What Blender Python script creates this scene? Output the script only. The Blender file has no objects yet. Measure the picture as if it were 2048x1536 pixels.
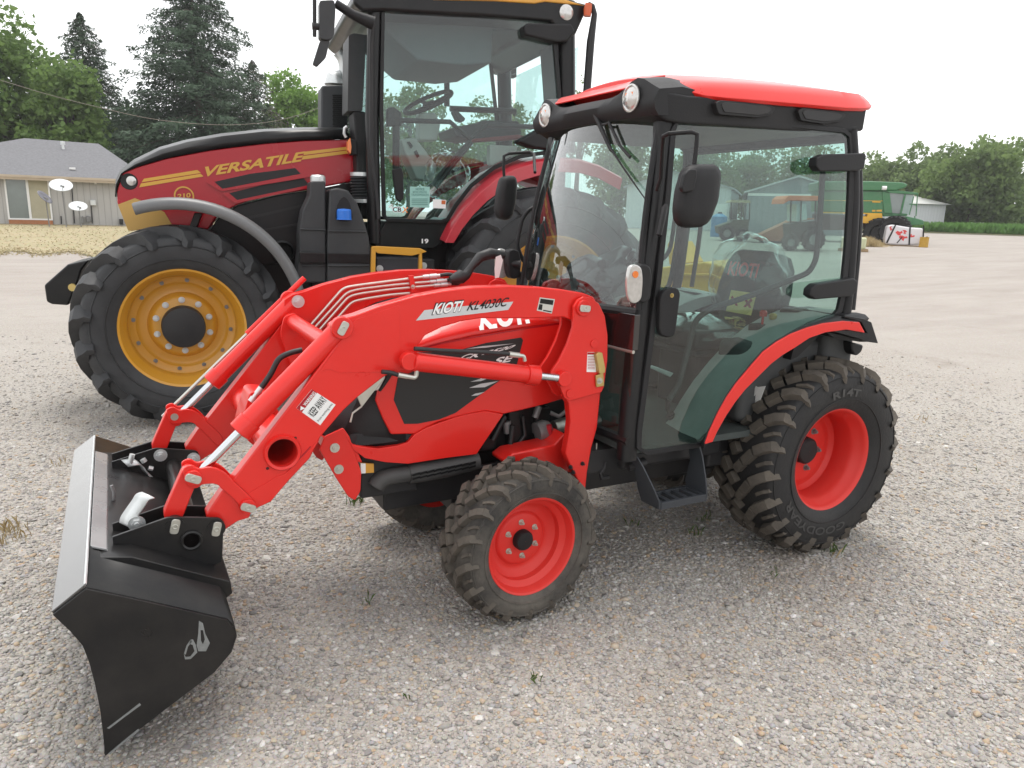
import bpy, bmesh, math, random
import numpy as np
from mathutils import Vector, Matrix
from mathutils.bvhtree import BVHTree
R = math.radians
rng = random.Random(7)
nrg = np.random.default_rng(7)
SC = bpy.context.scene
COL = SC.collection

# ------------------------------------------------------------------ camera (solved from the tractor's known dimensions)
CAM_F, CAM_YAW, CAM_PITCH, CAM_ROLL = 1481.6, -2.06339, 0.225266, 0.028785
CAM_O = np.array([3.1227, 3.0464, 1.6685])
def _cam_axes():
    cy, sy, cp, sp = math.cos(CAM_YAW), math.sin(CAM_YAW), math.cos(CAM_PITCH), math.sin(CAM_PITCH)
    f = np.array([cy*cp, sy*cp, -sp]); r = np.array([sy, -cy, 0.]); d = np.cross(f, r)
    c, s = math.cos(CAM_ROLL), math.sin(CAM_ROLL)
    return np.array([c*r - s*d, s*r + c*d, f])
CAM_R = _cam_axes()
cam = bpy.data.cameras.new('camera'); camo = bpy.data.objects.new('camera', cam); COL.objects.link(camo)
cam.sensor_width = 36; cam.lens = CAM_F/2048*36; cam.clip_start = .05; cam.clip_end = 3000
camo.matrix_world = Matrix(((CAM_R[0][0], -CAM_R[1][0], -CAM_R[2][0], CAM_O[0]),
                            (CAM_R[0][1], -CAM_R[1][1], -CAM_R[2][1], CAM_O[1]),
                            (CAM_R[0][2], -CAM_R[1][2], -CAM_R[2][2], CAM_O[2]), (0, 0, 0, 1)))
SC.camera = camo

# ------------------------------------------------------------------ sky, sun, exposure (bright hazy overcast)
SUN_EL, SUN_AZ = R(73), R(-108)          # azimuth of the sun in the xy plane
world = bpy.data.worlds.new('World'); SC.world = world; world.use_nodes = True
nt = world.node_tree; nt.nodes.clear()
sky = nt.nodes.new('ShaderNodeTexSky'); sky.sky_type = 'NISHITA'; sky.sun_disc = False
sky.sun_elevation = SUN_EL; sky.sun_rotation = R(90) - SUN_AZ
sky.air_density = 1.0; sky.dust_density = 1.6; sky.ozone_density = 1.0
hs = nt.nodes.new('ShaderNodeHueSaturation'); hs.inputs['Saturation'].default_value = .12
bg = nt.nodes.new('ShaderNodeBackground'); bg.inputs['Strength'].default_value = .15
wo = nt.nodes.new('ShaderNodeOutputWorld')
hz = nt.nodes.new('ShaderNodeMix'); hz.data_type = 'RGBA'; hz.inputs[0].default_value = .55      # thin high cloud evens the sky out
nt.links.new(sky.outputs[0], hs.inputs['Color']); nt.links.new(hs.outputs[0], hz.inputs[6]); hz.inputs[7].default_value = (11.0, 11.1, 11.2, 1); nt.links.new(hz.outputs[2], bg.inputs['Color']); nt.links.new(bg.outputs[0], wo.inputs['Surface'])
sun = bpy.data.lights.new('sun', 'SUN'); sun.energy = 1.7; sun.angle = R(26); sun.color = (1, .96, .9)
suno = bpy.data.objects.new('sun', sun); COL.objects.link(suno)
_sd = Vector((math.cos(SUN_EL)*math.cos(SUN_AZ), math.cos(SUN_EL)*math.sin(SUN_AZ), math.sin(SUN_EL)))
suno.rotation_euler = _sd.to_track_quat('Z', 'Y').to_euler()
SC.view_settings.view_transform = 'Standard'; SC.view_settings.look = 'None'
SC.view_settings.exposure = 0.37; SC.view_settings.gamma = 1
SC.cycles.max_bounces = 10; SC.cycles.transparent_max_bounces = 24; SC.cycles.glossy_bounces = 3; SC.cycles.diffuse_bounces = 3
SC.cycles.use_denoising = True
# ------------------------------------------------------------------ photo-to-plane measuring
def ray(u, v): return CAM_R.T @ np.array([(u-1024)/CAM_F, (v-768)/CAM_F, 1.])
def at(u, v, x=None, y=None, z=None):
    d = ray(u, v)
    i, val = (0, x) if x is not None else (1, y) if y is not None else (2, z)
    return CAM_O + d*((val-CAM_O[i])/d[i])
def at_plane(u, v, n, c):                 # n . P = c
    d = ray(u, v); n = np.array(n, float)
    return CAM_O + d*((c-n@CAM_O)/(n@d))
def at_depth(u, v, D):                    # horizontal distance D from the camera
    d = ray(u, v); return CAM_O + d*(D/math.hypot(d[0], d[1]))
def zoomed(o, s, pts): return [(o[0]+p[0]/s, o[1]+p[1]/s) for p in pts]
def xz(pts, y): return [(float(p[0]), float(p[2])) for p in (at(u, v, y=y) for u, v in pts)]

# ------------------------------------------------------------------ mesh building
class MB:
    def __init__(s): s.v = []; s.f = []
    def add(s, vs, fs):
        o = len(s.v); s.v.extend([tuple(float(c) for c in p) for p in vs]); s.f.extend([tuple(i+o for i in f) for f in fs]); return s
    def box(s, c, d, rot=None):
        vs = [Vector((sx*d[0]/2, sy*d[1]/2, sz*d[2]/2)) for sx in (-1, 1) for sy in (-1, 1) for sz in (-1, 1)]
        if rot is not None: vs = [rot @ v for v in vs]
        return s.add([v+Vector(c) for v in vs], [(0,1,3,2),(4,6,7,5),(0,4,5,1),(2,3,7,6),(0,2,6,4),(1,5,7,3)])
    def bx(s, x0, x1, y0, y1, z0, z1): return s.box(((x0+x1)/2, (y0+y1)/2, (z0+z1)/2), (x1-x0, y1-y0, z1-z0))
    def slab(s, pts, y0, y1, ax='y'):      # polygon in the other two axes, extruded along ax
        n = len(pts)
        m = {'y': lambda p, t: (p[0], t, p[1]), 'x': lambda p, t: (t, p[0], p[1]), 'z': lambda p, t: (p[0], p[1], t)}[ax]
        a = sum(pts[i][0]*pts[(i+1) % n][1]-pts[(i+1) % n][0]*pts[i][1] for i in range(n))
        vs = [m(p, y0) for p in pts]+[m(p, y1) for p in pts]
        fs = [tuple(range(n)), tuple(range(2*n-1, n-1, -1))]+[(i, i+n, (i+1) % n+n, (i+1) % n) for i in range(n)]
        if (a < 0) != ((ax == 'y') != (y1 < y0)): pass
        return s.add(vs, fs)
    def sheet(s, pts3, off):               # 3D polygon given thickness along vector off
        n = len(pts3); off = Vector(off); P = [Vector(p) for p in pts3]
        return s.add(P+[p+off for p in P], [tuple(range(n)), tuple(range(2*n-1, n-1, -1))]+[(i, i+n, (i+1) % n+n, (i+1) % n) for i in range(n)])
    def tube(s, path, r, n=10, cap=True, flat=1.0):
        P = [Vector(p) for p in path]; k = len(P); rs = r if isinstance(r, (list, tuple)) else [r]*k
        o = len(s.v); prev = None
        for i in range(k):
            t = (P[min(i+1, k-1)]-P[max(i-1, 0)]).normalized()
            if prev is None: a = t.orthogonal().normalized()
            else:
                a = prev-t*prev.dot(t); a = a.normalized() if a.length > 1e-6 else t.orthogonal().normalized()
            prev = a; b = t.cross(a)
            for j in range(n):
                g = 2*math.pi*j/n; s.v.append(tuple(P[i]+(a*math.cos(g)+b*math.sin(g)*flat)*rs[i]))
        for i in range(k-1):
            for j in range(n): s.f.append((o+i*n+j, o+i*n+(j+1) % n, o+(i+1)*n+(j+1) % n, o+(i+1)*n+j))
        if cap: s.f.append(tuple(o+j for j in range(n-1, -1, -1))); s.f.append(tuple(o+(k-1)*n+j for j in range(n)))
        return s
    def lathe(s, prof, c=(0, 0, 0), ax='y', n=48, close=False, a0=0, a1=2*math.pi):
        full = abs(a1-a0-2*math.pi) < 1e-6; m = n if full else n+1; o = len(s.v); k = len(prof)
        for i in range(m):
            g = a0+(a1-a0)*i/n; cg, sg = math.cos(g), math.sin(g)
            for r, h in prof:
                p = {'y': (r*cg, h, r*sg), 'z': (r*cg, r*sg, h), 'x': (h, r*cg, r*sg)}[ax]
                s.v.append((p[0]+c[0], p[1]+c[1], p[2]+c[2]))
        for i in range(n):
            for j in range(k if close else k-1):
                a, b = o+i*k, o+((i+1) % m)*k; s.f.append((a+j, a+(j+1) % k, b+(j+1) % k, b+j))
        return s
    def cyl(s, c, r, h, ax='y', n=20):
        s.lathe([(1e-4, -h/2), (r, -h/2), (r, h/2), (1e-4, h/2)], c, ax, n); return s
    def rod(s, a, b, r, n=14): return s.tube([a, b], r, n)
    def loft(s, secs, cap=True, ring=True):
        o = len(s.v); n = len(secs[0])
        for q in secs: s.v.extend([tuple(float(c) for c in p) for p in q])
        for i in range(len(secs)-1):
            for j in range(n if ring else n-1):
                s.f.append((o+i*n+j, o+i*n+(j+1) % n, o+(i+1)*n+(j+1) % n, o+(i+1)*n+j))
        if cap and ring: s.f.append(tuple(o+j for j in range(n-1, -1, -1))); s.f.append(tuple(o+(len(secs)-1)*n+j for j in range(n)))
        return s
    def mirror_y(s):
        m = MB(); m.v = [(x, -y, z) for x, y, z in s.v]; m.f = [tuple(reversed(f)) for f in s.f]; return m
    def tf(s, mat):
        s.v = [tuple(mat @ Vector(p)) for p in s.v]; return s
    def bvh(s): return BVHTree.FromPolygons([Vector(p) for p in s.v], s.f)
    def build(s, name, mat, parent=None, bevel=0, smooth=40, seg=2, loc=None, solid=0):
        me = bpy.data.meshes.new(name); me.from_pydata(s.v, [], s.f); me.validate(clean_customdata=False)
        b = bmesh.new(); b.from_mesh(me); bmesh.ops.recalc_face_normals(b, faces=b.faces); b.to_mesh(me); b.free()
        if smooth:
            for p in me.polygons: p.use_smooth = True
            me.set_sharp_from_angle(angle=R(smooth))
        o = bpy.data.objects.new(name, me); COL.objects.link(o)
        for m in (mat if isinstance(mat, (list, tuple)) else [mat]): me.materials.append(m)
        if parent is not None: o.parent = parent
        if loc is not None: o.location = loc
        if solid:
            q = o.modifiers.new('solid', 'SOLIDIFY'); q.thickness = solid; q.offset = 0
        if bevel:
            q = o.modifiers.new('bevel', 'BEVEL'); q.width = bevel; q.segments = seg; q.limit_method = 'ANGLE'; q.angle_limit = R(35)
            q.harden_normals = True
        return o
def rpath(pts, r, n=5):                    # polyline with rounded corners
    P = [Vector(p) for p in pts]; out = [P[0]]
    for i in range(1, len(P)-1):
        a, b, c = P[i-1], P[i], P[i+1]; d1 = (a-b); d2 = (c-b); q = min(r, d1.length*.45, d2.length*.45)
        s, e = b+d1.normalized()*q, b+d2.normalized()*q
        for k in range(n+1):
            t = k/n; out.append(s*(1-t)**2+b*2*t*(1-t)+e*t*t)
    out.append(P[-1]); return out
def rpoly(pts, r, n=4):                    # closed 2D polygon with rounded corners (r scalar or per-vertex)
    k = len(pts); out = []
    for i in range(k):
        a, b, c = (Vector((*pts[(i+j) % k], 0)) for j in (-1, 0, 1)); rr = r[i] if isinstance(r, (list, tuple)) else r
        d1, d2 = a-b, c-b; q = min(rr, d1.length*.45, d2.length*.45)
        if q < 1e-5: out.append((b.x, b.y)); continue
        s, e = b+d1.normalized()*q, b+d2.normalized()*q
        for j in range(n+1):
            t = j/n; p = s*(1-t)**2+b*2*t*(1-t)+e*t*t; out.append((p.x, p.y))
    return out
def smooth_closed(pts, m=4):               # Catmull-Rom through closed polygon
    k = len(pts); out = []
    P = [np.array(p, float) for p in pts]
    for i in range(k):
        a, b, c, d = P[i-1], P[i], P[(i+1) % k], P[(i+2) % k]
        for j in range(m):
            t = j/m; out.append(tuple(.5*((2*b)+(-a+c)*t+(2*a-5*b+4*c-d)*t*t+(-a+3*b-3*c+d)*t**3)))
    return out
def smooth_open(pts, m=5):
    P = [np.array(p, float) for p in pts]; P = [2*P[0]-P[1]]+P+[2*P[-1]-P[-2]]; out = []
    for i in range(1, len(P)-2):
        a, b, c, d = P[i-1], P[i], P[i+1], P[i+2]
        for j in range(m):
            t = j/m; out.append(tuple(.5*((2*b)+(-a+c)*t+(2*a-5*b+4*c-d)*t*t+(-a+3*b-3*c+d)*t**3)))
    out.append(tuple(P[-2])); return out

def empty(name, loc=(0, 0, 0), rz=0, parent=None):
    o = bpy.data.objects.new(name, None); COL.objects.link(o); o.location = loc; o.rotation_euler = (0, 0, rz); o.empty_display_size = .2
    if parent is not None: o.parent = parent
    return o
def tag(o, label=None, cat=None, group=None, kind=None):
    if label: o['label'] = label
    if cat: o['category'] = cat
    if group: o['group'] = group
    if kind: o['kind'] = kind
    return o
def copy_tree(o, parent=None):
    c = o.copy(); COL.objects.link(c)
    if parent is not None: c.parent = parent
    for ch in list(o.children): copy_tree(ch, c)
    return c

# ------------------------------------------------------------------ materials
def newmat(name):
    m = bpy.data.materials.new(name); m.use_nodes = True; t = m.node_tree
    return m, t, t.nodes['Principled BSDF'], t.nodes['Material Output']
def N(t, typ, **kw):
    n = t.nodes.new(typ)
    for k, v in kw.items():
        if k in n.inputs: n.inputs[k].default_value = v
        else: setattr(n, k, v)
    return n
def c4(c): return (c[0], c[1], c[2], 1)
def sock(node, name, typ='RGBA', out=False):
    for s in (node.outputs if out else node.inputs):
        if s.name == name and s.type == typ: return s
def mixc(t, fac, a, b, mode='MIX'):
    m = t.nodes.new('ShaderNodeMix'); m.data_type = 'RGBA'; m.blend_type = mode
    for s, v in ((sock(m, 'A'), a), (sock(m, 'B'), b), (sock(m, 'Factor', 'VALUE'), fac)):
        if hasattr(v, 'is_linked') or hasattr(v, 'links'): t.links.new(v, s)
        elif isinstance(v, (int, float)): s.default_value = v
        else: s.default_value = c4(v)
    return sock(m, 'Result', 'RGBA', True)
def ramp(t, src, a, b):
    r = t.nodes.new('ShaderNodeMapRange'); r.inputs['From Min'].default_value = a; r.inputs['From Max'].default_value = b
    t.links.new(src, r.inputs['Value']); return r.outputs['Result']
def pbr(name, col, rough=.5, metal=0, var=.12, scale=6, dust=0, dust_col=(.32, .28, .23), dust_scale=3, bump=0, bump_scale=60, coat=0, spec=.5, rvar=.08):
    m, t, b, out = newmat(name)
    tc = N(t, 'ShaderNodeTexCoord'); nz = N(t, 'ShaderNodeTexNoise', Scale=scale, Detail=5.0, Roughness=.6)
    t.links.new(tc.outputs['Object'], nz.inputs['Vector'])
    lo = tuple(c*(1-var) for c in col); hi = tuple(min(1, c*(1+var)) for c in col)
    c = mixc(t, nz.outputs['Fac'], lo, hi)
    if dust:
        n2 = N(t, 'ShaderNodeTexNoise', Scale=dust_scale, Detail=8.0, Roughness=.7); t.links.new(tc.outputs['Object'], n2.inputs['Vector'])
        mu = N(t, 'ShaderNodeMath', operation='MULTIPLY'); t.links.new(ramp(t, n2.outputs['Fac'], .35, .75), mu.inputs[0]); mu.inputs[1].default_value = dust
        c = mixc(t, mu.outputs[0], c, dust_col)
    t.links.new(c, b.inputs['Base Color']); b.inputs['Metallic'].default_value = metal
    rr = N(t, 'ShaderNodeMapRange'); rr.inputs['To Min'].default_value = max(.02, rough-rvar); rr.inputs['To Max'].default_value = min(1, rough+rvar)
    t.links.new(nz.outputs['Fac'], rr.inputs['Value']); t.links.new(rr.outputs['Result'], b.inputs['Roughness'])
    b.inputs['Coat Weight'].default_value = coat; b.inputs['Coat Roughness'].default_value = .06; b.inputs['Specular IOR Level'].default_value = spec
    if bump:
        n3 = N(t, 'ShaderNodeTexNoise', Scale=bump_scale, Detail=4.0); t.links.new(tc.outputs['Object'], n3.inputs['Vector'])
        bp = N(t, 'ShaderNodeBump', Strength=bump, Distance=.01); t.links.new(n3.outputs['Fac'], bp.inputs['Height']); t.links.new(bp.outputs['Normal'], b.inputs['Normal'])
    return m
def glass(name, tint=(.72, .82, .8), refl=1.0, dirt=.03, ior=1.5):
    m, t, b, out = newmat(name); t.nodes.remove(b)
    fr = N(t, 'ShaderNodeFresnel'); gb = N(t, 'ShaderNodeNewGeometry'); mr = N(t, 'ShaderNodeMapRange'); mr.inputs['To Min'].default_value = ior; mr.inputs['To Max'].default_value = 1/ior; t.links.new(gb.outputs['Backfacing'], mr.inputs['Value']); t.links.new(mr.outputs[0], fr.inputs['IOR']); tr = N(t, 'ShaderNodeBsdfTransparent', Color=c4(tint)); gl = N(t, 'ShaderNodeBsdfGlossy', Color=(1, 1, 1, 1), Roughness=.012)
    df = N(t, 'ShaderNodeBsdfDiffuse', Color=(.55, .55, .5, 1)); mx0 = N(t, 'ShaderNodeMixShader', Fac=dirt)
    mu = N(t, 'ShaderNodeMath', operation='MULTIPLY'); mu.use_clamp = True; t.links.new(fr.outputs[0], mu.inputs[0]); mu.inputs[1].default_value = 1.7*refl
    tc = N(t, 'ShaderNodeTexCoord'); nz = N(t, 'ShaderNodeTexNoise', Scale=5.0, Detail=6.0, Roughness=.7); t.links.new(tc.outputs['Object'], nz.inputs['Vector'])
    dm = N(t, 'ShaderNodeMath', operation='MULTIPLY'); t.links.new(ramp(t, nz.outputs['Fac'], .4, .8), dm.inputs[0]); dm.inputs[1].default_value = dirt*3; t.links.new(dm.outputs[0], mx0.inputs['Fac'])
    mx = N(t, 'ShaderNodeMixShader')
    t.links.new(tr.outputs[0], mx0.inputs[1]); t.links.new(df.outputs[0], mx0.inputs[2])
    t.links.new(mu.outputs[0], mx.inputs['Fac']); t.links.new(mx0.outputs[0], mx.inputs[1]); t.links.new(gl.outputs[0], mx.inputs[2]); t.links.new(mx.outputs[0], out.inputs['Surface'])
    return m
def foliage(name, lo, hi, trans=.35):
    m, t, b, out = newmat(name)
    g = N(t, 'ShaderNodeNewGeometry'); tc = N(t, 'ShaderNodeTexCoord'); nz = N(t, 'ShaderNodeTexNoise', Scale=.55, Detail=3.0); t.links.new(tc.outputs['Object'], nz.inputs['Vector'])
    a = mixc(t, g.outputs['Random Per Island'], lo, hi); a2 = mixc(t, ramp(t, nz.outputs['Fac'], .3, .7), a, tuple(c*1.3 for c in hi)); c = mixc(t, .5, a, a2)
    b.inputs['Roughness'].default_value = .65; b.inputs['Specular IOR Level'].default_value = .25; t.links.new(c, b.inputs['Base Color'])
    tl = N(t, 'ShaderNodeBsdfTranslucent'); t.links.new(c, tl.inputs['Color']); mx = N(t, 'ShaderNodeMixShader', Fac=trans)
    t.links.new(b.outputs[0], mx.inputs[1]); t.links.new(tl.outputs[0], mx.inputs[2]); t.links.new(mx.outputs[0], out.inputs['Surface'])
    return m
M = {}
M['red'] = pbr('orange_red_paint', (.70, .017, .012), .30, var=.06, coat=.30, dust=.03, spec=.35)
M['rimred'] = pbr('red_rim_paint', (.66, .024, .018), .45, var=.06, dust=.10, spec=.35)
M['crimson'] = pbr('crimson_paint', (.37, .004, .013), .25, var=.06, coat=.25, dust=.02, spec=.35)
M['yellow'] = pbr('amber_yellow_paint', (.60, .290, .022), .38, var=.07, coat=.25, dust=.10)
M['gold'] = pbr('gold_decal', (.60, .33, .045), .4, var=.04)
M['tan'] = pbr('tan_gold_panel', (.50, .30, .075), .4, var=.06)
M['black'] = pbr('black_paint', (.008, .008, .009), .32, var=.3, dust=.02, bump=.05, bump_scale=25, spec=.3)
M['bucket'] = pbr('black_bucket_paint', (.008, .008, .009), .30, var=.3, dust=.05, dust_scale=7, bump=.10, bump_scale=8, spec=.36)
M['lip'] = pbr('glossy_black_lip', (.02, .02, .021), .22, var=.3, coat=.9, dust=.08, bump=.05, bump_scale=14, spec=.8)
M['plastic'] = pbr('black_plastic', (.013, .013, .0145), .5, var=.2, bump=.12, bump_scale=180, dust=.02, spec=.28)
M['greyplastic'] = pbr('dark_grey_plastic', (.036, .038, .041), .48, var=.15, bump=.1, bump_scale=160, dust=.04, spec=.3)
M['charcoal'] = pbr('charcoal_metal', (.020, .020, .022), .45, var=.2, dust=.05, spec=.3)
M['rubber'] = pbr('tyre_rubber', (.014, .014, .015), .58, var=.25, scale=14, bump=.2, bump_scale=70, spec=.35, dust=.14, dust_col=(.11, .10, .09), dust_scale=4)
M['dustyrubber'] = pbr('dusty_tyre_rubber', (.030, .028, .026), .82, var=.35, scale=20, bump=.3, bump_scale=90, dust=.75, dust_col=(.17, .15, .125), dust_scale=5)
M['lugmud'] = pbr('worn_lug_rubber', (.07, .06, .05), .85, var=.3, scale=25, bump=.3, bump_scale=80, dust=.5, dust_col=(.16, .135, .105), dust_scale=9)
M['bigrubber'] = pbr('big_tyre_rubber', (.030, .031, .033), .55, var=.25, scale=8, bump=.15, bump_scale=40, dust=.22, dust_col=(.13, .13, .135), dust_scale=3, spec=.35)
M['chrome'] = pbr('polished_rod', (.62, .64, .66), .16, metal=1, var=.05)
M['zinc'] = pbr('zinc_plated_steel', (.55, .55, .50), .34, metal=.85, var=.12, scale=30)
M['hole'] = pbr('unlit_bore', (.006, .005, .005), 1.0, var=.1, spec=0)
M['slate'] = pbr('slate_step_plastic', (.045, .049, .056), .5, var=.15, spec=.3)
M['galv'] = pbr('galvanised_handle', (.62, .64, .64), .38, metal=.6, var=.1, scale=20)
M['white'] = pbr('white_vinyl', (.78, .78, .77), .45, var=.03)
M['silver'] = pbr('silver_decal', (.52, .53, .54), .4, var=.05)
M['brass'] = pbr('brass_yellow_zinc', (.55, .42, .16), .35, metal=.8, var=.1)
M['orange'] = pbr('orange_lens', (.8, .2, .03), .2, var=.05, coat=.5)
M['redlens'] = pbr('red_lens', (.5, .02, .02), .2, var=.05, coat=.5)
M['lens'] = pbr('clear_lamp_lens', (.55, .54, .52), .15, metal=.55, var=.3, scale=60, coat=1)
M['blue'] = pbr('blue_cap', (.02, .16, .62), .4, var=.08)
M['cable'] = pbr('black_hose', (.014, .014, .015), .5, var=.2)
M['glass'] = glass('tinted_cab_glass', (.56, .725, .68), .95, .012)
M['wglass'] = glass('windscreen_glass', (.72, .84, .82), 1.35, .010)
M['bigglass'] = glass('big_cab_glass', (.66, .82, .80), .85, .012)
M['film'] = glass('loose_clear_plastic', (.93, .95, .95), 1.3, .03, 1.4)
M['cream'] = pbr('cream_trim', (.55, .54, .50), .6, var=.08)
M['seat'] = pbr('dark_seat_vinyl', (.02, .021, .024), .55, var=.2)
M['darkgrey'] = pbr('cab_interior', (.055, .057, .058), .7, var=.15)
M['floor'] = pbr('cab_floor_rubber', (.05, .06, .058), .8, var=.3, scale=30, bump=.2)
M['steel'] = pbr('cast_steel', (.22, .22, .22), .5, metal=.4, var=.2)

# ------------------------------------------------------------------ lettering
_TXT = {}
def glyphs(s, bold):
    k = (s, bold)
    if k not in _TXT:
        cu = bpy.data.curves.new('lettering', 'FONT'); cu.body = s; cu.offset = bold; cu.resolution_u = 4
        o = bpy.data.objects.new('lettering', cu); COL.objects.link(o); bpy.context.view_layer.update()
        me = bpy.data.meshes.new_from_object(o.evaluated_get(bpy.context.evaluated_depsgraph_get()))
        v = np.array([tuple(q.co) for q in me.vertices]); f = [tuple(p.vertices) for p in me.polygons]
        bpy.data.objects.remove(o); bpy.data.curves.remove(cu); bpy.data.meshes.remove(me)
        lo, hi = v.min(0), v.max(0); v = (v-lo)/np.maximum(hi-lo, 1e-6); _TXT[k] = (v, f)
    return _TXT[k]
for _s, _b in (('KIOTI', .03), ('KIOTI', .055), ('KL4030C', .012), ('VERSATILE', .03), ('210', .02), ('CK', .03), ('3520', .03), ('SE', .03), ('HST', .03), ('CBX', .02), ('CB', .02), ('X', .02), ('WARNING', .02), ('KEEP AWAY', .01),
               ('from working area', 0), ('NOTICE', .02), ('R14T', .03), ('GOOD', .03), ('19', .03), ('BEFORE OPERATING', 0), ('TRANSMISSION', 0)): glyphs(_s, _b)
def text(mb, s, corners, bold=.02, shear=0, off=.0015, proj=None):
    """letters of s filling the quad corners = bottom-left, bottom-right, top-left (3D)."""
    v, f = glyphs(s, bold); a, b, c = (Vector(p) for p in corners); n = (b-a).cross(c-a).normalized()
    out = []
    for x, y, _ in v:
        p = a+(b-a)*(x+shear*y)+(c-a)*y
        if proj: p = proj(p)
        out.append(p+n*off)
    mb.add(out, f); return mb
# ------------------------------------------------------------------ ground
def hgt(x, y):
    d = np.hypot(np.asarray(x)-2.6, np.asarray(y)-1.0); t = np.clip((d-11)/36, 0, 1); e = np.clip((d-47)/40, 0, 1); return .58*t*t*(3-2*t)+.5*e*e*(3-2*e)
def on_ground(u, v, D):
    p = at_depth(u, v, D); return Vector((p[0], p[1], float(hgt(p[0], p[1]))))
def gravel_mat():
    m, t, b, out = newmat('gravel_yard')
    tc = N(t, 'ShaderNodeTexCoord')
    def vor(scale): 
        v = N(t, 'ShaderNodeTexVoronoi', Scale=scale); t.links.new(tc.outputs['Object'], v.inputs['Vector']); return v
    v1, v2 = vor(95), vor(40)
    sp = N(t, 'ShaderNodeSeparateColor'); t.links.new(v1.outputs['Color'], sp.inputs[0])
    cr = N(t, 'ShaderNodeValToRGB'); e = cr.color_ramp.elements
    e[0].position = 0; e[0].color = (.26, .24, .217, 1); e[1].position = 1; e[1].color = (.44, .415, .38, 1)
    for p, c in ((.25, (.31, .287, .26)), (.5, (.35, .322, .292)), (.7, (.37, .325, .27)), (.85, (.40, .38, .355))):
        q = e.new(p); q.color = c4(c)
    t.links.new(sp.outputs[0], cr.inputs[0])
    fine = N(t, 'ShaderNodeTexNoise', Scale=260.0, Detail=4.0); t.links.new(tc.outputs['Object'], fine.inputs['Vector'])
    c = mixc(t, .35, cr.outputs[0], fine.outputs['Color'], 'OVERLAY')
    # broad patches: pale dust, tyre-worn streaks, brown damp dirt
    big = N(t, 'ShaderNodeTexNoise', Scale=.55, Detail=6.0, Roughness=.6); t.links.new(tc.outputs['Object'], big.inputs['Vector'])
    c = mixc(t, ramp(t, big.outputs['Fac'], .42, .72), c, mixc(t, .6, c, (.40, .375, .345)))
    b2 = N(t, 'ShaderNodeTexNoise', Scale=1.1, Detail=5.0, Roughness=.65); mp = N(t, 'ShaderNodeMapping'); mp.inputs['Location'].default_value = (7.3, 2.2, 0)
    t.links.new(tc.outputs['Object'], mp.inputs[0]); t.links.new(mp.outputs[0], b2.inputs['Vector'])
    c = mixc(t, ramp(t, b2.outputs['Fac'], .55, .75), c, mixc(t, .55, c, (.19, .155, .125)))
    # towards the back the stones give way to packed pale dirt road
    ln = N(t, 'ShaderNodeVectorMath', operation='DISTANCE'); t.links.new(tc.outputs['Object'], ln.inputs[0]); ln.inputs[1].default_value = (2.6, 1, 0)
    st = N(t, 'ShaderNodeTexNoise', Scale=.9, Detail=7.0, Roughness=.65); mp2 = N(t, 'ShaderNodeMapping'); mp2.inputs['Scale'].default_value = (.35, 1.6, 1); mp2.inputs['Rotation'].default_value = (0, 0, .35)
    t.links.new(tc.outputs['Object'], mp2.inputs[0]); t.links.new(mp2.outputs[0], st.inputs['Vector'])
    road = mixc(t, ramp(t, st.outputs['Fac'], .3, .7), (.28, .245, .222), (.39, .35, .32))
    gn = N(t, 'ShaderNodeTexNoise', Scale=38.0, Detail=6.0, Roughness=.75); t.links.new(tc.outputs['Object'], gn.inputs['Vector'])
    road = mixc(t, .6, road, gn.outputs['Color'], 'OVERLAY'); road = mixc(t, .35, road, c)
    zn = N(t, 'ShaderNodeTexNoise', Scale=.45, Detail=6.0, Roughness=.65); t.links.new(tc.outputs['Object'], zn.inputs['Vector'])
    za = N(t, 'ShaderNodeMath', operation='MULTIPLY_ADD'); t.links.new(zn.outputs['Fac'], za.inputs[0]); za.inputs[1].default_value = 9.0; t.links.new(ln.outputs['Value'], za.inputs[2]); zone = ramp(t, za.outputs[0], 10.5, 19)
    sx = N(t, 'ShaderNodeSeparateXYZ'); t.links.new(tc.outputs['Object'], sx.inputs[0])
    c = mixc(t, zone, c, road)
    t.links.new(c, b.inputs['Base Color']); b.inputs['Roughness'].default_value = .9; b.inputs['Specular IOR Level'].default_value = .2
    mx = N(t, 'ShaderNodeMath', operation='ADD'); t.links.new(v1.outputs['Distance'], mx.inputs[0]); t.links.new(v2.outputs['Distance'], mx.inputs[1])
    bp = N(t, 'ShaderNodeBump', Strength=.5, Distance=.009); bp.invert = True; t.links.new(mx.outputs[0], bp.inputs['Height']); t.links.new(bp.outputs['Normal'], b.inputs['Normal'])
    return m
M['gravel'] = gravel_mat()
g = MB(); rr = [0]+list(np.geomspace(1.2, 1800, 46)); na = 96
for r in rr:
    for k in range(na):
        a = 2*math.pi*k/na; x, y = 2.6+r*math.cos(a), 1+r*math.sin(a); g.v.append((x, y, float(hgt(x, y))))
for i in range(len(rr)-1):
    for k in range(na): g.f.append((i*na+k, i*na+(k+1) % na, (i+1)*na+(k+1) % na, (i+1)*na+k))
tag(g.build('ground', M['gravel'], smooth=180), kind='structure')

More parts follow.
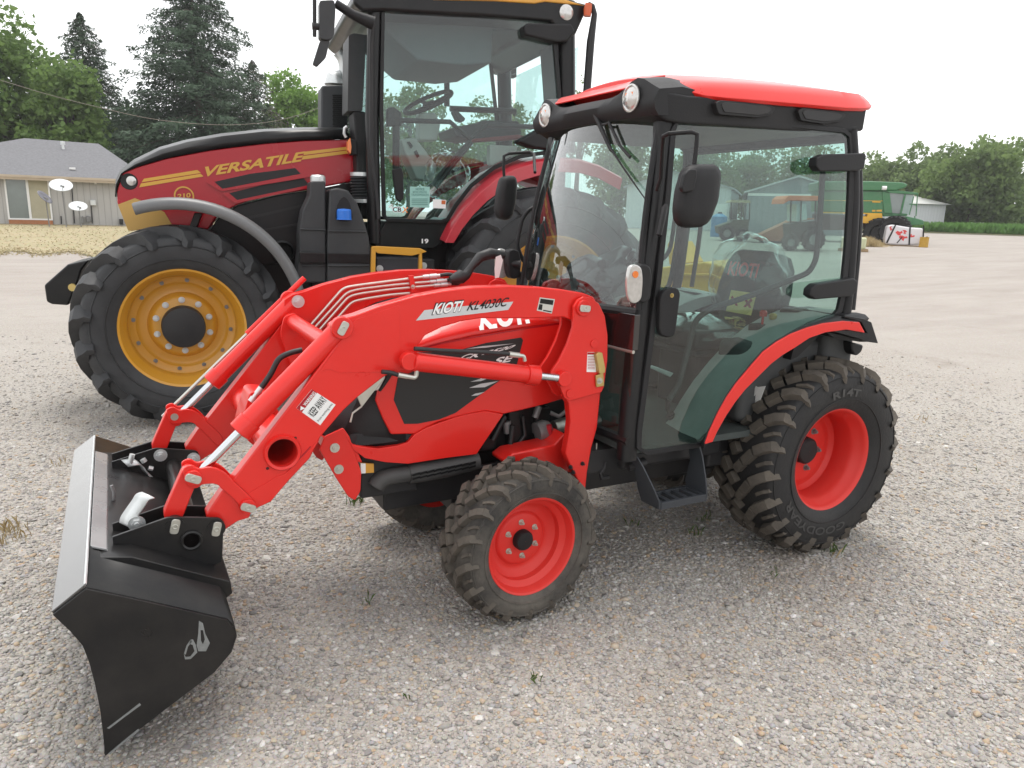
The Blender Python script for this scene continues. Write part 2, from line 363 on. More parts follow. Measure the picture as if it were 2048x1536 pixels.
# loose stones on the part of the yard close to the viewer: one uncountable mass
def stones(n):
    ico = bmesh.new(); bmesh.ops.create_icosphere(ico, subdivisions=1, radius=1); bv = np.array([tuple(v.co) for v in ico.verts]); bf = np.array([[v.index for v in f.verts] for f in ico.faces]); ico.free()
    P = []
    while len(P) < n:
        k = n*3; d = nrg.uniform(1.5, 11.5, k); a = CAM_YAW+nrg.uniform(-.78, .78, k)
        keep = nrg.uniform(0, 1, k) < np.clip(d/3.6, 0, 1)*np.clip(3.6/d, 0, 1)**1.35*np.clip((11.5-d)/5.5, 0, 1)
        x, y = CAM_O[0]+d*np.cos(a), CAM_O[1]+d*np.sin(a)
        P.extend(np.stack([x, y, d], 1)[keep].tolist())
    P = np.array(P[:n]); s = np.clip(nrg.lognormal(math.log(.0055), .42, n), .0026, .018)*(1+.02*P[:, 2])
    nv = len(bv); V = np.repeat(bv[None], n, 0)*(1+nrg.uniform(-.22, .22, (n, nv, 1)))
    V = V*np.stack([s*nrg.uniform(.9, 1.5, n), s*nrg.uniform(.7, 1.1, n), s*nrg.uniform(.30, .62, n)], 1)[:, None, :]
    tilt = nrg.uniform(-.35, .35, n); ct, st_ = np.cos(tilt)[:, None], np.sin(tilt)[:, None]
    V[:, :, 0], V[:, :, 2] = V[:, :, 0]*ct-V[:, :, 2]*st_, V[:, :, 0]*st_+V[:, :, 2]*ct
    az = nrg.uniform(0, 6.283, n); ca, sa = np.cos(az)[:, None], np.sin(az)[:, None]
    X, Y = V[:, :, 0]*ca-V[:, :, 1]*sa, V[:, :, 0]*sa+V[:, :, 1]*ca
    V[:, :, 0], V[:, :, 1] = X+P[:, 0:1], Y+P[:, 1:2]; V[:, :, 2] += (s*nrg.uniform(-.08, .22, n))[:, None]
    F = (bf[None]+(np.arange(n)*nv)[:, None, None]).reshape(-1, 3)
    me = bpy.data.meshes.new('gravel_stones'); me.vertices.add(n*nv); me.vertices.foreach_set('co', V.reshape(-1).astype(np.float32))
    me.loops.add(F.size); me.loops.foreach_set('vertex_index', F.reshape(-1).astype(np.int32)); me.polygons.add(len(F))
    me.polygons.foreach_set('loop_start', np.arange(0, F.size, 3, dtype=np.int32)); me.polygons.foreach_set('loop_total', np.full(len(F), 3, np.int32)); me.update(calc_edges=True)
    me.polygons.foreach_set('use_smooth', nrg.uniform(0, 1, n).repeat(len(bf)) < .6)
    m, t, b, out = newmat('loose_stone'); gi = N(t, 'ShaderNodeNewGeometry'); cr = N(t, 'ShaderNodeValToRGB'); e = cr.color_ramp.elements
    e[0].position = 0; e[0].color = (.19, .18, .175, 1); e[1].position = 1; e[1].color = (.56, .54, .51, 1)
    for p, c in ((.10, (.255, .24, .225)), (.30, (.33, .305, .28)), (.52, (.375, .35, .32)), (.62, (.41, .345, .265)), (.685, (.38, .275, .185)), (.71, (.30, .295, .30)), (.80, (.36, .34, .32)), (.95, (.43, .41, .385))): e.new(p).color = c4(c)
    t.links.new(gi.outputs['Random Per Island'], cr.inputs[0])
    tc = N(t, 'ShaderNodeTexCoord'); b2 = N(t, 'ShaderNodeTexNoise', Scale=1.1, Detail=5.0, Roughness=.65); mp = N(t, 'ShaderNodeMapping'); mp.inputs['Location'].default_value = (7.3, 2.2, 0)
    t.links.new(tc.outputs['Object'], mp.inputs[0]); t.links.new(mp.outputs[0], b2.inputs['Vector'])
    nz = N(t, 'ShaderNodeTexNoise', Scale=160.0, Detail=4.0); t.links.new(tc.outputs['Object'], nz.inputs['Vector'])
    c = mixc(t, ramp(t, b2.outputs['Fac'], .55, .75), cr.outputs[0], mixc(t, .5, cr.outputs[0], (.22, .175, .14)))
    c = mixc(t, .25, c, nz.outputs['Color'], 'OVERLAY'); t.links.new(c, b.inputs['Base Color']); b.inputs['Roughness'].default_value = .8; b.inputs['Specular IOR Level'].default_value = .3
    me.materials.append(m); o = bpy.data.objects.new('gravel_stones', me); COL.objects.link(o); tag(o, kind='stuff'); return o
stones(200000)

# weeds and straw growing through the gravel
def blades(name, spots, mat, h, n, spread):
    q = MB()
    for (x, y, k) in spots:
        for _ in range(int(n*k)):
            a = rng.uniform(0, 6.283); d = rng.gauss(0, spread); bx, by = x+d*math.cos(a), y+d*math.sin(a); L = h*rng.uniform(.4, 1.2)*(.6+.4*k); b = rng.uniform(0, 6.283); w = .0022
            ln = rng.uniform(.2, .9); z0 = float(hgt(bx, by)); dx, dy = math.cos(b), math.sin(b)
            q.add([(bx-dy*w, by+dx*w, z0), (bx+dy*w, by-dx*w, z0), (bx+dx*L*ln*.4+dy*w*.7, by+dy*L*ln*.4-dx*w*.7, z0+L*.7), (bx+dx*L*ln, by+dy*L*ln, z0+L*.95), (bx+dx*L*ln*.4-dy*w*.7, by+dy*L*ln*.4+dx*w*.7, z0+L*.7)], [(0, 1, 2, 3, 4)])
    return tag(q.build(name, mat, smooth=0), kind='stuff')
M['weed'] = foliage('weed_green', (.05, .09, .02), (.12, .17, .05), .2)
M['straw'] = foliage('dry_straw', (.28, .20, .10), (.45, .36, .20), .2)
_sp = [(u, v, k) for u, v, k in ((1410, 1040, .9), (1395, 1070, .8), (1665, 1105, 1.2), (1640, 1090, .8), (1545, 1150, .5), (705, 1010, 1.2), (725, 1005, .9), (735, 1205, .8), (1068, 1362, .8), (1265, 1050, .6), (1960, 945, .5), (820, 1400, .3))]
blades('weed_tufts', [(*at(u, v, z=0)[:2], k) for u, v, k in _sp], M['weed'], .05, 12, .03)
blades('straw_tufts', [(*at(u, v, z=0)[:2], k) for u, v, k in ((20, 1065, 1.3), (40, 1075, .8), (5, 1090, .9), (130, 930, .5), (1225, 835, .4), (1850, 840, .5), (1650, 1098, .4))], M['straw'], .06, 22, .07)
# ------------------------------------------------------------------ wheels
def tyre_section(Rr, W, rim, Rb, n=9):
    """lathe profile from the outer bead over the tread to the inner bead (axis y, +y outer)."""
    h = W/2
    half = [(rim-.004, h*.80), (rim+.012, h*.88), (rim+(Rb-rim)*.30, h*.99), (rim+(Rb-rim)*.55, h*1.0), (rim+(Rb-rim)*.78, h*.975), (Rb-(Rb-rim)*.10, h*.93), (Rb-.012, h*.86), (Rb, h*.70), (Rb+.004, h*.35)]
    return half+[(Rb+.006, 0)]+[(r, -y) for r, y in reversed(half)]
def lug(mb, nodes, h, Rf, wid, taper=.72, foot=.012):
    """a tread bar: nodes = [(theta, y)], Rf(y) = carcass radius, wid = half width (m) at each node."""
    k = len(nodes); o = len(mb.v)
    for i, (th, y) in enumerate(nodes):
        a, b = nodes[max(0, i-1)], nodes[min(k-1, i+1)]; r = Rf(y)
        dx, dy = (b[0]-a[0])*r, b[1]-a[1]; L = math.hypot(dx, dy) or 1; nx, ny = -dy/L, dx/L
        w = wid[i] if isinstance(wid, (list, tuple)) else wid; hh = h[i] if isinstance(h, (list, tuple)) else h
        for s, rad in ((-1, r-foot), (1, r-foot), (taper, r+hh), (-taper, r+hh)):
            t2, y2 = th+nx*w*s/r, y+ny*w*s; mb.v.append((rad*math.cos(t2), y2, rad*math.sin(t2)))
    for i in range(k-1):
        for j in range(4): mb.f.append((o+i*4+j, o+i*4+(j+1) % 4, o+(i+1)*4+(j+1) % 4, o+(i+1)*4+j))
    mb.f.append((o, o+1, o+2, o+3)); mb.f.append((o+(k-1)*4+3, o+(k-1)*4+2, o+(k-1)*4+1, o+(k-1)*4))
def carcass(W, Rb, rim):
    sec = [(y, r) for r, y in tyre_section(0, W, rim, Rb)]
    sec = sorted(sec[4:-4]); ys = [p[0] for p in sec]; rs = [p[1] for p in sec]
    return lambda y: float(np.interp(y, ys, rs))
def block_tyre(Rr, W, rim, N_, depth, name, mats, parent, dirty):
    Rb = Rr-depth; mb = MB().lathe(tyre_section(Rr, W, rim, Rb), n=72); Rf = carcass(W, Rb, rim)
    ty = mb.build(name, mats[0], parent, smooth=50)
    tr = MB(); h = W/2; st = 2*math.pi/N_
    for k in range(N_):
        for sgn in (1, -1):
            t0 = k*st+(st*.5 if sgn < 0 else 0)
            def P(f, adv): return (t0+adv*st, sgn*h*f)
            d = depth
            lug(tr, [P(.02, -.18), P(.20, .10)], d, Rf, W*.062, .8)                    # centre chevron block
            lug(tr, [P(.24, .16), P(.47, .52)], d, Rf, W*.064, .8)                      # middle block
            lug(tr, [P(.51, .58), P(.74, .78), P(.90, .90)], [d, d*.98, d*.80], Rf, W*.070, .8)   # shoulder block
            lug(tr, [P(.90, .90), P(.965, .93), P(.985, .95)], [d*.8, d*.5, d*.25], Rf, W*.075, .8, foot=.02)
            lug(tr, [P(.58, .12), P(.80, .30), P(.93, .36)], [d*.30, d*.35, d*.25], Rf, W*.030)
    t_ = tr.build('tread_lugs', mats[1], parent, smooth=25, bevel=.003, seg=1)
    if name == 'tyre':   # raised ring lines on the sidewall
        q = MB()
        for r, y in ((rim+(Rb-rim)*.30, h*.992), (rim+(Rb-rim)*.82, h*.968)):
            q.lathe([(r-.004, y-.004), (r-.002, y+.003), (r+.002, y+.003), (r+.004, y-.004)], n=72)
        q.build('sidewall_ring', mats[0], parent, smooth=50)
    return Rf
def nut(parent, p, r, mat, h=.014):
    q = MB(); q.cyl((0, 0, .0), r*1.5, .004, n=14); q.cyl((0, h/2, 0), r, h, n=6); q.cyl((0, h+.003, 0), r*.55, .01, n=10)
    return q.build('lug_nut', mat, parent, smooth=25, loc=p)
# ================================================================== the red compact tractor (its frame is the world frame: +x forward, +y its left, towards the viewer)
T = empty('compact_tractor')
tag(T, 'orange-red compact tractor with glazed cab, front loader and black bucket, nearest the viewer', 'tractor')
z7 = lambda p: zoomed((560, 500), 2.9257, p)
z5 = lambda p: zoomed((300, 780), 5.12, p)
z4 = lambda p: zoomed((90, 840), 5.12, p)
zr = lambda p: zoomed((1150, 580), 2.793, p)
zh = lambda p: zoomed((690, 640), 3.7236, p)
def both(fn):                                # the left piece and its mirror image on the right
    for s in (1, -1): fn(s)

# --- wheels
def rim_part(prof, mat, parent, name='rim', n=72): return MB().lathe(prof, n=n).build(name, mat, parent, smooth=35)
fw = empty('front_wheel', (1.70, .505, .335), R(4), T)
block_tyre(.338, .245, .208, 17, .026, 'tyre', (M['dustyrubber'], M['lugmud']), fw, 1)
rim_part([(.206, .080), (.213, .088), (.216, .100), (.211, .105), (.203, .101), (.197, .088), (.192, .066), (.178, .055), (.170, .048), (.168, .020), (.150, .002), (.138, -.004), (.128, -.004), (.120, -.002), (.112, .008), (.104, .012), (.05, .012), (.02, .012), (.001, .012)], M['rimred'], fw)
MB().lathe([(.17, .02), (.185, -.06), (.212, -.10)], n=60).build('rim_back', M['rimred'], fw)
hb = MB(); hb.lathe([(.044, .010), (.044, .034), (.038, .044), (.001, .046)], n=28); hb.build('hub', M['plastic'], fw)
for k in range(6):
    a = R(60*k+27); nut(fw, (.076*math.cos(a), .012, .076*math.sin(a)), .0085, M['zinc'])
MB().rod((.150, .01, .055), (.172, .035, .062), .005).build('valve_stem', M['plastic'], fw)
fr_ = copy_tree(fw, T); fr_.location = (1.70, -.505, .335); fr_.rotation_euler = (0, 0, R(184))

rw = empty('rear_wheel', (0, .510, .505), 0, T)
Rf = block_tyre(.505, .385, .262, 20, .034, 'tyre', (M['rubber'], M['lugmud']), rw, 0)
rim_part([(.258, .140), (.268, .148), (.272, .158), (.267, .163), (.258, .158), (.250, .142), (.243, .118), (.230, .104), (.224, .08), (.222, -.005), (.226, -.012), (.222, -.02), (.205, -.036), (.185, -.036), (.172, -.030), (.165, -.030), (.10, -.030), (.001, -.030)], M['rimred'], rw)
MB().lathe([(.222, .0), (.24, -.11), (.268, -.158)], n=60).build('rim_back', M['rimred'], rw)
hb = MB(); hb.lathe([(.072, -.030), (.070, .006), (.060, .016), (.001, .018)], n=32); hb.build('hub', M['plastic'], rw)
for k in range(6):
    a = R(60*k+8); nut(rw, (.115*math.cos(a), -.030, .115*math.sin(a)), .012, M['steel'], .018)
def sidewall_text(s, th0, span, r0, h, bold=.03):
    v, f = glyphs(s, bold); q = MB(); out = []
    for x, y, _ in v:
        a = th0+span*x; r = r0+h*y; out.append((r*math.cos(a), .1925*(1.0 if r < .40 else .985)+.0035, r*math.sin(a)))
    q.add(out, f); return q
glyphs('GOODYEAR', .02)
M['letters'] = pbr('raised_rubber_letters', (.045, .045, .045), .4, var=.1)
sidewall_text('R14T', R(74), R(32), .338, .040).build('sidewall_lettering', M['letters'], rw, smooth=0); sidewall_text('GOODYEAR', R(252), R(82), .345, .042, .02).build('sidewall_lettering', M['letters'], rw, smooth=0)
rw2 = copy_tree(rw, T); rw2.location = (0, -.510, .505); rw2.rotation_euler = (0, 0, R(180))
q = MB(); q.add([(float(p[0]), float(p[1]), float(p[2])) for p in (at(u, v, x=.40) for u, v in ((1508, 775), (1531, 772), (1509, 833), (1489, 832)))], [(0, 1, 2, 3)]); q.add([(float(p[0]), float(p[1]), float(p[2])) for p in (at(u, v, x=.41) for u, v in ((1512, 772), (1519, 776), (1500, 805), (1497, 800)))], [(0, 1, 2, 3)])
q.build('tyre_tag', M['white'], T, smooth=0, solid=.002)

# --- chassis, axles, engine
q = MB(); q.bx(-.35, 1.25, -.17, .17, .34, .62); q.bx(1.2, 2.18, -.15, .15, .40, .56); q.tube([(0, -.42, .505), (0, .42, .505)], .085, 16); q.bx(1.25, 1.75, -.22, .22, .36, .44)
q.bx(2.05, 2.3, -.22, .22, .50, .70)
q.build('chassis', M['charcoal'], T, bevel=.01)
q = MB(); q.tube([(1.70, -.42, .335), (1.70, -.2, .33), (1.70, .2, .33), (1.70, .42, .335)], [.06, .075, .075, .06], 14); q.bx(1.55, 1.85, -.12, .12, .33, .46); q.tube([(1.58, .1, .36), (1.56, .40, .34)], .018); q.tube([(1.58, -.1, .36), (1.56, -.40, .34)], .018)
q.build('front_axle', M['charcoal'], T, bevel=.006)
q = MB(); q.bx(1.25, 2.1, -.16, .16, .55, .98); 
for k in range(5): q.bx(1.38+.14*k, 1.46+.14*k, -.19, .19, .62, .80)
q.build('engine', M['black'], T, bevel=.012)
q = MB(); q.tube([tuple(at(u, v, y=.21)) for u, v in ((1025, 850), (1020, 900), (1006, 925), (960, 935))], .012); q.tube([tuple(at(u, v, y=.215)) for u, v in ((1000, 905), (1060, 897), (1130, 880), (1150, 850))], .011); q.tube([tuple(at(u, v, y=.20)) for u, v in ((1045, 832), (1050, 870), (1035, 890))], .009)
q.tube([tuple(at(u, v, y=.2)) for u, v in ((985, 880), (1000, 850), (1010, 832))], .013)
q.build('engine_hose', M['cable'], T)
a, b = at(1072, 865, y=.2), at(1098, 858, y=.2)
q = MB(); q.tube([a, a*.4+b*.6, b], [.048, .052, .04], 18); q.build('alternator', M['steel'], T); MB().rod(at(1070, 835, y=.18), at(1078, 812, y=.18), .016).build('fuel_filter', M['steel'], T); MB().rod(at(1013, 842, y=.18), at(1016, 865, y=.18), .02).build('oil_filter', M['steel'], T)
MB().rod(at(1108, 855, y=.19), at(1140, 846, y=.19), .034).build('starter_motor', M['zinc'], T)
MB().tube([at(1098, 850, y=.245), at(1099, 862, y=.245), at(1100, 872, y=.245)], [.013, .013, .008]).build('dipstick_cap', pbr('red_plastic', (.45, .02, .03), .4), T)
q = MB(); q.tube([at(1100, 825, y=.19), at(1118, 833, y=.2), at(1132, 822, y=.2), at(1140, 808, y=.2)], .010); q.build('fuel_line', M['steel'], T)

# --- hood, nose, lower side panels
hy = .27
CR = [(1.36, 1.208), (1.55, 1.198), (1.698, 1.186), (1.84, 1.170), (1.961, 1.152), (2.04, 1.138), (2.087, 1.130), (2.15, 1.105), (2.20, 1.06), (2.235, .99)]
side = xz([(1128, 643), (1060, 652), (1000, 662), (940, 672), (885, 683), (845, 691), (827, 697)], hy)+[(2.15, 1.105), (2.20, 1.05), (2.237, .965)]+xz(zh([(230, 600), (285, 740), (345, 855), (520, 850), (610, 800), (700, 760), (830, 725), (960, 695), (1050, 680), (1180, 703), (1330, 670), (1500, 628), (1640, 585)]), hy)
both(lambda s: MB().slab(side, s*(hy-.02), s*hy).build('hood_side', M['red'], T, bevel=.008))
q = MB(); secs = []
for x, zc in CR:
    k = min(1, (2.26-x)/.35); secs.append([(x-.01*abs(t), t*hy, zc+(.105*k+.012)*(1-abs(t)**2.6)) for t in np.linspace(-1, 1, 17)])
q.loft(secs, cap=False, ring=False); q.build('hood_top', M['red'], T, smooth=60, solid=.006)
both(lambda s: MB().slab(xz([(1128, 645.5), (1060, 654.5), (1000, 664.5), (940, 674.5), (885, 685.5), (827, 699.5), (827, 702), (885, 688), (940, 677), (1000, 667), (1060, 657), (1128, 648)], hy+.004), s*hy, s*(hy+.0025)).build('hood_seam', M['crimson'], T, smooth=0))
nose = [(.215, 2.395, .70), (.235, 2.385, .80), (.235, 2.36, .86), (.225, 2.31, .96), (.20, 2.235, 1.05), (.14, 2.17, 1.11)]
q = MB(); ns = []
for hw, xf, z in nose: ns.append([(2.12, -hy+.006, z), (xf-.10, -hw-.012, z), (xf-.03, -hw*.86, z), (xf, -hw*.5, z), (xf+.012, 0, z), (xf, hw*.5, z), (xf-.03, hw*.86, z), (xf-.10, hw+.012, z), (2.12, hy-.006, z)])
q.loft(ns, cap=False, ring=False); q.build('grille', M['plastic'], T, smooth=30, solid=.006)
q = MB()
for k in range(9): q.add([(2.38-.17*((k+1)/9)**1.6+.012+d, y, .735+.032*k+e) for d, e in ((0, 0), (0, .010)) for y in (-.15, .15)], [(0, 1, 3, 2)])
q.build('grille_slats', M['charcoal'], T, smooth=0, solid=.012)
low = xz(zh([(0, 850), (60, 935), (250, 958), (390, 935), (470, 910), (520, 850), (610, 800), (640, 790), (830, 722), (960, 692), (1050, 678), (1180, 703), (980, 1000), (740, 1030), (470, 1072), (300, 1060), (150, 1030), (62, 965)]), hy+.006)
q = MB(); n_ = len(low)
def wrap(p):                                 # the lower panels run round the nose
    return p
both(lambda s: MB().slab(low, s*(hy-.03), s*(hy+.007)).build('lower_side_panel', M['red'], T, bevel=.01))
q = MB(); secs = []
for t in np.linspace(-1, 1, 15):
    w = (1-abs(t)**2.5)*.075; secs.append([(2.325+w, t*(hy-.004), .738), (2.342+w, t*(hy-.002), .745), (2.335+w, t*(hy-.002), .685), (2.30+w, t*(hy-.004), .672)])
q.loft(secs); q.build('front_bumper', M['red'], T, bevel=.006)
q = MB(); secs = []
for t in np.linspace(-1, 1, 15):
    w = (1-abs(t)**2.5)*.075; secs.append([(2.05, t*(hy-.008), .742), (2.335+w, t*(hy-.008), .742), (2.315+w, t*(hy-.03), .790), (2.05, t*(hy-.03), .83)])
q.loft(secs); q.build('nose_shelf', M['plastic'], T, bevel=.006)
panel = xz(zh([(395, 420), (440, 330), (520, 240), (800, 238), (1050, 170), (1310, 130), (1325, 150), (1280, 325), (1180, 430), (820, 692), (700, 740), (540, 772), (440, 773), (362, 595)]), hy)
both(lambda s: MB().slab(panel, s*(hy-.01), s*(hy+.002)).build('hood_mesh_panel', pbr('black_mesh_panel', (.012, .012, .012), .5, var=.5, scale=180), T, smooth=0))
def hq(p): return [Vector(at(u, v, y=hy+.003)) for u, v in zh(p)]
q = MB(); text(q, 'CK', hq([(835, 300), (990, 275), (855, 262)]), .03, .25); text(q, '3520', hq([(1010, 262), (1225, 215), (1030, 235)]), .03, .2); text(q, 'SE', hq([(1095, 335), (1225, 310), (1112, 285)]), .03, .2); text(q, 'HST', hq([(1005, 440), (1135, 415), (1016, 375)]), .03, .2)
q.build('model_lettering', M['white'], T, smooth=0)
q = MB()
for p in ([(900, 215), (1020, 195), (1260, 175), (1050, 205)], [(925, 505), (1010, 475), (1140, 455), (1040, 500)], [(940, 565), (970, 548), (1040, 535), (990, 560)], [(935, 460), (1000, 440), (1090, 425), (1010, 455)]): q.sheet(hq(p), (0, .001, 0))
q.build('swoosh_decal', M['silver'], T, smooth=0)
def crown(p):                                 # drop the letters on the curved hood top above the seam
    x = p.x; zc = float(np.interp(x, [c[0] for c in CR], [c[1] for c in CR])); k = min(1, (2.26-x)/.35); f = max(0, min(1, (p.z-zc)/(.105*k+.012))); t = (1-f)**(1/2.6)
    return Vector((x-.01*t, t*hy+.004, p.z+.002))
zt = lambda x, f: float(np.interp(x, [c[0] for c in CR], [c[1] for c in CR]))+f
q = MB(); text(q, 'KIOTI', [(1.80, hy, zt(1.80, .012)), (1.56, hy, zt(1.56, .010)), (1.80, hy, zt(1.80, .088))], .055, .12, .002, crown); q.build('hood_lettering', M['white'], T, smooth=0)
q = MB(); q.slab(xz(zh([(1180, 1050), (1250, 995), (1400, 962), (1560, 928), (1640, 840), (1700, 1000), (1690, 1140), (1200, 1080)]), .33), .20, .33); q.build('loader_subframe', M['red'], T, bevel=.01)
# headlamp with its bracket, exhaust, warning sticker
q = MB(); q.slab(xz(z7([(450, 855), (565, 735), (605, 725), (600, 760), (490, 905), (478, 920)]), .33), .322, .332); q.tube([at(u, v, y=.327) for u, v in z7([(478, 915), (425, 955), (412, 1008)])], .004); q.build('lamp_bracket', M['zinc'], T, bevel=.003)
q = MB(); q.slab(rpoly(xz(z7([(560, 735), (612, 725), (618, 745), (575, 825), (530, 822), (535, 795)]), .30), .01), .2, .305); q.build('headlight', M['lens'], T, bevel=.01)
MB().slab(xz(z7([(600, 700), (685, 685), (640, 760), (590, 830), (575, 825), (618, 745)]), .28), .2, .285).build('lamp_housing', M['plastic'], T, bevel=.008)
q = MB(); q.tube(smooth_open([at(u, v, y=.235) for u, v in zh([(232, 1243), (265, 1195), (330, 1165), (420, 1150), (600, 1120)])]), .034, 18, cap=False); M['exh'] = pbr('matt_exhaust', (.045, .045, .046), .6, var=.2, dust=.1); q.build('exhaust_pipe', M['exh'], T, solid=.004)
q = MB(); q.tube([at(u, v, y=.235) for u, v in zh([(470, 1145), (560, 1130), (760, 1095), (985, 1045)])], [.042, .045, .045, .040], 18); q.build('exhaust_shield', M['exh'], T)
q = MB()
for k in range(9):
    for j in (0, 1):
        p0 = at(*zh([(530+52*k, 1150-10.5*k+26*j)])[0], y=.283-.006*j); q.box(p0, (.035, .006, .008), Matrix.Rotation(R(10), 3, 'Y'))
q.build('shield_slots', M['black'], T, smooth=0)
q = MB(); q.slab(xz(zh([(115, 1065), (213, 1070), (215, 1135), (118, 1142)]), .25), .24, .252); q.build('caution_sticker', M['yellow'], T, smooth=0)
q = MB(); q.slab(xz(zh([(115, 1065), (152, 1067), (152, 1139), (118, 1142)]), .25), .251, .2535); q.build('caution_text_panel', M['white'], T, smooth=0)

# --- loader: mast, arms, links, cylinders, pipes
gp = rpoly(xz(z7([(230, 1170), (262, 1090), (370, 1040), (405, 1090), (475, 1300), (470, 1410), (438, 1465), (398, 1442), (328, 1335), (240, 1185)]), .27), .008)
both(lambda s: MB().slab(gp, s*.262, s*.274).build('guard_plate', M['red'], T, bevel=.003))
def bolt(p, r=.012, mat='zinc', s=1, parent=T, name='bolt', h=.012):
    q = MB(); q.cyl((0, s*.002, 0), r*1.6, .004, n=16); q.cyl((0, s*h/2, 0), r, h, n=6); q.cyl((0, s*(h+.002), 0), r*.5, .01, n=10); return q.build(name, M[mat], parent, smooth=25, loc=tuple(p))
for u, v in z7([(320, 1157), (343, 1282)]): bolt(at(u, v, y=.274))
def flagpin(p, ang, s, parent=T):
    """pin head: rounded zinc keeper plate with a hollow grease nipple."""
    m = rpoly([(-.026, -.014), (.026, -.014), (.026, .014), (-.026, .014)], .011); c, si = math.cos(ang), math.sin(ang)
    q = MB(); q.slab([(x*c-y*si, x*si+y*c) for x, y in m], 0, s*.008); q.lathe([(.010, s*.008), (.010, s*.010), (.005, s*.010), (.004, s*.006), (.001, s*.006)], n=14)
    return q.build('keeper_pin', M['zinc'], parent, smooth=30, bevel=.0015, loc=tuple(p))
mast = xz(z7([(1715, 330), (1740, 292), (1775, 272), (1815, 280), (1865, 312), (1900, 385), (1917, 500), (1915, 640), (1895, 800), (1880, 832), (1690, 885), (1662, 865), (1625, 775), (1585, 735), (1590, 705), (1630, 650), (1680, 550), (1712, 450)]), .46)
leg = xz(z7([(1660, 860), (1690, 900), (1700, 1000), (1690, 1095), (1670, 1190), (1700, 1270), (1740, 1345), (1788, 1420), (1800, 1300), (1825, 1160), (1858, 1040), (1880, 820), (1800, 800)]), .44)
def mast_side(s):
    m = MB(); m.slab(mast, s*.447, s*.463); m.slab(mast, s*.352, s*.368); o = m.build('loader_mast', M['red'], T, bevel=.004)
    lg = MB(); lg.slab(leg, s*.395, s*.44); lg.build('mast_leg', M['red'], o, bevel=.008)
    for u, v in z7([(1838, 548), (1695, 840)]):
        k = MB(); k.cyl((0, 0, 0), .019, .006, n=24); p = at(u, v, y=.463); k.build('boss', M['red'], o, bevel=.002, loc=(p[0], s*.466, p[2]))
    for u, v in z7([(1700, 1270), (1715, 1300), (1770, 1250), (1775, 1400)]):
        p = at(u, v, y=.442); bolt((p[0], s*.44, p[2]), .006, 'charcoal', s, o)
    for (u, v), a in ((z7([(1773, 340)])[0], -.05), (z7([(1655, 752)])[0], .1)):
        p = at(u, v, y=.465); k = MB(); k.cyl((0, 0, 0), .034, .02, n=28); k.build('pin_boss', M['red'], o, bevel=.004, loc=(p[0], s*.466, p[2])); flagpin((p[0], s*.477, p[2]), a+.15, s, o)
    return o
mo = [mast_side(s) for s in (1, -1)][0]
q = MB(); q.slab(xz(z7([(1800, 598), (1842, 598), (1850, 715), (1795, 714)]), .465), .463, .4645); q.build('mast_sticker', M['white'], mo, smooth=0)
q = MB()
for k in range(9): q.slab(xz(z7([(1802, 622+9*k), (1842, 622+9*k), (1842, 625+9*k), (1802, 625+9*k)]), .466), .4645, .4652)
q.slab(xz(z7([(1801, 600), (1842, 600), (1842, 612), (1800, 612)]), .466), .4645, .4655)
q.build('sticker_print', M['crimson'], mo, smooth=0)
q = MB(); q.slab(rpoly(xz(z7([(1838, 610), (1850, 595), (1875, 597), (1893, 690), (1890, 715), (1858, 722)]), .47), .004), .464, .486); q.slab(xz(z7([(1845, 735), (1890, 715), (1896, 795), (1850, 803)]), .47), .464, .474); q.build('lock_lever', M['brass'], mo, bevel=.003)
bolt(at(*z7([(1868, 765)])[0], y=.474), .009, 'zinc', 1, mo)

armI = [(1166, 586), (1130, 580), (1080, 574.5), (1020, 571.5), (950, 574), (890, 581), (830, 592), (760, 612), (712, 630), (683, 638), (662, 652), (662, 672), (676, 686), (648, 722), (620, 759), (562, 834), (469, 955), (443, 984), (412, 1030), (420, 1060), (448, 1062), (462, 1052), (476, 1043), (499, 1036), (503, 1022), (542, 1004), (575, 965), (620, 917), (642, 873), (686, 822), (715, 795), (765, 756), (788, 742), (817, 748), (838, 738), (842, 715), (834, 694), (851, 671), (885, 654), (922, 643), (960, 637), (1060, 637), (1127, 634), (1160, 648), (1190, 640), (1198, 612), (1187, 594)]
arm = xz(armI, .44)
gus = xz([(676, 690), (710, 640), (800, 610), (800, 735), (765, 744), (676, 746), (660, 737), (640, 745)], .442)
TT = Vector(at(565, 905, y=.445))
cylL = [Vector(at(683, 655, y=.41)), Vector(at(388, 957, y=.41))]
def bore(o, c, r, mat):                       # drill a real hole through a plate
    k = MB().cyl(c, r, .3, n=40).build('drill', mat); bpy.context.view_layer.update()
    m = o.modifiers.new('bore', 'BOOLEAN'); m.object = k; m.operation = 'DIFFERENCE'; m.solver = 'EXACT'
    me = bpy.data.meshes.new_from_object(o.evaluated_get(bpy.context.evaluated_depsgraph_get())); o.modifiers.clear(); o.data = me; me.materials.clear(); me.materials.append(M['red']); bpy.data.objects.remove(k)
    for p in me.polygons: p.material_index = 0; p.use_smooth = True
    me.set_sharp_from_angle(angle=R(35))
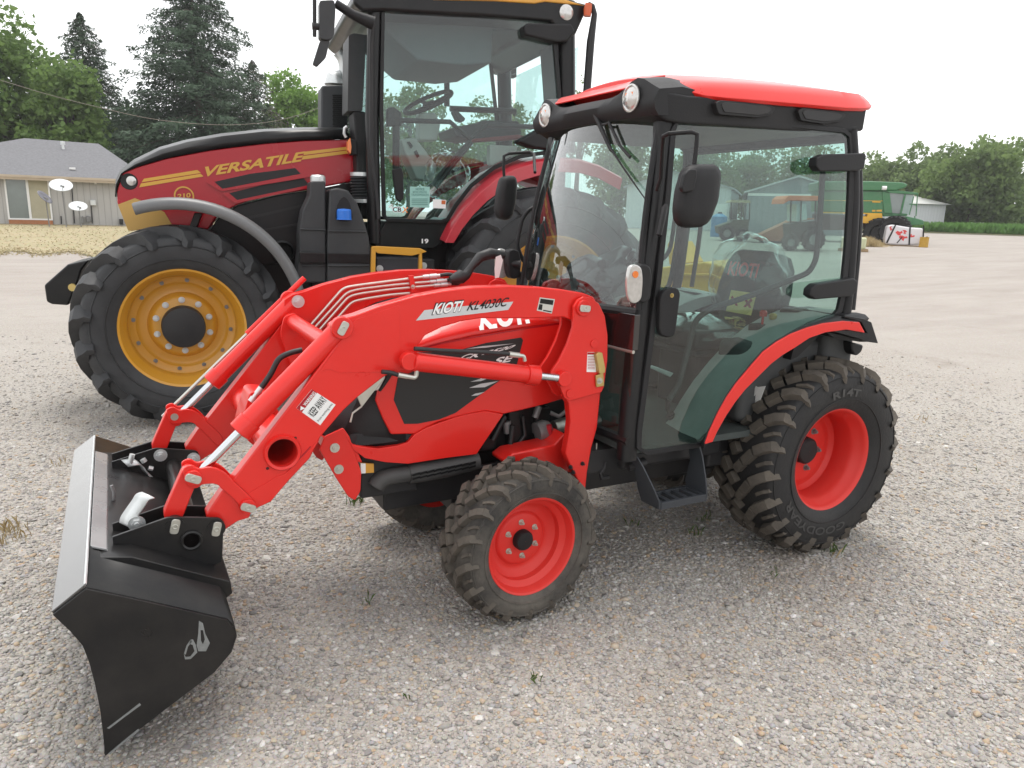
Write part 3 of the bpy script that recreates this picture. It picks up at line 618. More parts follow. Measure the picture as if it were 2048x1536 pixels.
def arm_side(s):
    m = MB(); m.slab(arm, s*.378, s*.44); o = m.build('loader_arm', M['red'], T); bore(o, (TT.x, s*.41, TT.z), .0515, M['hole'])
    q = o.modifiers.new('bevel', 'BEVEL'); q.width = .005; q.segments = 2; q.limit_method = 'ANGLE'; q.angle_limit = R(35)
    t = MB(); t.lathe([(.052, s*.4405), (.052, s*.452), (.062, s*.455), (.066, s*.448), (.066, s*.438)], (TT.x, 0, TT.z), n=40); t.build('tube_collar', M['red'], o, smooth=30)
    for u, v in z5([(1488, 492), (1203, 802)]):
        p = at(u, v, y=.44); k = MB(); k.lathe([(.0055, s*.4408), (.001, s*.4408)], (p[0], 0, p[2]), n=14); k.build('drain_hole', M['black'], o)
    p = at(817, 722, y=.445); k = MB(); k.cyl((0, 0, 0), .038, .03, n=28); k.build('pin_boss', M['red'], o, bevel=.004, loc=(p[0], s*.447, p[2])); flagpin((p[0], s*.463, p[2]), R(-60), s, o)
    p = at(683, 655, y=.445); k = MB(); k.cyl((0, 0, 0), .040, .03, n=28); k.build('pin_boss', M['red'], o, bevel=.004, loc=(p[0], s*.447, p[2])); flagpin((p[0], s*.463, p[2]), R(-60), s, o)
    return o
ao = arm_side(1); arm_side(-1)
lowg = xz([(497, 986), (530, 968), (556, 952), (570, 948), (640, 878), (612, 922), (575, 962), (542, 1002), (503, 1020)], .442)
for pg in (gus, lowg): MB().slab(rpoly(pg, .01), .4395, .4425).build('gusset_plate', M['red'], ao, bevel=.001)
q = MB(); q.slab(xz(z5([(1380, 862), (1640, 575), (1650, 582), (1392, 872)]), .4405), .4395, .4412); q.build('arm_slot', M['crimson'], ao, smooth=0)
# decals on the near arm
def A(u, v): return Vector(at(u, v, y=.4405))
q = MB(); q.sheet([A(*p) for p in z7([(795, 413), (845, 352), (1060, 330), (1365, 302), (1335, 350), (1100, 378)])], (0, .001, 0)); q.build('grey_flash_decal', M['silver'], ao, smooth=0)
q = MB(); text(q, 'KIOTI', [A(*p) for p in z7([(884, 383), (1052, 363), (893, 309)])], .055, .10, .0016); q.build('brand_outline', M['black'], ao, smooth=0)
q = MB(); text(q, 'KIOTI', [A(*p) for p in z7([(890, 378), (1050, 360), (899, 314)])], .03, .10, .0022); q.build('brand_lettering', M['white'], ao, smooth=0)
q = MB(); text(q, 'KL4030C', [A(*p) for p in z7([(1090, 356), (1318, 329), (1098, 303)])], .012, .08, .0022); q.build('loader_lettering', M['black'], ao, smooth=0)
q = MB(); q.sheet([A(*p) for p in z7([(1520, 277), (1608, 288), (1590, 372), (1502, 354)])], (0, .001, 0)); q.build('data_plate', M['cream'], ao, smooth=0)
q = MB(); q.sheet([A(*p) for p in z7([(1524, 284), (1600, 294), (1595, 322), (1519, 311)])], (0, .0016, 0)); q.sheet([A(*p) for p in z7([(1517, 316), (1536, 319), (1532, 352), (1509, 348)])], (0, .0016, 0)); q.sheet([A(*p) for p in z7([(1540, 349), (1588, 358), (1586, 365), (1538, 356)])], (0, .0016, 0)); q.build('data_plate_print', M['black'], ao, smooth=0)
W = lambda p: [A(*c) for c in z7(p)]
q = MB(); q.sheet(W([(95, 925), (185, 815), (325, 905), (235, 1025)]), (0, .001, 0)); q.build('warning_label', M['white'], ao, smooth=0)
q = MB(); q.sheet(W([(96, 925), (186, 815), (216, 835), (128, 948)]), (0, .0016, 0)); q.build('warning_header', M['crimson'], ao, smooth=0)
q = MB(); text(q, 'WARNING', W([(150, 914), (212, 838), (132, 902)]), .02, 0, .0024); q.add([p+Vector((0, .0024, 0)) for p in W([(118, 938), (146, 925), (120, 912)])], [(0, 1, 2)]); q.build('warning_word', M['white'], ao, smooth=0)
q = MB(); text(q, 'KEEP AWAY', W([(198, 978), (278, 878), (160, 952)]), .01, 0, .0022); text(q, 'from working area', W([(228, 1008), (312, 905), (214, 997)]), 0, 0, .0022); q.build('warning_print', M['black'], ao, smooth=0)

# curved lever plates and straight links at the bucket end
ban = xz(z5([(340, 830), (368, 790), (430, 772), (500, 806), (600, 792), (690, 808), (780, 858), (870, 950), (1000, 1070), (1052, 1130), (1062, 1205), (1010, 1250), (930, 1195), (850, 1112), (770, 1040), (728, 1010), (700, 978), (640, 962), (560, 968), (505, 980), (430, 985), (370, 940)]), .455)
ban = smooth_closed(ban, 3)
lnk = rpoly(xz(z5([(335, 850), (395, 800), (500, 850), (505, 930), (400, 1190), (345, 1330), (250, 1420), (165, 1390), (140, 1290)]), .455), .012)
def link_side(s):
    m = MB()
    for y in (.442, .372): m.slab(ban, s*y, s*(y+.012))
    o = m.build('curved_lever', M['red'], T, bevel=.003)
    m = MB(); m.slab(lnk, s*.390, s*.430); o2 = m.build('bucket_link', M['red'], T, bevel=.005)
    for (u, v), a in ((z5([(440, 898)])[0], R(25)), (z5([(1000, 1193)])[0], R(25))):
        p = at(u, v, y=.458); k = MB(); k.cyl((0, 0, 0), .027, .016, n=26); k.build('pin_boss', M['red'], o, bevel=.003, loc=(p[0], s*.458, p[2])); flagpin((p[0], s*.466, p[2]), a, s, o)
    m = MB(); p = at(*z5([(440, 898)])[0], y=.455); m.rod((p[0], s*.37, p[2]), (p[0], s*.455, p[2]), .016); m.build('lever_pin', M['zinc'], o)
both(link_side)
a, b = Vector(at(683, 655, y=.410)), Vector(at(388, 957, y=.410)); d = (b-a).normalized(); ep = Vector(at(478, 864, y=.410)); L = (ep-a).dot(d)
def bcyl(s):
    f = lambda v: Vector((v.x, s*v.y, v.z))
    q = MB(); q.tube([f(a+d*t) for t in (-.02, .0, .005, L-.055, L-.055, L-.003, L)], [.030, .036, .0375, .0375, .043, .043, .038], 22); o = q.build('bucket_cylinder', M['red'], T, smooth=35)
    q = MB(); q.rod(f(a+d*L), f(b), .0155, 18); q.build('cylinder_rod', M['chrome'], o)
    q = MB(); q.cyl((0, 0, 0), .028, .05, n=22); q.build('rod_eye', M['red'], o, loc=tuple(f(b)), bevel=.003)
both(bcyl)
a2, b2 = Vector(at(817, 722, y=.475)), Vector(at(1127, 757, y=.475)); d2 = (b2-a2).normalized(); L2 = (Vector(at(1075, 748, y=.475))-a2).dot(d2)
def lcyl(s):
    f = lambda v: Vector((v.x, s*v.y, v.z))
    q = MB(); q.tube([f(a2+d2*t) for t in (.02, .025, L2-.055, L2-.055, L2-.002, L2)], [.030, .036, .036, .042, .042, .036], 22); o = q.build('lift_cylinder', M['red'], T, smooth=35)
    q = MB(); q.rod(f(a2+d2*(L2-.01)), f(b2-d2*.025), .0165, 18); q.build('cylinder_rod', M['chrome'], o)
    for e in (a2, b2):
        q = MB(); q.cyl((0, 0, 0), .033, .036, n=22); q.build('cylinder_eye', M['red'], o, loc=tuple(f(e)), bevel=.003)
    q = MB(); q.tube(smooth_open([f(Vector(at(u, v, y=.485))) for u, v in z7([(785, 577), (950, 588), (1150, 596), (1290, 605), (1350, 610)])]), .0085, 10); q.build('cylinder_hose', M['cable'], o)
    q = MB(); q.tube([f(Vector(at(u, v, y=.485))) for u, v in z7([(1340, 609), (1400, 617)])], .011, 8); q.tube(rpath([f(Vector(at(u, v, y=.485))) for u, v in z7([(1395, 617), (1428, 620), (1432, 650)])], .01), .008, 8); q.tube(rpath([f(Vector(at(u, v, y=.485))) for u, v in z7([(680, 728), (745, 740), (795, 745), (800, 700)])], .012), [.009]*2+[.0095]*6, 8) if False else None
    q.build('hose_fitting', M['zinc'], o); q = MB(); q.tube([f(Vector(at(u, v, y=.485))) for u, v in z7([(690, 730), (745, 740)])], .010, 8); q.tube(rpath([f(Vector(at(u, v, y=.485))) for u, v in z7([(745, 740), (795, 748), (803, 695)])], .012), .009, 8)
    q.build('hose_fitting', M['zinc'], o)
    q = MB(); q.tube([f(Vector(at(u, v, y=.484))) for u, v in z7([(595, 712), (640, 716), (692, 731)])], .0085, 8); q.build('short_hose', M['cable'], o)
both(lcyl)
# tubes across the loader
q = MB(); p = Vector((2.437, 0, 1.172)); q.rod((p.x, -.38, p.z), (p.x, .38, p.z), .033, 22); q.build('cross_tube', M['red'], T)
both(lambda s: MB().slab(rpoly([(2.37, 1.13), (2.43, 1.215), (2.48, 1.20), (2.50, 1.12), (2.44, .92), (2.37, .98)], .02), s*.30, s*.312).build('tube_gusset', M['red'], T, bevel=.003))
q = MB(); q.tube([(TT.x, -.38, TT.z), (TT.x, .38, TT.z)], .062, 30, cap=False); o = q.build('torque_tube', M['red'], T)
q = MB(); q.slab(rpoly([(TT.x-.09, TT.z-.02), (TT.x-.02, TT.z+.14), (TT.x+.05, TT.z+.15), (TT.x+.10, TT.z-.01), (TT.x+.03, TT.z-.09)], .02), -.05, .10); q.build('valve_cover', M['red'], o, bevel=.004)
# hydraulic pipes on the far arm
base = [z7([(110, 520), (370, 222), (450, 208), (640, 183), (845, 157)]), z7([(125, 540), (392, 248), (460, 230), (640, 207), (885, 185)]), z7([(150, 560), (402, 272), (470, 255), (640, 231), (910, 206)]), z7([(180, 575), (420, 303), (490, 287), (640, 262), (760, 252)])]
for i, pl in enumerate(base):
    q = MB(); q.tube(rpath([at(u, v, y=-.345) for u, v in pl], .05), .0065, 8); o = q.build('hydraulic_pipe', M['zinc'], T)
    if i < 3:
        u, v = pl[-1]; q = MB(); q.tube([at(u+t, v-t*.09, y=-.345) for t in (-3, 8, 8, 10, 10, 24, 24, 31)], [.010, .010, .007, .007, .011, .011, .008, .008], 10); q.build('pipe_coupling', M['galv'], o)
        q = MB(); q.tube(smooth_open([at(u+31, v-3, y=-.345), at(u+48, v-5, y=-.34), at(915, 552-3*i, y=-.33)]), .009, 8); q.build('feed_hose', M['cable'], o)
q = MB(); q.slab(xz(z7([(752, 150), (780, 148), (797, 240), (770, 252)]), -.335), -.345, -.330); o = q.build('pipe_clamp', M['rimred'], T, bevel=.002)
bolt(at(*z7([(778, 215)])[0], y=-.33), .007, 'zinc', 1, o)
q = MB(); q.tube(smooth_open([at(u, v, y=-.32) for u, v in z7([(1000, 185), (1030, 160), (1055, 150), (1085, 140), (1110, 100), (1150, 60), (1200, 40)])]), [.02]+[.026]*14+[.036]*16, 12) if False else q.tube([at(u, v, y=-.32) for u, v in z7([(995, 175), (1030, 165), (1060, 155), (1090, 145), (1120, 100), (1170, 40), (1230, 20), (1310, 30)])], [.016, .028, .036, .024, .018, .026, .028, .02], 14)
q.build('hose_sleeve', M['cable'], T)
q = MB(); q.sheet([at(u, v, y=-.30) for u, v in z7([(1262, 40), (1290, 28), (1302, 60), (1280, 160), (1258, 165), (1255, 110)])], (0, .004, 0)); q.build('hose_tag', M['white'], T, smooth=0)
for pts in (z5([(1, 1)]),):
    for hp in ([(562, 643), (535, 645), (511, 662), (497, 685), (484, 708), (469, 727)], [(604, 700), (580, 706), (558, 718), (543, 745), (530, 765), (518, 781)]):
        y = -.43 if hp[0][0] < 570 else .30
        q = MB(); q.tube(smooth_open([at(u, v, y=y) for u, v in hp]), .0105, 10); o = q.build('loader_hose', M['cable'], T)
        q = MB(); u, v = hp[-1]; q.tube([at(u+t*.75, v-t, y=y) for t in (6, -6, -6, -14, -14, -22)], [.011, .011, .008, .008, .012, .012], 10); q.build('hose_fitting', M['galv'], o)
# level indicator rod on the far cylinder
q = MB(); q.rod(at(609, 556, y=-.47), at(494, 668, y=-.47), .0135, 12); o = q.build('indicator_tube', M['red'], T)
q = MB(); q.rod(at(496, 666, y=-.47), at(325, 833, y=-.47), .0075, 10); q.build('indicator_rod', M['zinc'], o)
q = MB(); q.slab(rpoly(xz(z5([(110, 265), (230, 190), (300, 235), (325, 290), (300, 340), (250, 345), (200, 280)]), -.43), .01), -.44, -.432); q.build('indicator_plate', M['galv'], o, bevel=.002)
bolt(at(*z5([(268, 295)])[0], y=-.432), .018, 'galv', 1, o); bolt(at(596, 603, y=-.375), .018, 'galv', 1, T)

# --- bucket
BH = .80
sideI = [(105, 1230), (172, 1178), (300, 1205), (455, 1240), (468, 1256), (472, 1275), (462, 1306), (428, 1346), (330, 1420), (210, 1513), (206, 1470), (200, 1420), (190, 1370), (178, 1325), (165, 1292), (140, 1263)]
bs = xz(sideI, BH)
B = empty('bucket', (0, 0, 0), 0, T)
both(lambda s: MB().slab(bs, s*(BH-.010), s*BH).build('side_plate', M['bucket'], B, bevel=.002))
prof = [bs[i] for i in (0, 1, 2, 3, 4, 5, 6, 7, 8, 9)]
q = MB(); secs = [[(x, y, z) for x, z in prof[1:]] for y in np.linspace(-BH+.009, BH-.009, 3)]; q.loft(secs, cap=False, ring=False); q.build('shell', M['bucket'], B, smooth=40, solid=.008)
q = MB(); q.loft([[(bs[0][0], y, bs[0][1]), (bs[1][0], y, bs[1][1]+.004)] for y in (-BH+.011, BH-.011)], cap=False, ring=False); q.build('top_lip', M['lip'], B, smooth=0, solid=.012, bevel=.002)
ed = Vector((bs[9][0]-bs[8][0], 0, bs[9][1]-bs[8][1])).normalized()
# welded hanger plates, stiffener bars and the flat bar along the top
hang = rpoly(xz(z4([(690, 1200), (1270, 995), (1560, 1000), (1790, 1005), (1830, 1045), (1815, 1450), (1690, 1512), (1200, 1400), (700, 1292)]), .47), [.002, .01, .01, .03, .03, .01, .01, .01, .002])
both(lambda s: [MB().slab(hang, s*(.47-.012), s*.47).build('hanger_plate', M['bucket'], B, bevel=.002), MB().slab(hang, s*.345, s*.355).build('hanger_plate', M['bucket'], B, bevel=.002)])
bar = [Vector(at(u, v, y=.47)) for u, v in ((174, 1112), (214, 1092))]
q = MB(); b0, b1 = Vector((bs[1][0]-.006, 0, bs[1][1]+.012)), Vector((bar[1].x, 0, bar[1].z+.012)); q.sheet([(b0.x, -.52, b0.z), (b0.x, .52, b0.z), (b1.x, .52, b1.z), (b1.x, -.52, b1.z)], (-.004, 0, -.010)); q.build('flat_bar', pbr('sky_sheen_bar', (.36, .36, .365), .28, metal=.25, var=.25, coat=.5, dust=.1), B, smooth=0, bevel=.002)  # pale base colour stands in for the sky mirrored in the flat bar
q = MB(); q.tube([(bs[1][0]+.002, y+.0, bs[1][1]+.006+.0015*math.sin(y*70)) for y in np.linspace(-BH+.02, BH-.02, 60)], .0045, 6); q.build('weld_bead', M['galv'], B)
stf = xz(z4([(445, 1385), (690, 1290), (1200, 1400), (1690, 1512), (1760, 1480), (1850, 1560), (1740, 1700), (1240, 1590), (440, 1410)]), .47)
nrm = Vector((bs[1][1]-bs[3][1], -(bs[1][0]-bs[3][0]))).normalized(); nrm = nrm if nrm.y > 0 else -nrm; up_ = .030; tdir = (Vector(bs[3])-Vector(bs[1])).normalized(); s0, s3 = Vector(bs[1])+tdir*.02, Vector(bs[3])+tdir*.03
stf = [tuple(s0), tuple(s0+nrm*up_*.3+tdir*.03), tuple(s0+nrm*up_+tdir*.10), tuple(s3+nrm*up_), tuple(s3+tdir*.025-nrm*.01), tuple(s3-nrm*.055), tuple(s3-nrm*.04-tdir*.04)]
q = MB(); q.slab(stf, -.57, .57); q.build('stiffener_channel', M['bucket'], B, bevel=.004)
c0 = Vector(at(*z4([(1500, 1230)])[0], y=.47))
q = MB(); q.rod((c0.x, -.46, c0.z), (c0.x, .46, c0.z), .034, 24); q.build('hanger_tube', M['bucket'], B)
q = MB(); q.lathe([(.036, .470), (.036, .478), (.030, .480), (.025, .476)], (c0.x, 0, c0.z), n=28); q.build('tube_ring', M['bucket'], B); MB().lathe([(.025, .4712), (.001, .4712)], (c0.x, 0, c0.z), n=24).build('tube_opening', M['hole'], B)
for (u, v), a in ((z4([(1330, 1085)])[0], R(75)), (z4([(1755, 1110)])[0], R(75))):
    p = at(u, v, y=.47); flagpin((p[0], .472, p[2]), -a, 1, B); k = MB(); k.cyl((0, 0, 0), .03, .03, n=24); k.build('pin_boss', M['bucket'], B, loc=(p[0], .4585, p[2]))
    bolt((p[0], -.345, p[2]), .017, 'galv', 1, B)
p = Vector(at(*z4([(880, 1010)])[0], y=.40))
def latch(y, k):
    pts = [(p.x+.02, p.z-.04), (p.x, p.z), (p.x-.055, p.z+.085), (p.x-.085, p.z+.10)]
    q = MB(); q.loft([[(x, y+e, z) for e in (-.022, .022)] for x, z in smooth_open(pts, 4)], cap=False, ring=False); q.build('latch_handle', M['galv'], B, solid=.006)
    bolt((p.x+.01, y+.02, p.z-.02), .016, 'galv', 1, B)
q = MB(); hp = [at(u, v, y=.38) for u, v in z4([(830, 1080), (850, 1010), (960, 850), (1000, 790), (1060, 770)])]
q.loft([[tuple(np.array(c)+np.array(e)) for e in ((-.018, .02, -.006), (.018, -.02, .006))] for c in smooth_open(hp, 4)], cap=False, ring=False); q.build('latch_handle', M['galv'], B, solid=.006)
bolt(at(*z4([(940, 1060)])[0], y=.40), .017, 'galv', 1, B)
q = MB(); hp = [at(u, v, y=-.34) for u, v in z4([(810, 440), (930, 420), (970, 450), (1030, 545), (1065, 545)])]
q.loft([[tuple(np.array(c)+np.array(e)) for e in ((-.014, .01, -.016), (.014, -.01, .016))] for c in hp], cap=False, ring=False); q.build('latch_handle', M['galv'], B, solid=.006)
q = MB(); q.tube([at(u, v, y=-.33) for u, v in z4([(870, 440), (895, 350)])], .011, 10); q.tube([at(u, v, y=-.33) for u, v in z4([(1000, 400), (1020, 430)])], .012, 8); q.tube([at(u, v, y=-.33) for u, v in z4([(1060, 490), (1105, 500)])], .010, 8); q.build('latch_bolt', M['galv'], B)
q = MB(); q.tube(rpath([at(u, v, y=.05) for u, v in z4([(680, 670), (710, 740), (700, 860), (760, 940), (800, 990)])], .03), .006, 8); q.build('latch_spring_rod', M['steel'], B)
# scuffs on the near side plate
scuff = pbr('bare_scuffed_metal', (.22, .23, .23), .5, metal=.3, var=.3, scale=60)
z6 = lambda p: zoomed((60, 820), 2.1453, p)
q = MB()
for pl in ([(725, 905), (742, 915), (752, 960), (772, 1000), (755, 1035), (722, 1035), (715, 1010), (722, 960)], [(690, 985), (700, 985), (712, 1010), (718, 1040), (690, 1068), (665, 1070), (660, 1045), (668, 1060), (688, 1058), (706, 1035), (698, 1008), (684, 1003)], [(690, 985), (672, 1010), (661, 1045), (668, 1050), (678, 1015), (694, 995)], [(330, 1365), (390, 1320), (470, 1258), (476, 1266), (400, 1322), (340, 1368)], [(335, 1475), (400, 1420), (465, 1368), (470, 1376), (400, 1430), (345, 1478)]):
    q.slab([(x, z) for x, z in xz(z6(pl), BH+.001)], BH, BH+.0012); q.build('scuff_mark', scuff, B, smooth=0); q = MB()
q = MB(); q.slab(xz(z6([(732, 945), (742, 945), (750, 985), (742, 1005), (734, 990)]), BH+.002), BH+.001, BH+.0018); q.build('scuff_hole', M['bucket'], B, smooth=0)
# --- cab of the compact tractor
DN = np.array([.094, 1, .073])
def D(u, v, off=0): return Vector(at_plane(u, v, DN, .72+off))
def mir(p, s): return Vector((p[0], s*p[1], p[2]))
zd = lambda p: zoomed((1280, 220), 3.658, p)
zb = lambda p: zoomed((1240, 480), 3.6583, p)
zc = lambda p: zoomed((1000, 200), 3.84, p)
def band(outer, inner, off, s, name, mat, parent, **k):
    q = MB(); n = len(outer); o = Vector((.0, s*off, 0))
    a = [mir(p, s) for p in outer]; b = [mir(p, s) for p in inner]
    vs = a+b+[p+o for p in a]+[p+o for p in b]
    fs = []
    for i in range(n):
        j = (i+1) % n
        fs += [(i, j, n+j, n+i), (2*n+i, 3*n+i, 3*n+j, 2*n+j), (i, 2*n+i, 2*n+j, j), (n+i, n+j, 3*n+j, 3*n+i)]
    return q.add(vs, fs).build(name, mat, parent, **k)
pane_px = [(1353, 243), (1500, 248), (1600, 258), (1682, 267), (1692, 275), (1694, 300), (1691, 400), (1685, 500), (1676, 590), (1670, 618), (1655, 636), (1620, 652), (1580, 673), (1540, 702), (1500, 742), (1465, 785), (1436, 830), (1415, 868), (1402, 882), (1350, 890), (1290, 899), (1279, 893), (1280, 860), (1298, 720), (1318, 560), (1338, 380), (1347, 262)]
def grow(px, k, c=(1490, 520)):
    out = []; n = len(px)
    for i in range(n):
        a, b = Vector(px[i-1]), Vector(px[(i+1) % n]); t = (b-a).normalized(); nn = Vector((t.y, -t.x)); out.append((px[i][0]+nn.x*k, px[i][1]+nn.y*k))
    return out
outer_px = grow(pane_px, 10)
door = [D(*p) for p in pane_px]; dout = [D(*p) for p in outer_px]
def door_side(s):
    o = band(dout, door, .018, s, 'cab_door', M['plastic'], T, smooth=30, bevel=.003)
    q = MB(); q.add([mir(p, s)+Vector((0, s*.009, 0)) for p in door], [tuple(range(len(door)))]); q.build('door_glass', M['glass'], o, smooth=0)
    # inner grab rail that runs round the inside of the pane
    rail = [(1646, 335), (1640, 430), (1632, 520), (1618, 545), (1520, 585), (1420, 618), (1390, 640), (1378, 690), (1358, 770), (1338, 800)]
    q = MB(); q.tube(rpath([mir(D(u, v, -.06), s) for u, v in rail], .05), .0135, 10); q.build('door_rail', M['greyplastic'], o)
    # two hinges and the pull handle
    if s == 1:
        for pl in ([(1622, 316), (1640, 309), (1728, 306), (1731, 312), (1728, 338), (1712, 342), (1630, 343), (1621, 333)], [(1611, 577), (1622, 567), (1706, 556), (1715, 563), (1714, 583), (1704, 593), (1622, 598), (1610, 590)]):
            pts = rpoly([(p.x, p.z) for p in (D(u, v, .06) for u, v in pl)], .006); ym = D(*pl[2], .03).y
            q = MB(); q.slab(pts, ym-.012, ym+.035); q.build('hinge', M['plastic'], o, bevel=.008, seg=3)
    hp = rpoly([(p.x, p.z) for p in (D(u, v, .02) for u, v in zb([(262, 420), (290, 365), (345, 342), (400, 350), (420, 390), (395, 690), (345, 715), (280, 690), (265, 640)]))], .012)
    ym = D(1335, 620, .02).y
    q = MB(); q.slab(hp, s*(ym-.01), s*(ym+.022)); h = q.build('door_handle', M['plastic'], o, bevel=.007, seg=3)
    hp = rpoly([(p.x, p.z) for p in (D(u, v, .045) for u, v in zb([(350, 435), (410, 430), (392, 690), (360, 700), (345, 640)]))], .008)
    q = MB(); q.slab(hp, s*(ym+.022), s*(ym+.034)); q.build('pull_lever', M['plastic'], h, bevel=.004) if False else None
    if s == 1: bolt(D(*zb([(377, 405)])[0], .045), .006, 'brass', 1, o, 'keyhole', .004)
both(door_side)
# frame: front posts, rear posts, sill
fpL = [Vector((1.050, .462, 2.12)), Vector((1.075, .480, 1.90)), Vector((1.110, .510, 1.60)), Vector((1.150, .542, 1.30)), Vector((1.178, .560, 1.0)), Vector((1.185, .567, .66))]
fp_px = [(1341, 225), (1334, 300), (1312, 470), (1292, 610), (1276, 760), (1262, 920)]
fpL = [D(u, v, -.01) for u, v in fp_px]
def frame_side(s):
    q = MB()
    secs = []
    for p in smooth_open([tuple(v) for v in fpL], 4):
        x, y, z = p[0], s*p[1], p[2]; secs.append([(x+.050, y-s*.018, z), (x+.046, y-s*.050, z), (x-.018, y-s*.050, z), (x-.030, y-s*.02, z), (x-.020, y+s*.012, z), (x+.015, y+s*.02, z), (x+.040, y+s*.010, z)])
    q.loft(secs); o = q.build('front_post', M['black'], T, smooth=50)
    q = MB(); rp = [D(u, v, -.005) for u, v in ((1701, 262), (1705, 330), (1706, 410), (1701, 500), (1695, 580), (1687, 645))]
    q.tube([mir(p, s) for p in smooth_open([tuple(v) for v in rp], 4)], .030, 16); q.build('rear_post', M['plastic'], T)
    q = MB(); rp = [D(u, v, -.045) for u, v in ((1716, 340), (1718, 420), (1712, 520), (1702, 620))]; q.tube([mir(p, s)+Vector((-.01, 0, 0)) for p in rp], .014, 8); q.build('rear_gutter', M['charcoal'], T)
    q = MB(); q.tube([mir(D(1341, 232, -.03), s), mir(D(1500, 238, -.03), s), mir(D(1703, 258, -.03), s)], .028, 10); q.build('roof_rail', M['black'], T)
both(frame_side)
# windscreen, bulging forward, and small lower panes beside the hood
wt, wb_ = (1.05, .435, 2.085), (1.165, .520, 1.285)
q = MB(); secs = []
for t in np.linspace(0, 1, 9):
    x0, h, z = (wt[i]+(wb_[i]-wt[i])*t for i in range(3)); x0 += .02*math.sin(math.pi*t)
    secs.append([(x0+.085*(1-abs(u)**2.2), u*h, z) for u in np.linspace(-1, 1, 15)])
q.loft(secs, cap=False, ring=False); q.build('windscreen', M['wglass'], T, smooth=180)
q = MB(); q.tube([(p[0]+.004, p[1], p[2]-.012) for p in secs[-1]], .020, 8); q.build('windscreen_seal', M['plastic'], T)
def rightpost(s):
    q = MB(); q.tube([(p[0], p[1], p[2]) for p in ((sec[-1] if s > 0 else sec[0]) for sec in secs)], .014, 8); q.build('windscreen_edge', M['plastic'], T)
both(rightpost)
def lower_side(s):
    q = MB(); q.sheet([mir(v, s) for v in (Vector((1.225, .30, 1.27)), Vector((1.20, .545, 1.27)), Vector((1.205, .55, 1.115)), Vector((1.225, .30, 1.115)))], (-.03, 0, 0)); q.build('scuttle_panel', pbr('scuttle_black', (.012, .010, .010), .15, coat=1, var=.2), T, bevel=.004)
    q = MB(); q.add([mir(v, s) for v in (Vector((1.215, .30, 1.105)), Vector((1.195, .545, 1.105)), Vector((1.20, .545, .73)), Vector((1.22, .30, .73)))], [(0, 1, 2, 3)]); q.build('lower_pane', M['glass'], T, smooth=0)
    q = MB(); q.rod(mir(Vector((1.222, .29, 1.11)), s), mir(Vector((1.20, .55, 1.11)), s), .008, 8); q.build('pane_trim', M['zinc'], T)
    q = MB(); q.rod(mir(Vector((1.222, .28, .715)), s), mir(Vector((1.20, .56, .715)), s), .022, 8); q.build('pane_sill', M['black'], T)
both(lower_side)
q = MB(); q.bx(.10, 1.20, -.56, .56, .655, .685); q.build('cab_floor', M['floor'], T)
q = MB(); q.bx(.95, 1.21, -.26, .26, .68, 1.13); q.bx(1.0, 1.19, -.25, .25, 1.12, 1.27); q.build('dash', M['darkgrey'], T, bevel=.03, seg=3)
# rear window and its frame
q = MB(); rz = [(-.015, .595, 1.25), (.03, .545, 2.05)]
q.add([(-.02, -.585, 1.22), (-.02, .585, 1.22), (.02, .53, 2.06), (.02, -.53, 2.06)], [(0, 1, 2, 3)]); q.build('rear_window', M['glass'], T, smooth=0)
q = MB(); q.rod((-.02, -.6, 1.215), (-.02, .6, 1.215), .022, 8); q.rod((.025, -.54, 2.07), (.025, .54, 2.07), .03, 8); q.build('rear_window_frame', M['plastic'], T)
q = MB(); q.bx(-.20, .50, -.56, -.30, .70, 1.12); q.bx(-.20, .50, .30, .50, .70, 1.10); q.bx(-.22, 0, -.55, .55, .70, 1.20); q.build('inner_fender', M['darkgrey'], T, bevel=.04, seg=3)
q = MB(); q.bx(.12, .34, .34, .42, 1.10, 1.17); q.bx(-.1, .12, .33, .46, 1.10, 1.24); q.build('side_console', M['plastic'], T, bevel=.015)
for x, y, z, c in ((.30, .40, 1.22, 'redlens'), (.22, .39, 1.20, 'brass'), (.52, .30, .76, 'redlens')):
    k = MB(); k.tube([(x, y, z-.10), (x, y, z-.01), (x, y, z-.01), (x, y, z+.012), (x, y, z+.02)], [.006, .006, .018, .02, .012], 12); k.build('lever', M[c], T)
# seat, plastic film, steering wheel
S = empty('seat', (.30, 0, 0), 0, T)
q = MB(); q.bx(-.22, .26, -.22, .22, .98, 1.02); q.box((.02, 0, 1.07), (.50, .47, .10)); q.build('cushion', M['seat'], S, bevel=.04, seg=3)
q = MB(); q.bx(-.18, .18, -.16, .16, .68, .98); q.build('suspension', M['charcoal'], S, bevel=.02)
rb = Matrix.Rotation(R(-12), 3, 'Y')
q = MB(); q.loft([[Vector((-.24, 0, 1.10))+rb @ Vector((d*(1-.5*abs(t)**3), w*t, h)) for t in np.linspace(-1, 1, 9) for d in (0,)]+[Vector((-.24, 0, 1.10))+rb @ Vector((-.10, w*t, h)) for t in np.linspace(1, -1, 9)] for h, w, d in ((-.02, .20, .05), (.08, .225, .06), (.22, .225, .05), (.34, .205, .04), (.405, .16, .02), (.42, .11, .0))]); q.build('backrest', M['seat'], S, smooth=50)
q = MB(); F = lambda y, h, d=.062: Vector((-.24, 0, 1.10))+rb @ Vector((d, y, h)); text(q, 'KIOTI', [F(-.11, .26), F(.11, .26), F(-.11, .34)], .03, 0, .004); q.build('seat_lettering', M['redlens'], S, smooth=0)
q = MB(); q.sheet([F(-.05, .06, .066), F(.14, .06, .066), F(.14, .18, .066), F(-.05, .18, .066)], (.001, 0, 0)); q.build('seat_sticker', pbr('pale_yellow_sticker', (.70, .58, .18), .5), S, smooth=0)
q = MB()
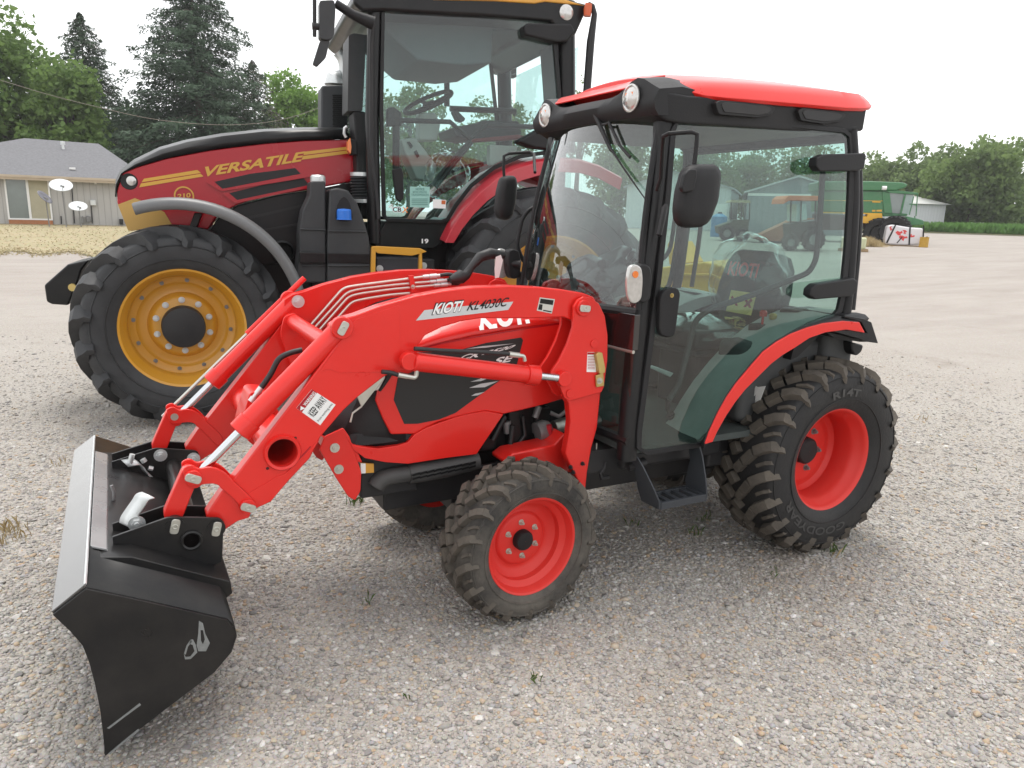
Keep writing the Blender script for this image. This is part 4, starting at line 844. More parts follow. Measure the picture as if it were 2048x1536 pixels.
for a in (45, -45):
    for y in (.10, .0): q.box(F(y, .12, .070), (.003, .07, .014), Matrix.Rotation(R(a), 3, 'X'))
q.build('sticker_cross', M['crimson'], S, smooth=0)
def crumple(c, sx, sy, sz, seed, amp):
    b = bmesh.new(); bmesh.ops.create_icosphere(b, subdivisions=4, radius=1); r2 = np.random.default_rng(seed); ph = r2.uniform(0, 6.28, (14, 1)); kk = r2.normal(0, 5.0, (14, 3))
    V = np.array([tuple(v.co) for v in b.verts]); f = 1+amp*(np.sin(kk@V.T+ph)**3).mean(0)*2.6
    q = MB(); q.v = [tuple(p) for p in (V*f[:, None]*np.array([sx, sy, sz])+np.array(c))]; q.f = [tuple(v.index for v in fc.verts) for fc in b.faces]; b.free(); return q
crumple((.02, 0, 1.345), .15, .27, .25, 3, .13).tf(Matrix.Translation((0, 0, 0))).build('seat_film', M['film'], S, smooth=25, loc=(-.30, 0, 0))
crumple((.02, 0, 1.085), .30, .27, .09, 5, .15).build('cushion_film', M['film'], S, smooth=25)
SW = empty('steering_wheel', (1.02, -.02, 1.36), 0, T); SW.rotation_euler = (0, R(35), 0)
q = MB(); q.tube([(.18*math.cos(R(a)), .18*math.sin(R(a)), 0) for a in range(0, 361, 12)], .015, 10); q.build('rim', M['plastic'], SW)
q = MB(); q.cyl((0, 0, -.02), .05, .04, 'z'); 
for a in (90, 210, 330): q.rod((0, 0, -.02), (.18*math.cos(R(a)), .18*math.sin(R(a)), 0), .012, 8)
q.rod((0, 0, -.02), (0, 0, -.35), .035); q.build('spokes', M['plastic'], SW)
crumple((0, 0, .015), .20, .20, .07, 9, .45).build('wheel_bag', pbr('dark_plastic_bag', (.008, .009, .010), .22, coat=.15, spec=.3, var=.3), SW, smooth=35)
q = MB(); q.tube([at(u, v, y=.30) for u, v in zb([(350, 1150), (350, 1240), (375, 1290)])], .012); q.tube([at(*zb([(365, 1278)])[0], y=.30), at(*zb([(385, 1300)])[0], y=.30)], .024, 14); q.build('gear_lever', M['plastic'], T)
q = MB(); q.sheet([at(u, v, y=.30) for u, v in zb([(205, 930), (240, 918), (395, 975), (370, 1005)])], (0, -.01, 0)); q.build('pedal', M['galv'], T, bevel=.004)

# --- roof: black shell with light pods, red cap
RX = [1.185, 1.10, .98, .80, .45, .10, -.03]
def roof_sec(x, hw, z0, z1, n=17):
    return [(x, -hw, z0), (x, -hw-.006, z1)]+[(x, hw*t, z1+.012*(1-t*t)) for t in np.linspace(-1, 1, n)[1:-1]]+[(x, hw+.006, z1), (x, hw, z0)]
dpx = [(1345, 236), (1500, 246), (1600, 256), (1700, 272)]
rl = [(-.06, .560, 2.10, 2.215), (.10, .560, 2.075, 2.20), (.45, .545, 2.065, 2.19), (.80, .525, 2.06, 2.17), (.98, .51, 2.055, 2.165), (1.06, .50, 2.06, 2.17), (1.13, .475, 2.085, 2.165)]
q = MB(); q.loft([roof_sec(*r) for r in rl]); rf = q.build('roof_shell', M['plastic'], T, bevel=.01, smooth=35)
# front visor with a pod over each lamp
q = MB(); secs = []
for t in np.linspace(-1, 1, 25):
    a = abs(t); pod = math.exp(-((a-.76)/.20)**2)*.066; y = t*.50; xf = 1.135+.03*(1-a**2)+.0
    zl, zh_ = 2.085, 2.165+pod+.012*(1-a*a)
    secs.append([(1.02, y, zl), (xf-.02, y, zl-.005), (xf, y, zl+.02), (xf+.008-pod*.1, y, zl+.055), (xf-.02+pod*.15, y, zh_), (1.0, y, zh_+.018), (.90, y, zh_+.010), (.90, y, zl+.03)])
q.loft(secs); q.build('front_visor', M['plastic'], rf, smooth=50)
cp = [(-.135, .44, 2.225, 2.240, .02), (-.115, .535, 2.206, 2.250, .03), (-.085, .555, 2.196, 2.258, .036), (-.03, .567, 2.184, 2.264, .045), (.10, .572, 2.174, 2.262, .065), (.35, .568, 2.167, 2.254, .08), (.62, .553, 2.161, 2.242, .085), (.80, .537, 2.157, 2.232, .083), (.90, .512, 2.160, 2.228, .080), (.97, .478, 2.176, 2.226, .070), (1.02, .44, 2.196, 2.228, .05)]
q = MB(); secs = []
for x, hw, z0, z1, cr in cp:
    secs.append([(x, -hw, z0), (x, -hw-.012, z0+.012), (x, -hw+.006, z0+.6*(z1-z0))]+[(x, (hw-.035)*t, z1+cr*(1-abs(t)**2.4)) for t in np.linspace(-1, 1, 19)]+[(x, hw-.006, z0+.6*(z1-z0)), (x, hw+.012, z0+.012), (x, hw, z0)])
q.loft(secs); q.build('roof_cap', M['red'], T, smooth=45, bevel=.006)
q = MB(); q.loft([[(x, y, z) for y in (-.36, -.30, 0, .30, .36)] for x, z in ((.98, 2.262), (1.06, 2.245), (1.13, 2.205))], cap=False, ring=False); q.build('front_roof_flash', M['red'], rf, solid=.008, bevel=.003)
# moulded vents in the roof side
for pl in ([(1090, 215), (1120, 198), (1400, 222), (1435, 240), (1410, 285), (1330, 300), (1110, 280)], [(1540, 260), (1570, 243), (1790, 270), (1815, 285), (1780, 325), (1690, 338), (1560, 318)]):
    px = zoomed((1050, 130), 2.8444, pl); pts = rpoly([(p.x, p.z) for p in (Vector(at(u, v, y=.56)) for u, v in px)], .012)
    c_ = np.mean(pts, 0); q = MB(); ym = .568-.05*max(0, c_[0]-.3)
    q.slab(pts, ym-.03, ym+.004); q.build('roof_vent', M['plastic'], rf, bevel=.004)
    q = MB(); q.slab([(c_[0]+(x-c_[0])*.84, c_[1]+(z-c_[1])*.70) for x, z in pts], ym-.02, ym+.0075); q.build('vent_louvre', M['charcoal'], rf, bevel=.003)
for s in (1, -1):
    c = Vector((1.150, s*.357, 2.157)); q = MB(); q.tube([c+Vector((-.11, 0, .012)), c+Vector((-.02, 0, 0)), c+Vector((.0, 0, 0))], [.040, .056, .056], 26); o = q.build('work_light', M['plastic'], T)
    q = MB(); q.lathe([(.056, .0), (.057, .006), (.050, .008), (.046, .004), (.044, .006), (.030, .013), (.001, .016)], (c.x, c.y, c.z), 'x', 30); q.build('lens', M['lens'], o, smooth=25)
    q = MB(); q.box((c.x+.0115, c.y, c.z+.016), (.004, .05, .012)); q.build('lens_mark', M['orange'], o, smooth=0)
# wiper
q = MB(); w = [at(u, v, x=1.155) for u, v in zc([(725, 100), (850, 380), (870, 400)])]; q.tube(w, [.012, .008, .007], 8); w2 = [at(u, v, x=1.158) for u, v in zc([(815, 310), (865, 395), (960, 540), (1118, 765)])]; q.tube(w2, [.006, .009, .007, .004], 8, flat=.6)
q.tube([at(u, v, x=1.15) for u, v in zc([(835, 170), (920, 350), (1000, 440)])], .007, 8); q.tube([at(u, v, x=1.15) for u, v in zc([(785, 190), (830, 180)])], .006, 8)
q.build('wiper', M['charcoal'], T)

# --- mirrors, lamps, rails
def mirror(s):
    src = [(1314, 380), (1322, 355), (1325, 300), (1327, 272), (1338, 267), (1382, 264), (1394, 268), (1393, 290), (1388, 335)] if s > 0 else [(1070, 345), (1069, 330), (1068, 308), (1060, 304), (1018, 307), (1008, 312), (1007, 335), (1009, 365)]
    mp = [at(u, v, y=s*(.56+.24*min(1, i/(5 if s > 0 else 4)))) for i, (u, v) in enumerate(src)]
    q = MB(); q.tube(mp, .0085, 10); o = q.build('mirror', M['plastic'], T)
    if s > 0: pl = [(1362, 338), (1380, 329), (1422, 329), (1430, 345), (1424, 400), (1408, 440), (1395, 454), (1362, 456), (1348, 445), (1345, 420), (1350, 380)]
    else: pl = [(998, 356), (1010, 351), (1026, 352), (1029, 365), (1026, 405), (1018, 436), (1008, 441), (992, 436), (988, 420), (991, 385)]
    pts = rpoly(xz(pl, s*.80), .02); q = MB(); c_ = np.mean(pts, 0)
    sh = [(-.02, .80), (-.012, .92), (.0, 1.0), (.025, 1.0), (.045, .92), (.056, .72), (.060, .4)]
    q.loft([[(c_[0]+(x-c_[0])*k+(.0 if s > 0 else 0), s*.80+(d if s > 0 else d), c_[1]+(z-c_[1])*(k+(1-k)*.3)) for x, z in pts] for d, k in sh]); q.build('housing', M['plastic'], o, smooth=50)
    if s > 0:
        pl = [(1368, 348), (1378, 338), (1392, 338), (1393, 352), (1386, 382), (1366, 386), (1362, 376)]
        q = MB(); q.slab(rpoly(xz(pl, .862), .008), .845, .868); q.build('mirror_boss', M['plastic'], o, bevel=.006)
both(mirror)
def sidelamp(s):
    pl = rpoly(xz([(1258, 532), (1270, 527), (1283, 534), (1286, 560), (1283, 598), (1272, 608), (1260, 606), (1254, 590), (1253, 555)], .60), .02)
    c_ = np.mean(pts := pl, 0); q = MB(); q.slab([(x-.05, z) for x, z in pl], s*.535, s*.60); o = q.build('side_lamp', M['plastic'], T, bevel=.01, seg=3)
    q = MB(); y0 = s*.572; q.loft([[(c_[0]+(x-c_[0])*k+d, y0+(z*0), c_[1]+(z-c_[1])*k) for x, z in pl] for d, k in ((-.03, 1.0),)]+[]) if False else q.slab(pl, s*.585, s*.605); q.build('lamp_lens', M['lens'], o, bevel=.008, seg=3, smooth=30)
    q = MB(); p = at(1271, 549, y=.607); q.cyl((p[0], s*.606, p[2]), .014, .006); q.build('amber_bulb', M['orange'], o)
    q = MB(); q.rod(mir(Vector((c_[0]-.08, .52, c_[1])), s), mir(Vector((c_[0]-.02, .57, c_[1])), s), .02); q.build('lamp_bracket', M['plastic'], o)
both(sidelamp)
q = MB(); q.tube(rpath([at(u, v, y=-.62) for u, v in ((1080, 412), (1058, 419), (1044, 438), (1034, 490), (1042, 515), (1058, 533))], .03), .0125, 10); q.build('grab_rail', M['plastic'], T)
q = MB(); q.tube([at(1318, 470, y=.56), at(1330, 415, y=.55), at(1332, 408, y=.55)], [.012, .014, .006], 8); q.build('post_clip', M['charcoal'], T)
q = MB(); q.bx(1.09, 1.16, -.60, -.55, 1.24, 1.36); q.build('cab_mount', M['plastic'], T, bevel=.008)

# --- rear fenders with the red edge strip
up = zr([(728, 862), (752, 795), (800, 690), (850, 600), (905, 520), (985, 425), (1055, 345), (1130, 290), (1210, 245), (1300, 210), (1390, 186), (1500, 173), (1590, 180)])
lo = zr([(770, 850), (800, 785), (845, 705), (895, 630), (950, 560), (1020, 490), (1095, 415), (1160, 365), (1235, 320), (1310, 270), (1400, 238), (1520, 222), (1622, 240)])
inn = [(1402, 884), (1418, 868), (1440, 828), (1468, 785), (1503, 742), (1543, 700), (1583, 668), (1622, 647), (1657, 634), (1690, 628), (1712, 628), (1730, 632), (1738, 640)]
M['trim'] = pbr('inner_fender_trim', (.36, .36, .345), .6, var=.25, scale=8, dust=.25, dust_col=(.2, .22, .21))
def fender(s):
    yo = .70; U = [Vector(at(u, v, y=yo)) for u, v in up]; Lw = [Vector(at(u, v, y=yo)) for u, v in lo]
    q = MB(); n = len(U); vs = [mir(p, s) for p in U]+[mir(p, s) for p in Lw]+[mir(p, s)-Vector((0, s*.015, 0)) for p in U]+[mir(p, s)-Vector((0, s*.015, 0)) for p in Lw]
    fs = []
    for i in range(n-1): fs += [(i, i+1, n+i+1, n+i), (2*n+i, 3*n+i, 3*n+i+1, 2*n+i+1), (i, 2*n+i, 2*n+i+1, i+1), (n+i, n+i+1, 3*n+i+1, 3*n+i)]
    fs += [(0, n, 3*n, 2*n), (n-1, 3*n-1, 4*n-1, 2*n-1)]
    o = q.add(vs, fs).build('fender_strip', M['red'], T, smooth=30, bevel=.004)
    # black shell: from the strip over the tyre to the cab side
    I = [Vector(at_plane(u, v, DN, .735)) for u, v in inn]; q = MB()
    secs = []
    for a, b in zip(U, I):
        top = a.lerp(b, .5)+Vector((.0, 0, .012)); secs.append([mir(v, s) for v in (a+Vector((0, -.004, -.004)), a+Vector((0, -.012, .006)), top, b+Vector((0, 0, .008)), b+Vector((-.006, -.012, -.006)), b+Vector((-.012, -.012, -.022)), a+Vector((-.004, -.016, -.03)))])
    q.loft(secs); q.build('rear_fender', M['plastic'], T, smooth=40)
    q = MB(); q.loft([[mir(v, s) for v in (b+Vector((-.004, -.022, .004)), Vector((b.x-.004, .50, b.z+.006)), Vector((b.x-.03, .30, b.z-.01)), Vector((b.x-.10, .28, b.z-.05)), b+Vector((-.03, -.03, -.03)))] for b in I]); q.build('inner_fender_trim', M['trim'], T, smooth=40)
    # tail end cap with lamp bracket
    tp = zr([(1590, 178), (1490, 150), (1500, 140), (1600, 158), (1645, 178), (1683, 296), (1640, 290), (1570, 268), (1440, 232), (1420, 225), (1520, 222), (1622, 240)])
    q = MB(); q.slab(xz(tp, yo-.02), s*.36, s*(yo-.008)); q.build('fender_tail', M['plastic'], T, bevel=.01)
    tp = zr([(1400, 232), (1455, 245), (1640, 290), (1590, 290), (1455, 268), (1440, 262)])
    q = MB(); q.slab(xz(tp, yo-.05), s*.40, s*(yo-.05)); q.build('tail_lamp_bar', M['plastic'], T)
    tp = zr([(1545, 290), (1615, 308), (1605, 345), (1580, 368), (1560, 362), (1548, 335)]); q = MB(); q.slab(xz(tp, yo-.1), s*.44, s*(yo-.1)); q.build('tail_lamp', M['plastic'], T, bevel=.01)
    tp = zr([(1205, 390), (1240, 375), (1385, 238), (1390, 232), (1300, 268), (1230, 300)]); q = MB(); q.slab(xz(tp, .55), s*.45, s*.55); q.build('fender_brace', M['plastic'], T)
both(fender)
# --- access step
zs = lambda p: zoomed((1180, 860), 6.8267, p)
def step(s):
    o_y = .63; q = MB()
    P = lambda u, v, y: mir(Vector(at(*zs([(u, v)])[0], y=y)), s)
    z0 = at(*zs([(980, 1000)])[0], y=o_y)[2]; xf, xr = at(*zs([(980, 1000)])[0], y=o_y)[0], at(*zs([(1595, 910)])[0], y=o_y)[0]
    def br(x, dx):
        t_ = [(.655, .47), (.655, .545), (.60, .58), (.50, .615), (z0+.004, o_y), (z0-.03, o_y), (z0-.035, o_y-.13), (z0+.02, o_y-.15), (.56, .50)]
        return MB().slab([(s*y, z) for z, y in t_], x, x+dx, 'x')
    for x, dx in ((xf+.10, .008), (xr-.004, .008)):
        q = MB()
        m = br(x, dx)
        m.v = [(v[0]+(xf+.004-x if x > xr+.05 else 0)*max(0, min(1, (.655-v[2])/(.655-z0))), v[1], v[2]) for v in m.v]; q.add(m.v, m.f); o = q.build('step_bracket', M['slate'], T, bevel=.002)
    q = MB(); y0, y1 = o_y-.135, o_y-.002; n_ = 5; w = (xf-xr)/(n_+.9)
    q.bx(xr, xf, s*(y1-.016), s*y1, z0-.034, z0); q.bx(xr, xf, s*(y0), s*(y0+.018), z0-.02, z0)
    for k in range(n_+1): x = xr+(xf-xr)*k/n_; q.bx(max(xr, x-.011-(.012 if k in (0, n_) else 0)), min(xf, x+.011+(.012 if k in (0, n_) else 0)), s*(y0+.018), s*(y1-.016), z0-.02, z0-.001)
    q.build('step_tread', M['slate'], o, bevel=.002)
both(step)
q = MB(); q.tube([at(u, v, y=.50) for u, v in zs([(520, 510), (640, 470), (740, 440)])], [.016, .022, .024], 12); q.build('step_pivot', M['charcoal'], T)
q = MB(); q.tube([at(u, v, y=.40) for u, v in zs([(90, 180), (80, 380)])], .004, 6); q.tube([at(u, v, y=.40) for u, v in zs([(85, 370), (70, 480)])], .009, 8); q.build('linkage_rod', M['zinc'], T)
q = MB(); q.tube([at(u, v, y=.42) for u, v in zs([(210, 430), (190, 520), (145, 590), (150, 660), (250, 640)])], .010, 8); q.bx(1.05, 1.32, .30, .42, .54, .64); q.build('linkage_bracket', M['charcoal'], T)
q = MB(); q.bx(.55, 1.15, -.50, .46, .54, .62); q.bx(.30, .60, -.35, .42, .46, .62); q.bx(.75, 1.2, -.45, -.20, .40, .56); q.build('fuel_tank', M['charcoal'], T, bevel=.02)
# ================================================================== the big crimson tractor standing behind, turned 8 degrees
VR = R(-8); VO = np.array([2.72, -3.0, 0.])
vX, vY = np.array([math.cos(VR), math.sin(VR), 0]), np.array([-math.sin(VR), math.cos(VR), 0])
G = empty('big_tractor', tuple(VO), VR)
tag(G, 'big crimson row-crop tractor with amber wheel rims and tall cab, standing behind the small tractor', 'tractor')
def V(u, v, Y):                               # pixel -> local point on the plane Y of the big tractor
    d = ray(u, v); t = (Y-(CAM_O-VO)@vY)/(d@vY); P = CAM_O+d*t-VO; return Vector((P@vX, Y, P[2]))
def vxz(pts, Y): return [(p.x, p.z) for p in (V(u, v, Y) for u, v in pts)]
y5 = lambda p: zoomed((200, 230), 3.657, p)     # hood close-up
y2 = lambda p: zoomed((600, 0), 3.2, p)         # cab close-up
y6 = lambda p: zoomed((580, 340), 5.906, p)     # tank close-up
CY = -1.05                                      # centre line

def bar_tyre(Rr, W, rim, N_, depth, parent, wid):
    Rb = Rr-depth; MB().lathe(tyre_section(Rr, W, rim, Rb), n=90).build('tyre', M['bigrubber'], parent, smooth=50)
    Rf = carcass(W, Rb, rim); tr = MB(); h = W/2; st = 2*math.pi/N_
    for k in range(N_):
        for sg in (1, -1):
            t0 = k*st+(st*.5 if sg < 0 else 0); P = lambda f, adv: (t0+adv*st, sg*h*f)
            lug(tr, [P(-.06, -.55), P(.25, -.25), P(.55, .10), P(.80, .40), P(.93, .55)], [depth]*4+[depth*.85], Rf, [wid*.95, wid, wid, wid*1.1, wid*1.2], .74, .02)
            lug(tr, [P(.92, .55), P(.965, .60), P(.99, .63), P(1.0, .65)], [depth*.9, depth*.75, depth*.5, depth*.2], Rf, [wid*1.2, wid*1.25, wid*1.25, wid*1.2], .8, .03)
    tr.build('tread_bars', M['bigrubber'], parent, smooth=25, bevel=.006)
    q = MB()
    for r in (rim+(Rb-rim)*.30, rim+(Rb-rim)*.70): q.lathe([(r-.006, h*.985), (r, h*1.0+.004), (r+.006, h*.985)], n=90)
    q.build('sidewall_ring', M['bigrubber'], parent, smooth=50)
def big_wheel(name, loc, Rr, W, rim, N_, depth, wid, rz=0):
    w = empty(name, loc, rz, G); h = W/2; bar_tyre(Rr, W, rim, N_, depth, w, wid)
    p = [(rim-.012, h*.70), (rim+.008, h*.76), (rim+.014, h*.82), (rim+.006, h*.845), (rim-.012, h*.82), (rim-.028, h*.70), (rim-.036, h*.52), (rim-.05, h*.46), (rim-.055, h*.26), (rim-.062, h*.12), (rim-.078, h*.08), (rim-.112, h*.06), (rim-.125, h*.0), (rim-.145, h*-.03), (rim-.19, h*.0), (.24, h*.10), (.222, h*.17), (.205, h*.20), (.001, h*.20)]
    MB().lathe(p, n=90).build('rim', M['yellow'], w, smooth=35)
    q = MB(); q.lathe([(.158, h*.25), (.156, h*.25+.10), (.150, h*.25+.115), (.140, h*.25+.118), (.001, h*.25+.118)], n=48); q.build('hub', M['charcoal'], w, smooth=35)
    for k in range(10):
        a = R(36*k+18); nut(w, (.198*math.cos(a), h*.20, .198*math.sin(a)), .0160, M['galv'], .03)
    for k in range(12):
        a = R(30*k+8); nut(w, ((rim-.095)*math.cos(a), h*.07, (rim-.095)*math.sin(a)), .011, M['steel'], .012)
    return w
w = big_wheel('front_wheel', (0, -.245, .755), .76, .56, .445, 17, .062, .060, R(5))
w2 = copy_tree(w, G); w2.location = (0, 2*CY+.245, .755); w2.rotation_euler = (0, 0, R(185))
w = big_wheel('rear_wheel', (-3.05, -.27, .955), .96, .66, .54, 20, .055, .04)
w2 = copy_tree(w, G); w2.location = (-3.05, 2*CY+.27, .955); w2.rotation_euler = (0, 0, R(180))

# hood: red sides, black top band, tan nose patch
HY = CY+.43
hs = vxz(y5([(165, 425), (270, 380), (480, 318), (800, 258), (1200, 208), (1500, 185), (1840, 178)]), HY)
hb_ = vxz(y5([(1870, 480), (1660, 520), (1530, 545), (1300, 580), (1100, 625), (1000, 660), (920, 700), (840, 760), (790, 840), (700, 825), (500, 810), (215, 850), (180, 790), (150, 700), (125, 640), (122, 560)]), HY)
for s in (1, -1):
    q = MB(); q.slab(hs+hb_, CY+s*(.43-.03), CY+s*.43); q.build('hood_side', M['crimson'], G, bevel=.012)
tb = vxz(y5([(112, 600), (115, 500), (150, 430), (250, 350), (440, 258), (640, 202), (900, 155), (1200, 122), (1500, 108), (1795, 106)]), HY)
tl = vxz(y5([(118, 590), (124, 520), (165, 425), (270, 380), (480, 318), (660, 282), (900, 240), (1200, 208), (1500, 185), (1840, 178)]), HY)
q = MB(); secs = []
for (x0, z0), (x1, z1) in zip(tl, tb):
    h = .432; secs.append([(x0, CY+h, z0), (x1*.5+x0*.5, CY+h*1.002, z0*.45+z1*.55), (x1, CY+h*.93, z1)]+[(x1+.03*(1-t*t), CY+h*.90*t, z1+.045*(1-t*t)) for t in np.linspace(.9, -.9, 9)]+[(x1, CY-h*.93, z1), (x1*.5+x0*.5, CY-h*1.002, z0*.45+z1*.55), (x0, CY-h, z0)])
q.loft(secs, cap=False, ring=False); q.build('hood_top', M['black'], G, smooth=40, solid=.01)
q = MB(); fx = hs[0][0]; secs = []
for z, o in ((1.62, -.02), (1.70, .0), (1.80, .0), (1.88, -.04)): secs.append([(fx+o-.03, CY+.41, z), (fx+o+.015, CY+.36, z), (fx+o+.05, CY+.15, z), (fx+o+.06, CY, z), (fx+o+.05, CY-.15, z), (fx+o+.015, CY-.36, z), (fx+o-.03, CY-.41, z)])
q.loft(secs, cap=False, ring=False); q.build('grille', M['plastic'], G, solid=.02)
def hp(pl, off=.004): return [V(u, v, HY+off) for u, v in y5(pl)]
def hsheet(name, mat, *pls, off=.003, th=.0015, parent=G):
    q = MB()
    for pl in pls: q.sheet(hp(pl, off), (0, th, 0))
    return q.build(name, mat, parent, smooth=0)
hsheet('tan_nose_patch', M['tan'], [(130, 655), (255, 608), (335, 640), (470, 710), (525, 800), (440, 812), (215, 848), (205, 842)])
hsheet('stripe_decal', M['gold'], [(322, 466), (712, 402), (738, 424), (304, 492)], [(300, 501), (735, 430), (757, 449), (287, 529)])
hsheet('stripe_decal', M['gold'], [(1497, 268), (1812, 232), (1816, 252), (1488, 293)], [(1486, 300), (1818, 258), (1820, 281), (1474, 327)])
q = MB(); text(q, 'VERSATILE', hp([(735, 457), (1468, 340), (722, 386)]), .03, .06, .003); q.build('brand_lettering', M['gold'], G, smooth=0)
q = MB(); c_ = hp([(615, 592)])[0]; q.lathe([(.0635, -.0015), (.0635, .0015), (.0745, .0015), (.0745, -.0015)], (c_.x, HY+.004, c_.z), n=48, close=True); text(q, '210', hp([(566, 612), (663, 602), (566, 578)]), .03, 0, .002); q.build('power_badge', M['gold'], G, smooth=0)
hsheet('louvre', pbr('black_louvre_mesh', (.012, .012, .013), .6, var=.6, scale=120), [(830, 490), (892, 540), (1470, 432), (1428, 388), (1100, 430)], [(945, 572), (1002, 622), (1530, 512), (1490, 463), (1200, 510)], off=.001, th=.003)
for pl in ([(775, 492), (830, 484), (895, 540), (1470, 430), (1620, 418), (1635, 428), (1560, 450), (890, 560), (865, 548)], [(890, 570), (940, 568), (1004, 622), (1530, 512), (1600, 520), (1300, 580), (1000, 645), (975, 640)]):
    q = MB(); q.slab(rpoly(vxz(y5(pl), HY+.02), .006), HY-.01, HY+.020); q.build('louvre_ridge', M['crimson'], G, bevel=.008)
p = hp([(222, 482)])[0]; q = MB(); q.lathe([(.062, .0), (.058, .004), (.050, .003), (.001, .002)], (p.x+.01, HY+.002, p.z-.005), n=30); q.build('lamp_recess', M['black'], G, smooth=30); q = MB(); q.tube([p+Vector((-.01, -.03, 0)), p+Vector((-.008, .014, 0)), p+Vector((-.006, .020, 0))], [.036, .036, .02], 24); q.build('headlight', M['lens'], G)
# engine bay, frame, front weight bracket
q = MB(); q.slab(vxz(y5([(800, 850), (850, 770), (1000, 665), (1300, 585), (1600, 540), (1900, 480), (1900, 1000), (1200, 1100)]), HY-.04), CY-.38, HY-.04); q.build('engine_panel', M['black'], G, bevel=.01)
q = MB(); q.slab(vxz(y5([(1060, 750), (1480, 655), (1480, 672), (1070, 768)]), HY-.03), HY-.04, HY-.03); q.slab(vxz(y5([(1200, 835), (1490, 785), (1490, 800), (1210, 848)]), HY-.03), HY-.04, HY-.025); q.build('panel_rib', M['charcoal'], G, smooth=0)
q = MB(); q.bx(-3.2, .55, CY-.25, CY+.25, .55, 1.15); q.bx(-1.3, .4, CY-.36, CY+.36, .75, 1.35); q.tube([(0, CY-.8, .755), (0, CY+.8, .755)], .12, 14); q.tube([(-3.05, CY-.8, .955), (-3.05, CY+.8, .955)], .18, 14); q.bx(-3.4, -1.0, CY-.55, CY+.55, .95, 1.55); q.build('chassis', M['charcoal'], G, bevel=.02)
p = V(565, 505, -.55); q = MB(); q.lathe([(.085, -.55), (.10, -.54), (.085, -.53), (.08, -.65), (.001, -.65)], (p.x, 0, p.z), n=28); q.build('frame_hole', M['plastic'], G)
wb = vxz(zoomed((60, 400), 3.2, [(90, 545), (240, 412), (380, 382), (330, 450), (300, 540), (270, 610), (245, 675), (140, 668), (105, 652)]), CY+.33)
q = MB(); q.slab(wb, CY-.33, CY+.33); q.bx(.3, .7, CY-.3, CY+.3, .75, 1.2); q.build('weight_bracket', M['black'], G, bevel=.015)
p = V(*zoomed((60, 400), 3.2, [(270, 560)])[0], CY+.36); q = MB(); q.tube([p+Vector((0, -.06, 0)), p], .03, 12); q.build('hitch_pin', M['brass'], G)
# mudguard over the front wheel
q = MB(); secs = []; C0 = Vector((0, 0, .755))
for i in range(25):
    a = R(74+i*3.65); r = .925+.02*math.sin(i/24*math.pi); c, s = math.cos(a), math.sin(a)
    secs.append([((r+dr)*c, y, .755+(r+dr)*s) for y, dr in ((-.50, 0), (-.48, .022), (-.1, .03), (.03, .022), (.055, -.005), (.060, -.03), (.055, -.052), (.04, -.060), (.02, -.05), (.02, -.012), (-.1, .008), (-.48, -.002))])
q.loft(secs); q.build('front_mudguard', pbr('grey_mudguard_plastic', (.115, .118, .122), .38, var=.1, dust=.1, bump=.06, bump_scale=120), G, smooth=50)
q = MB(); q.slab(vxz(y5([(690, 715), (745, 718), (705, 830), (650, 825)]), -.25), -.5, -.25); q.build('mudguard_stay', M['black'], G, bevel=.006)
# tanks beside the steps
def tank(name, pl, Y0, Y1, mat, bev=.035):
    q = MB(); q.slab(rpoly(vxz(y6(pl), Y1), .02), Y0, Y1); return q.build(name, mat, G, bevel=bev, seg=4)
ta = tank('fuel_tank', [(245, 130), (420, 130), (430, 1330), (60, 1330), (110, 960), (108, 760), (120, 660), (150, 480), (235, 300)], -.42, -.10, M['greyplastic'])
tb_ = tank('def_tank', [(470, 230), (560, 212), (690, 240), (800, 400), (880, 620), (930, 780), (955, 980), (945, 1340), (440, 1340), (440, 900)], -.42, -.06, M['greyplastic'])
for pl, o in (([(112, 965), (425, 975), (425, 1105), (112, 1100)], ta), ([(440, 975), (952, 985), (952, 1110), (440, 1105)], tb_)):
    q = MB(); q.slab(vxz(y6(pl), -.05), -.2, -.055); q.build('tank_band', M['black'], o, bevel=.01)
for pl, o, Y in (([(120, 690), (430, 700), (430, 720), (118, 708)], ta, -.085), ([(445, 712), (900, 720), (905, 738), (445, 732)], tb_, -.045), ([(135, 1118), (425, 1118), (425, 1140), (135, 1140)], ta, -.085), ([(445, 1120), (940, 1122), (940, 1142), (445, 1142)], tb_, -.045)):
    q = MB(); q.slab(vxz(y6(pl), Y), Y-.03, Y); q.build('tank_rib', M['greyplastic'], o, bevel=.006)
p = V(*y6([(332, 105)])[0], -.2); q = MB(); q.lathe([(.001, .03), (.045, .03), (.058, .018), (.06, -.02), (.056, -.06)], (p.x, -.22, p.z), 'z', 28); q.build('filler_cap', M['galv'], ta, smooth=30)
rec = smooth_closed(vxz(y6([(635, 318), (700, 380), (722, 480), (735, 580), (640, 610), (545, 580), (545, 470), (572, 380)]), -.055), 4); q = MB(); q.slab(rec, -.058, -.054); q.build('cap_recess', M['black'], tb_, smooth=0)
p = V(*y6([(637, 525)])[0], -.03); q = MB(); q.lathe([(.001, .045), (.05, .04), (.056, .028), (.056, -.035), (.062, -.04)], (p.x, -.02, p.z), 'z', 14); q.build('blue_filler_cap', M['blue'], tb_, smooth=20)
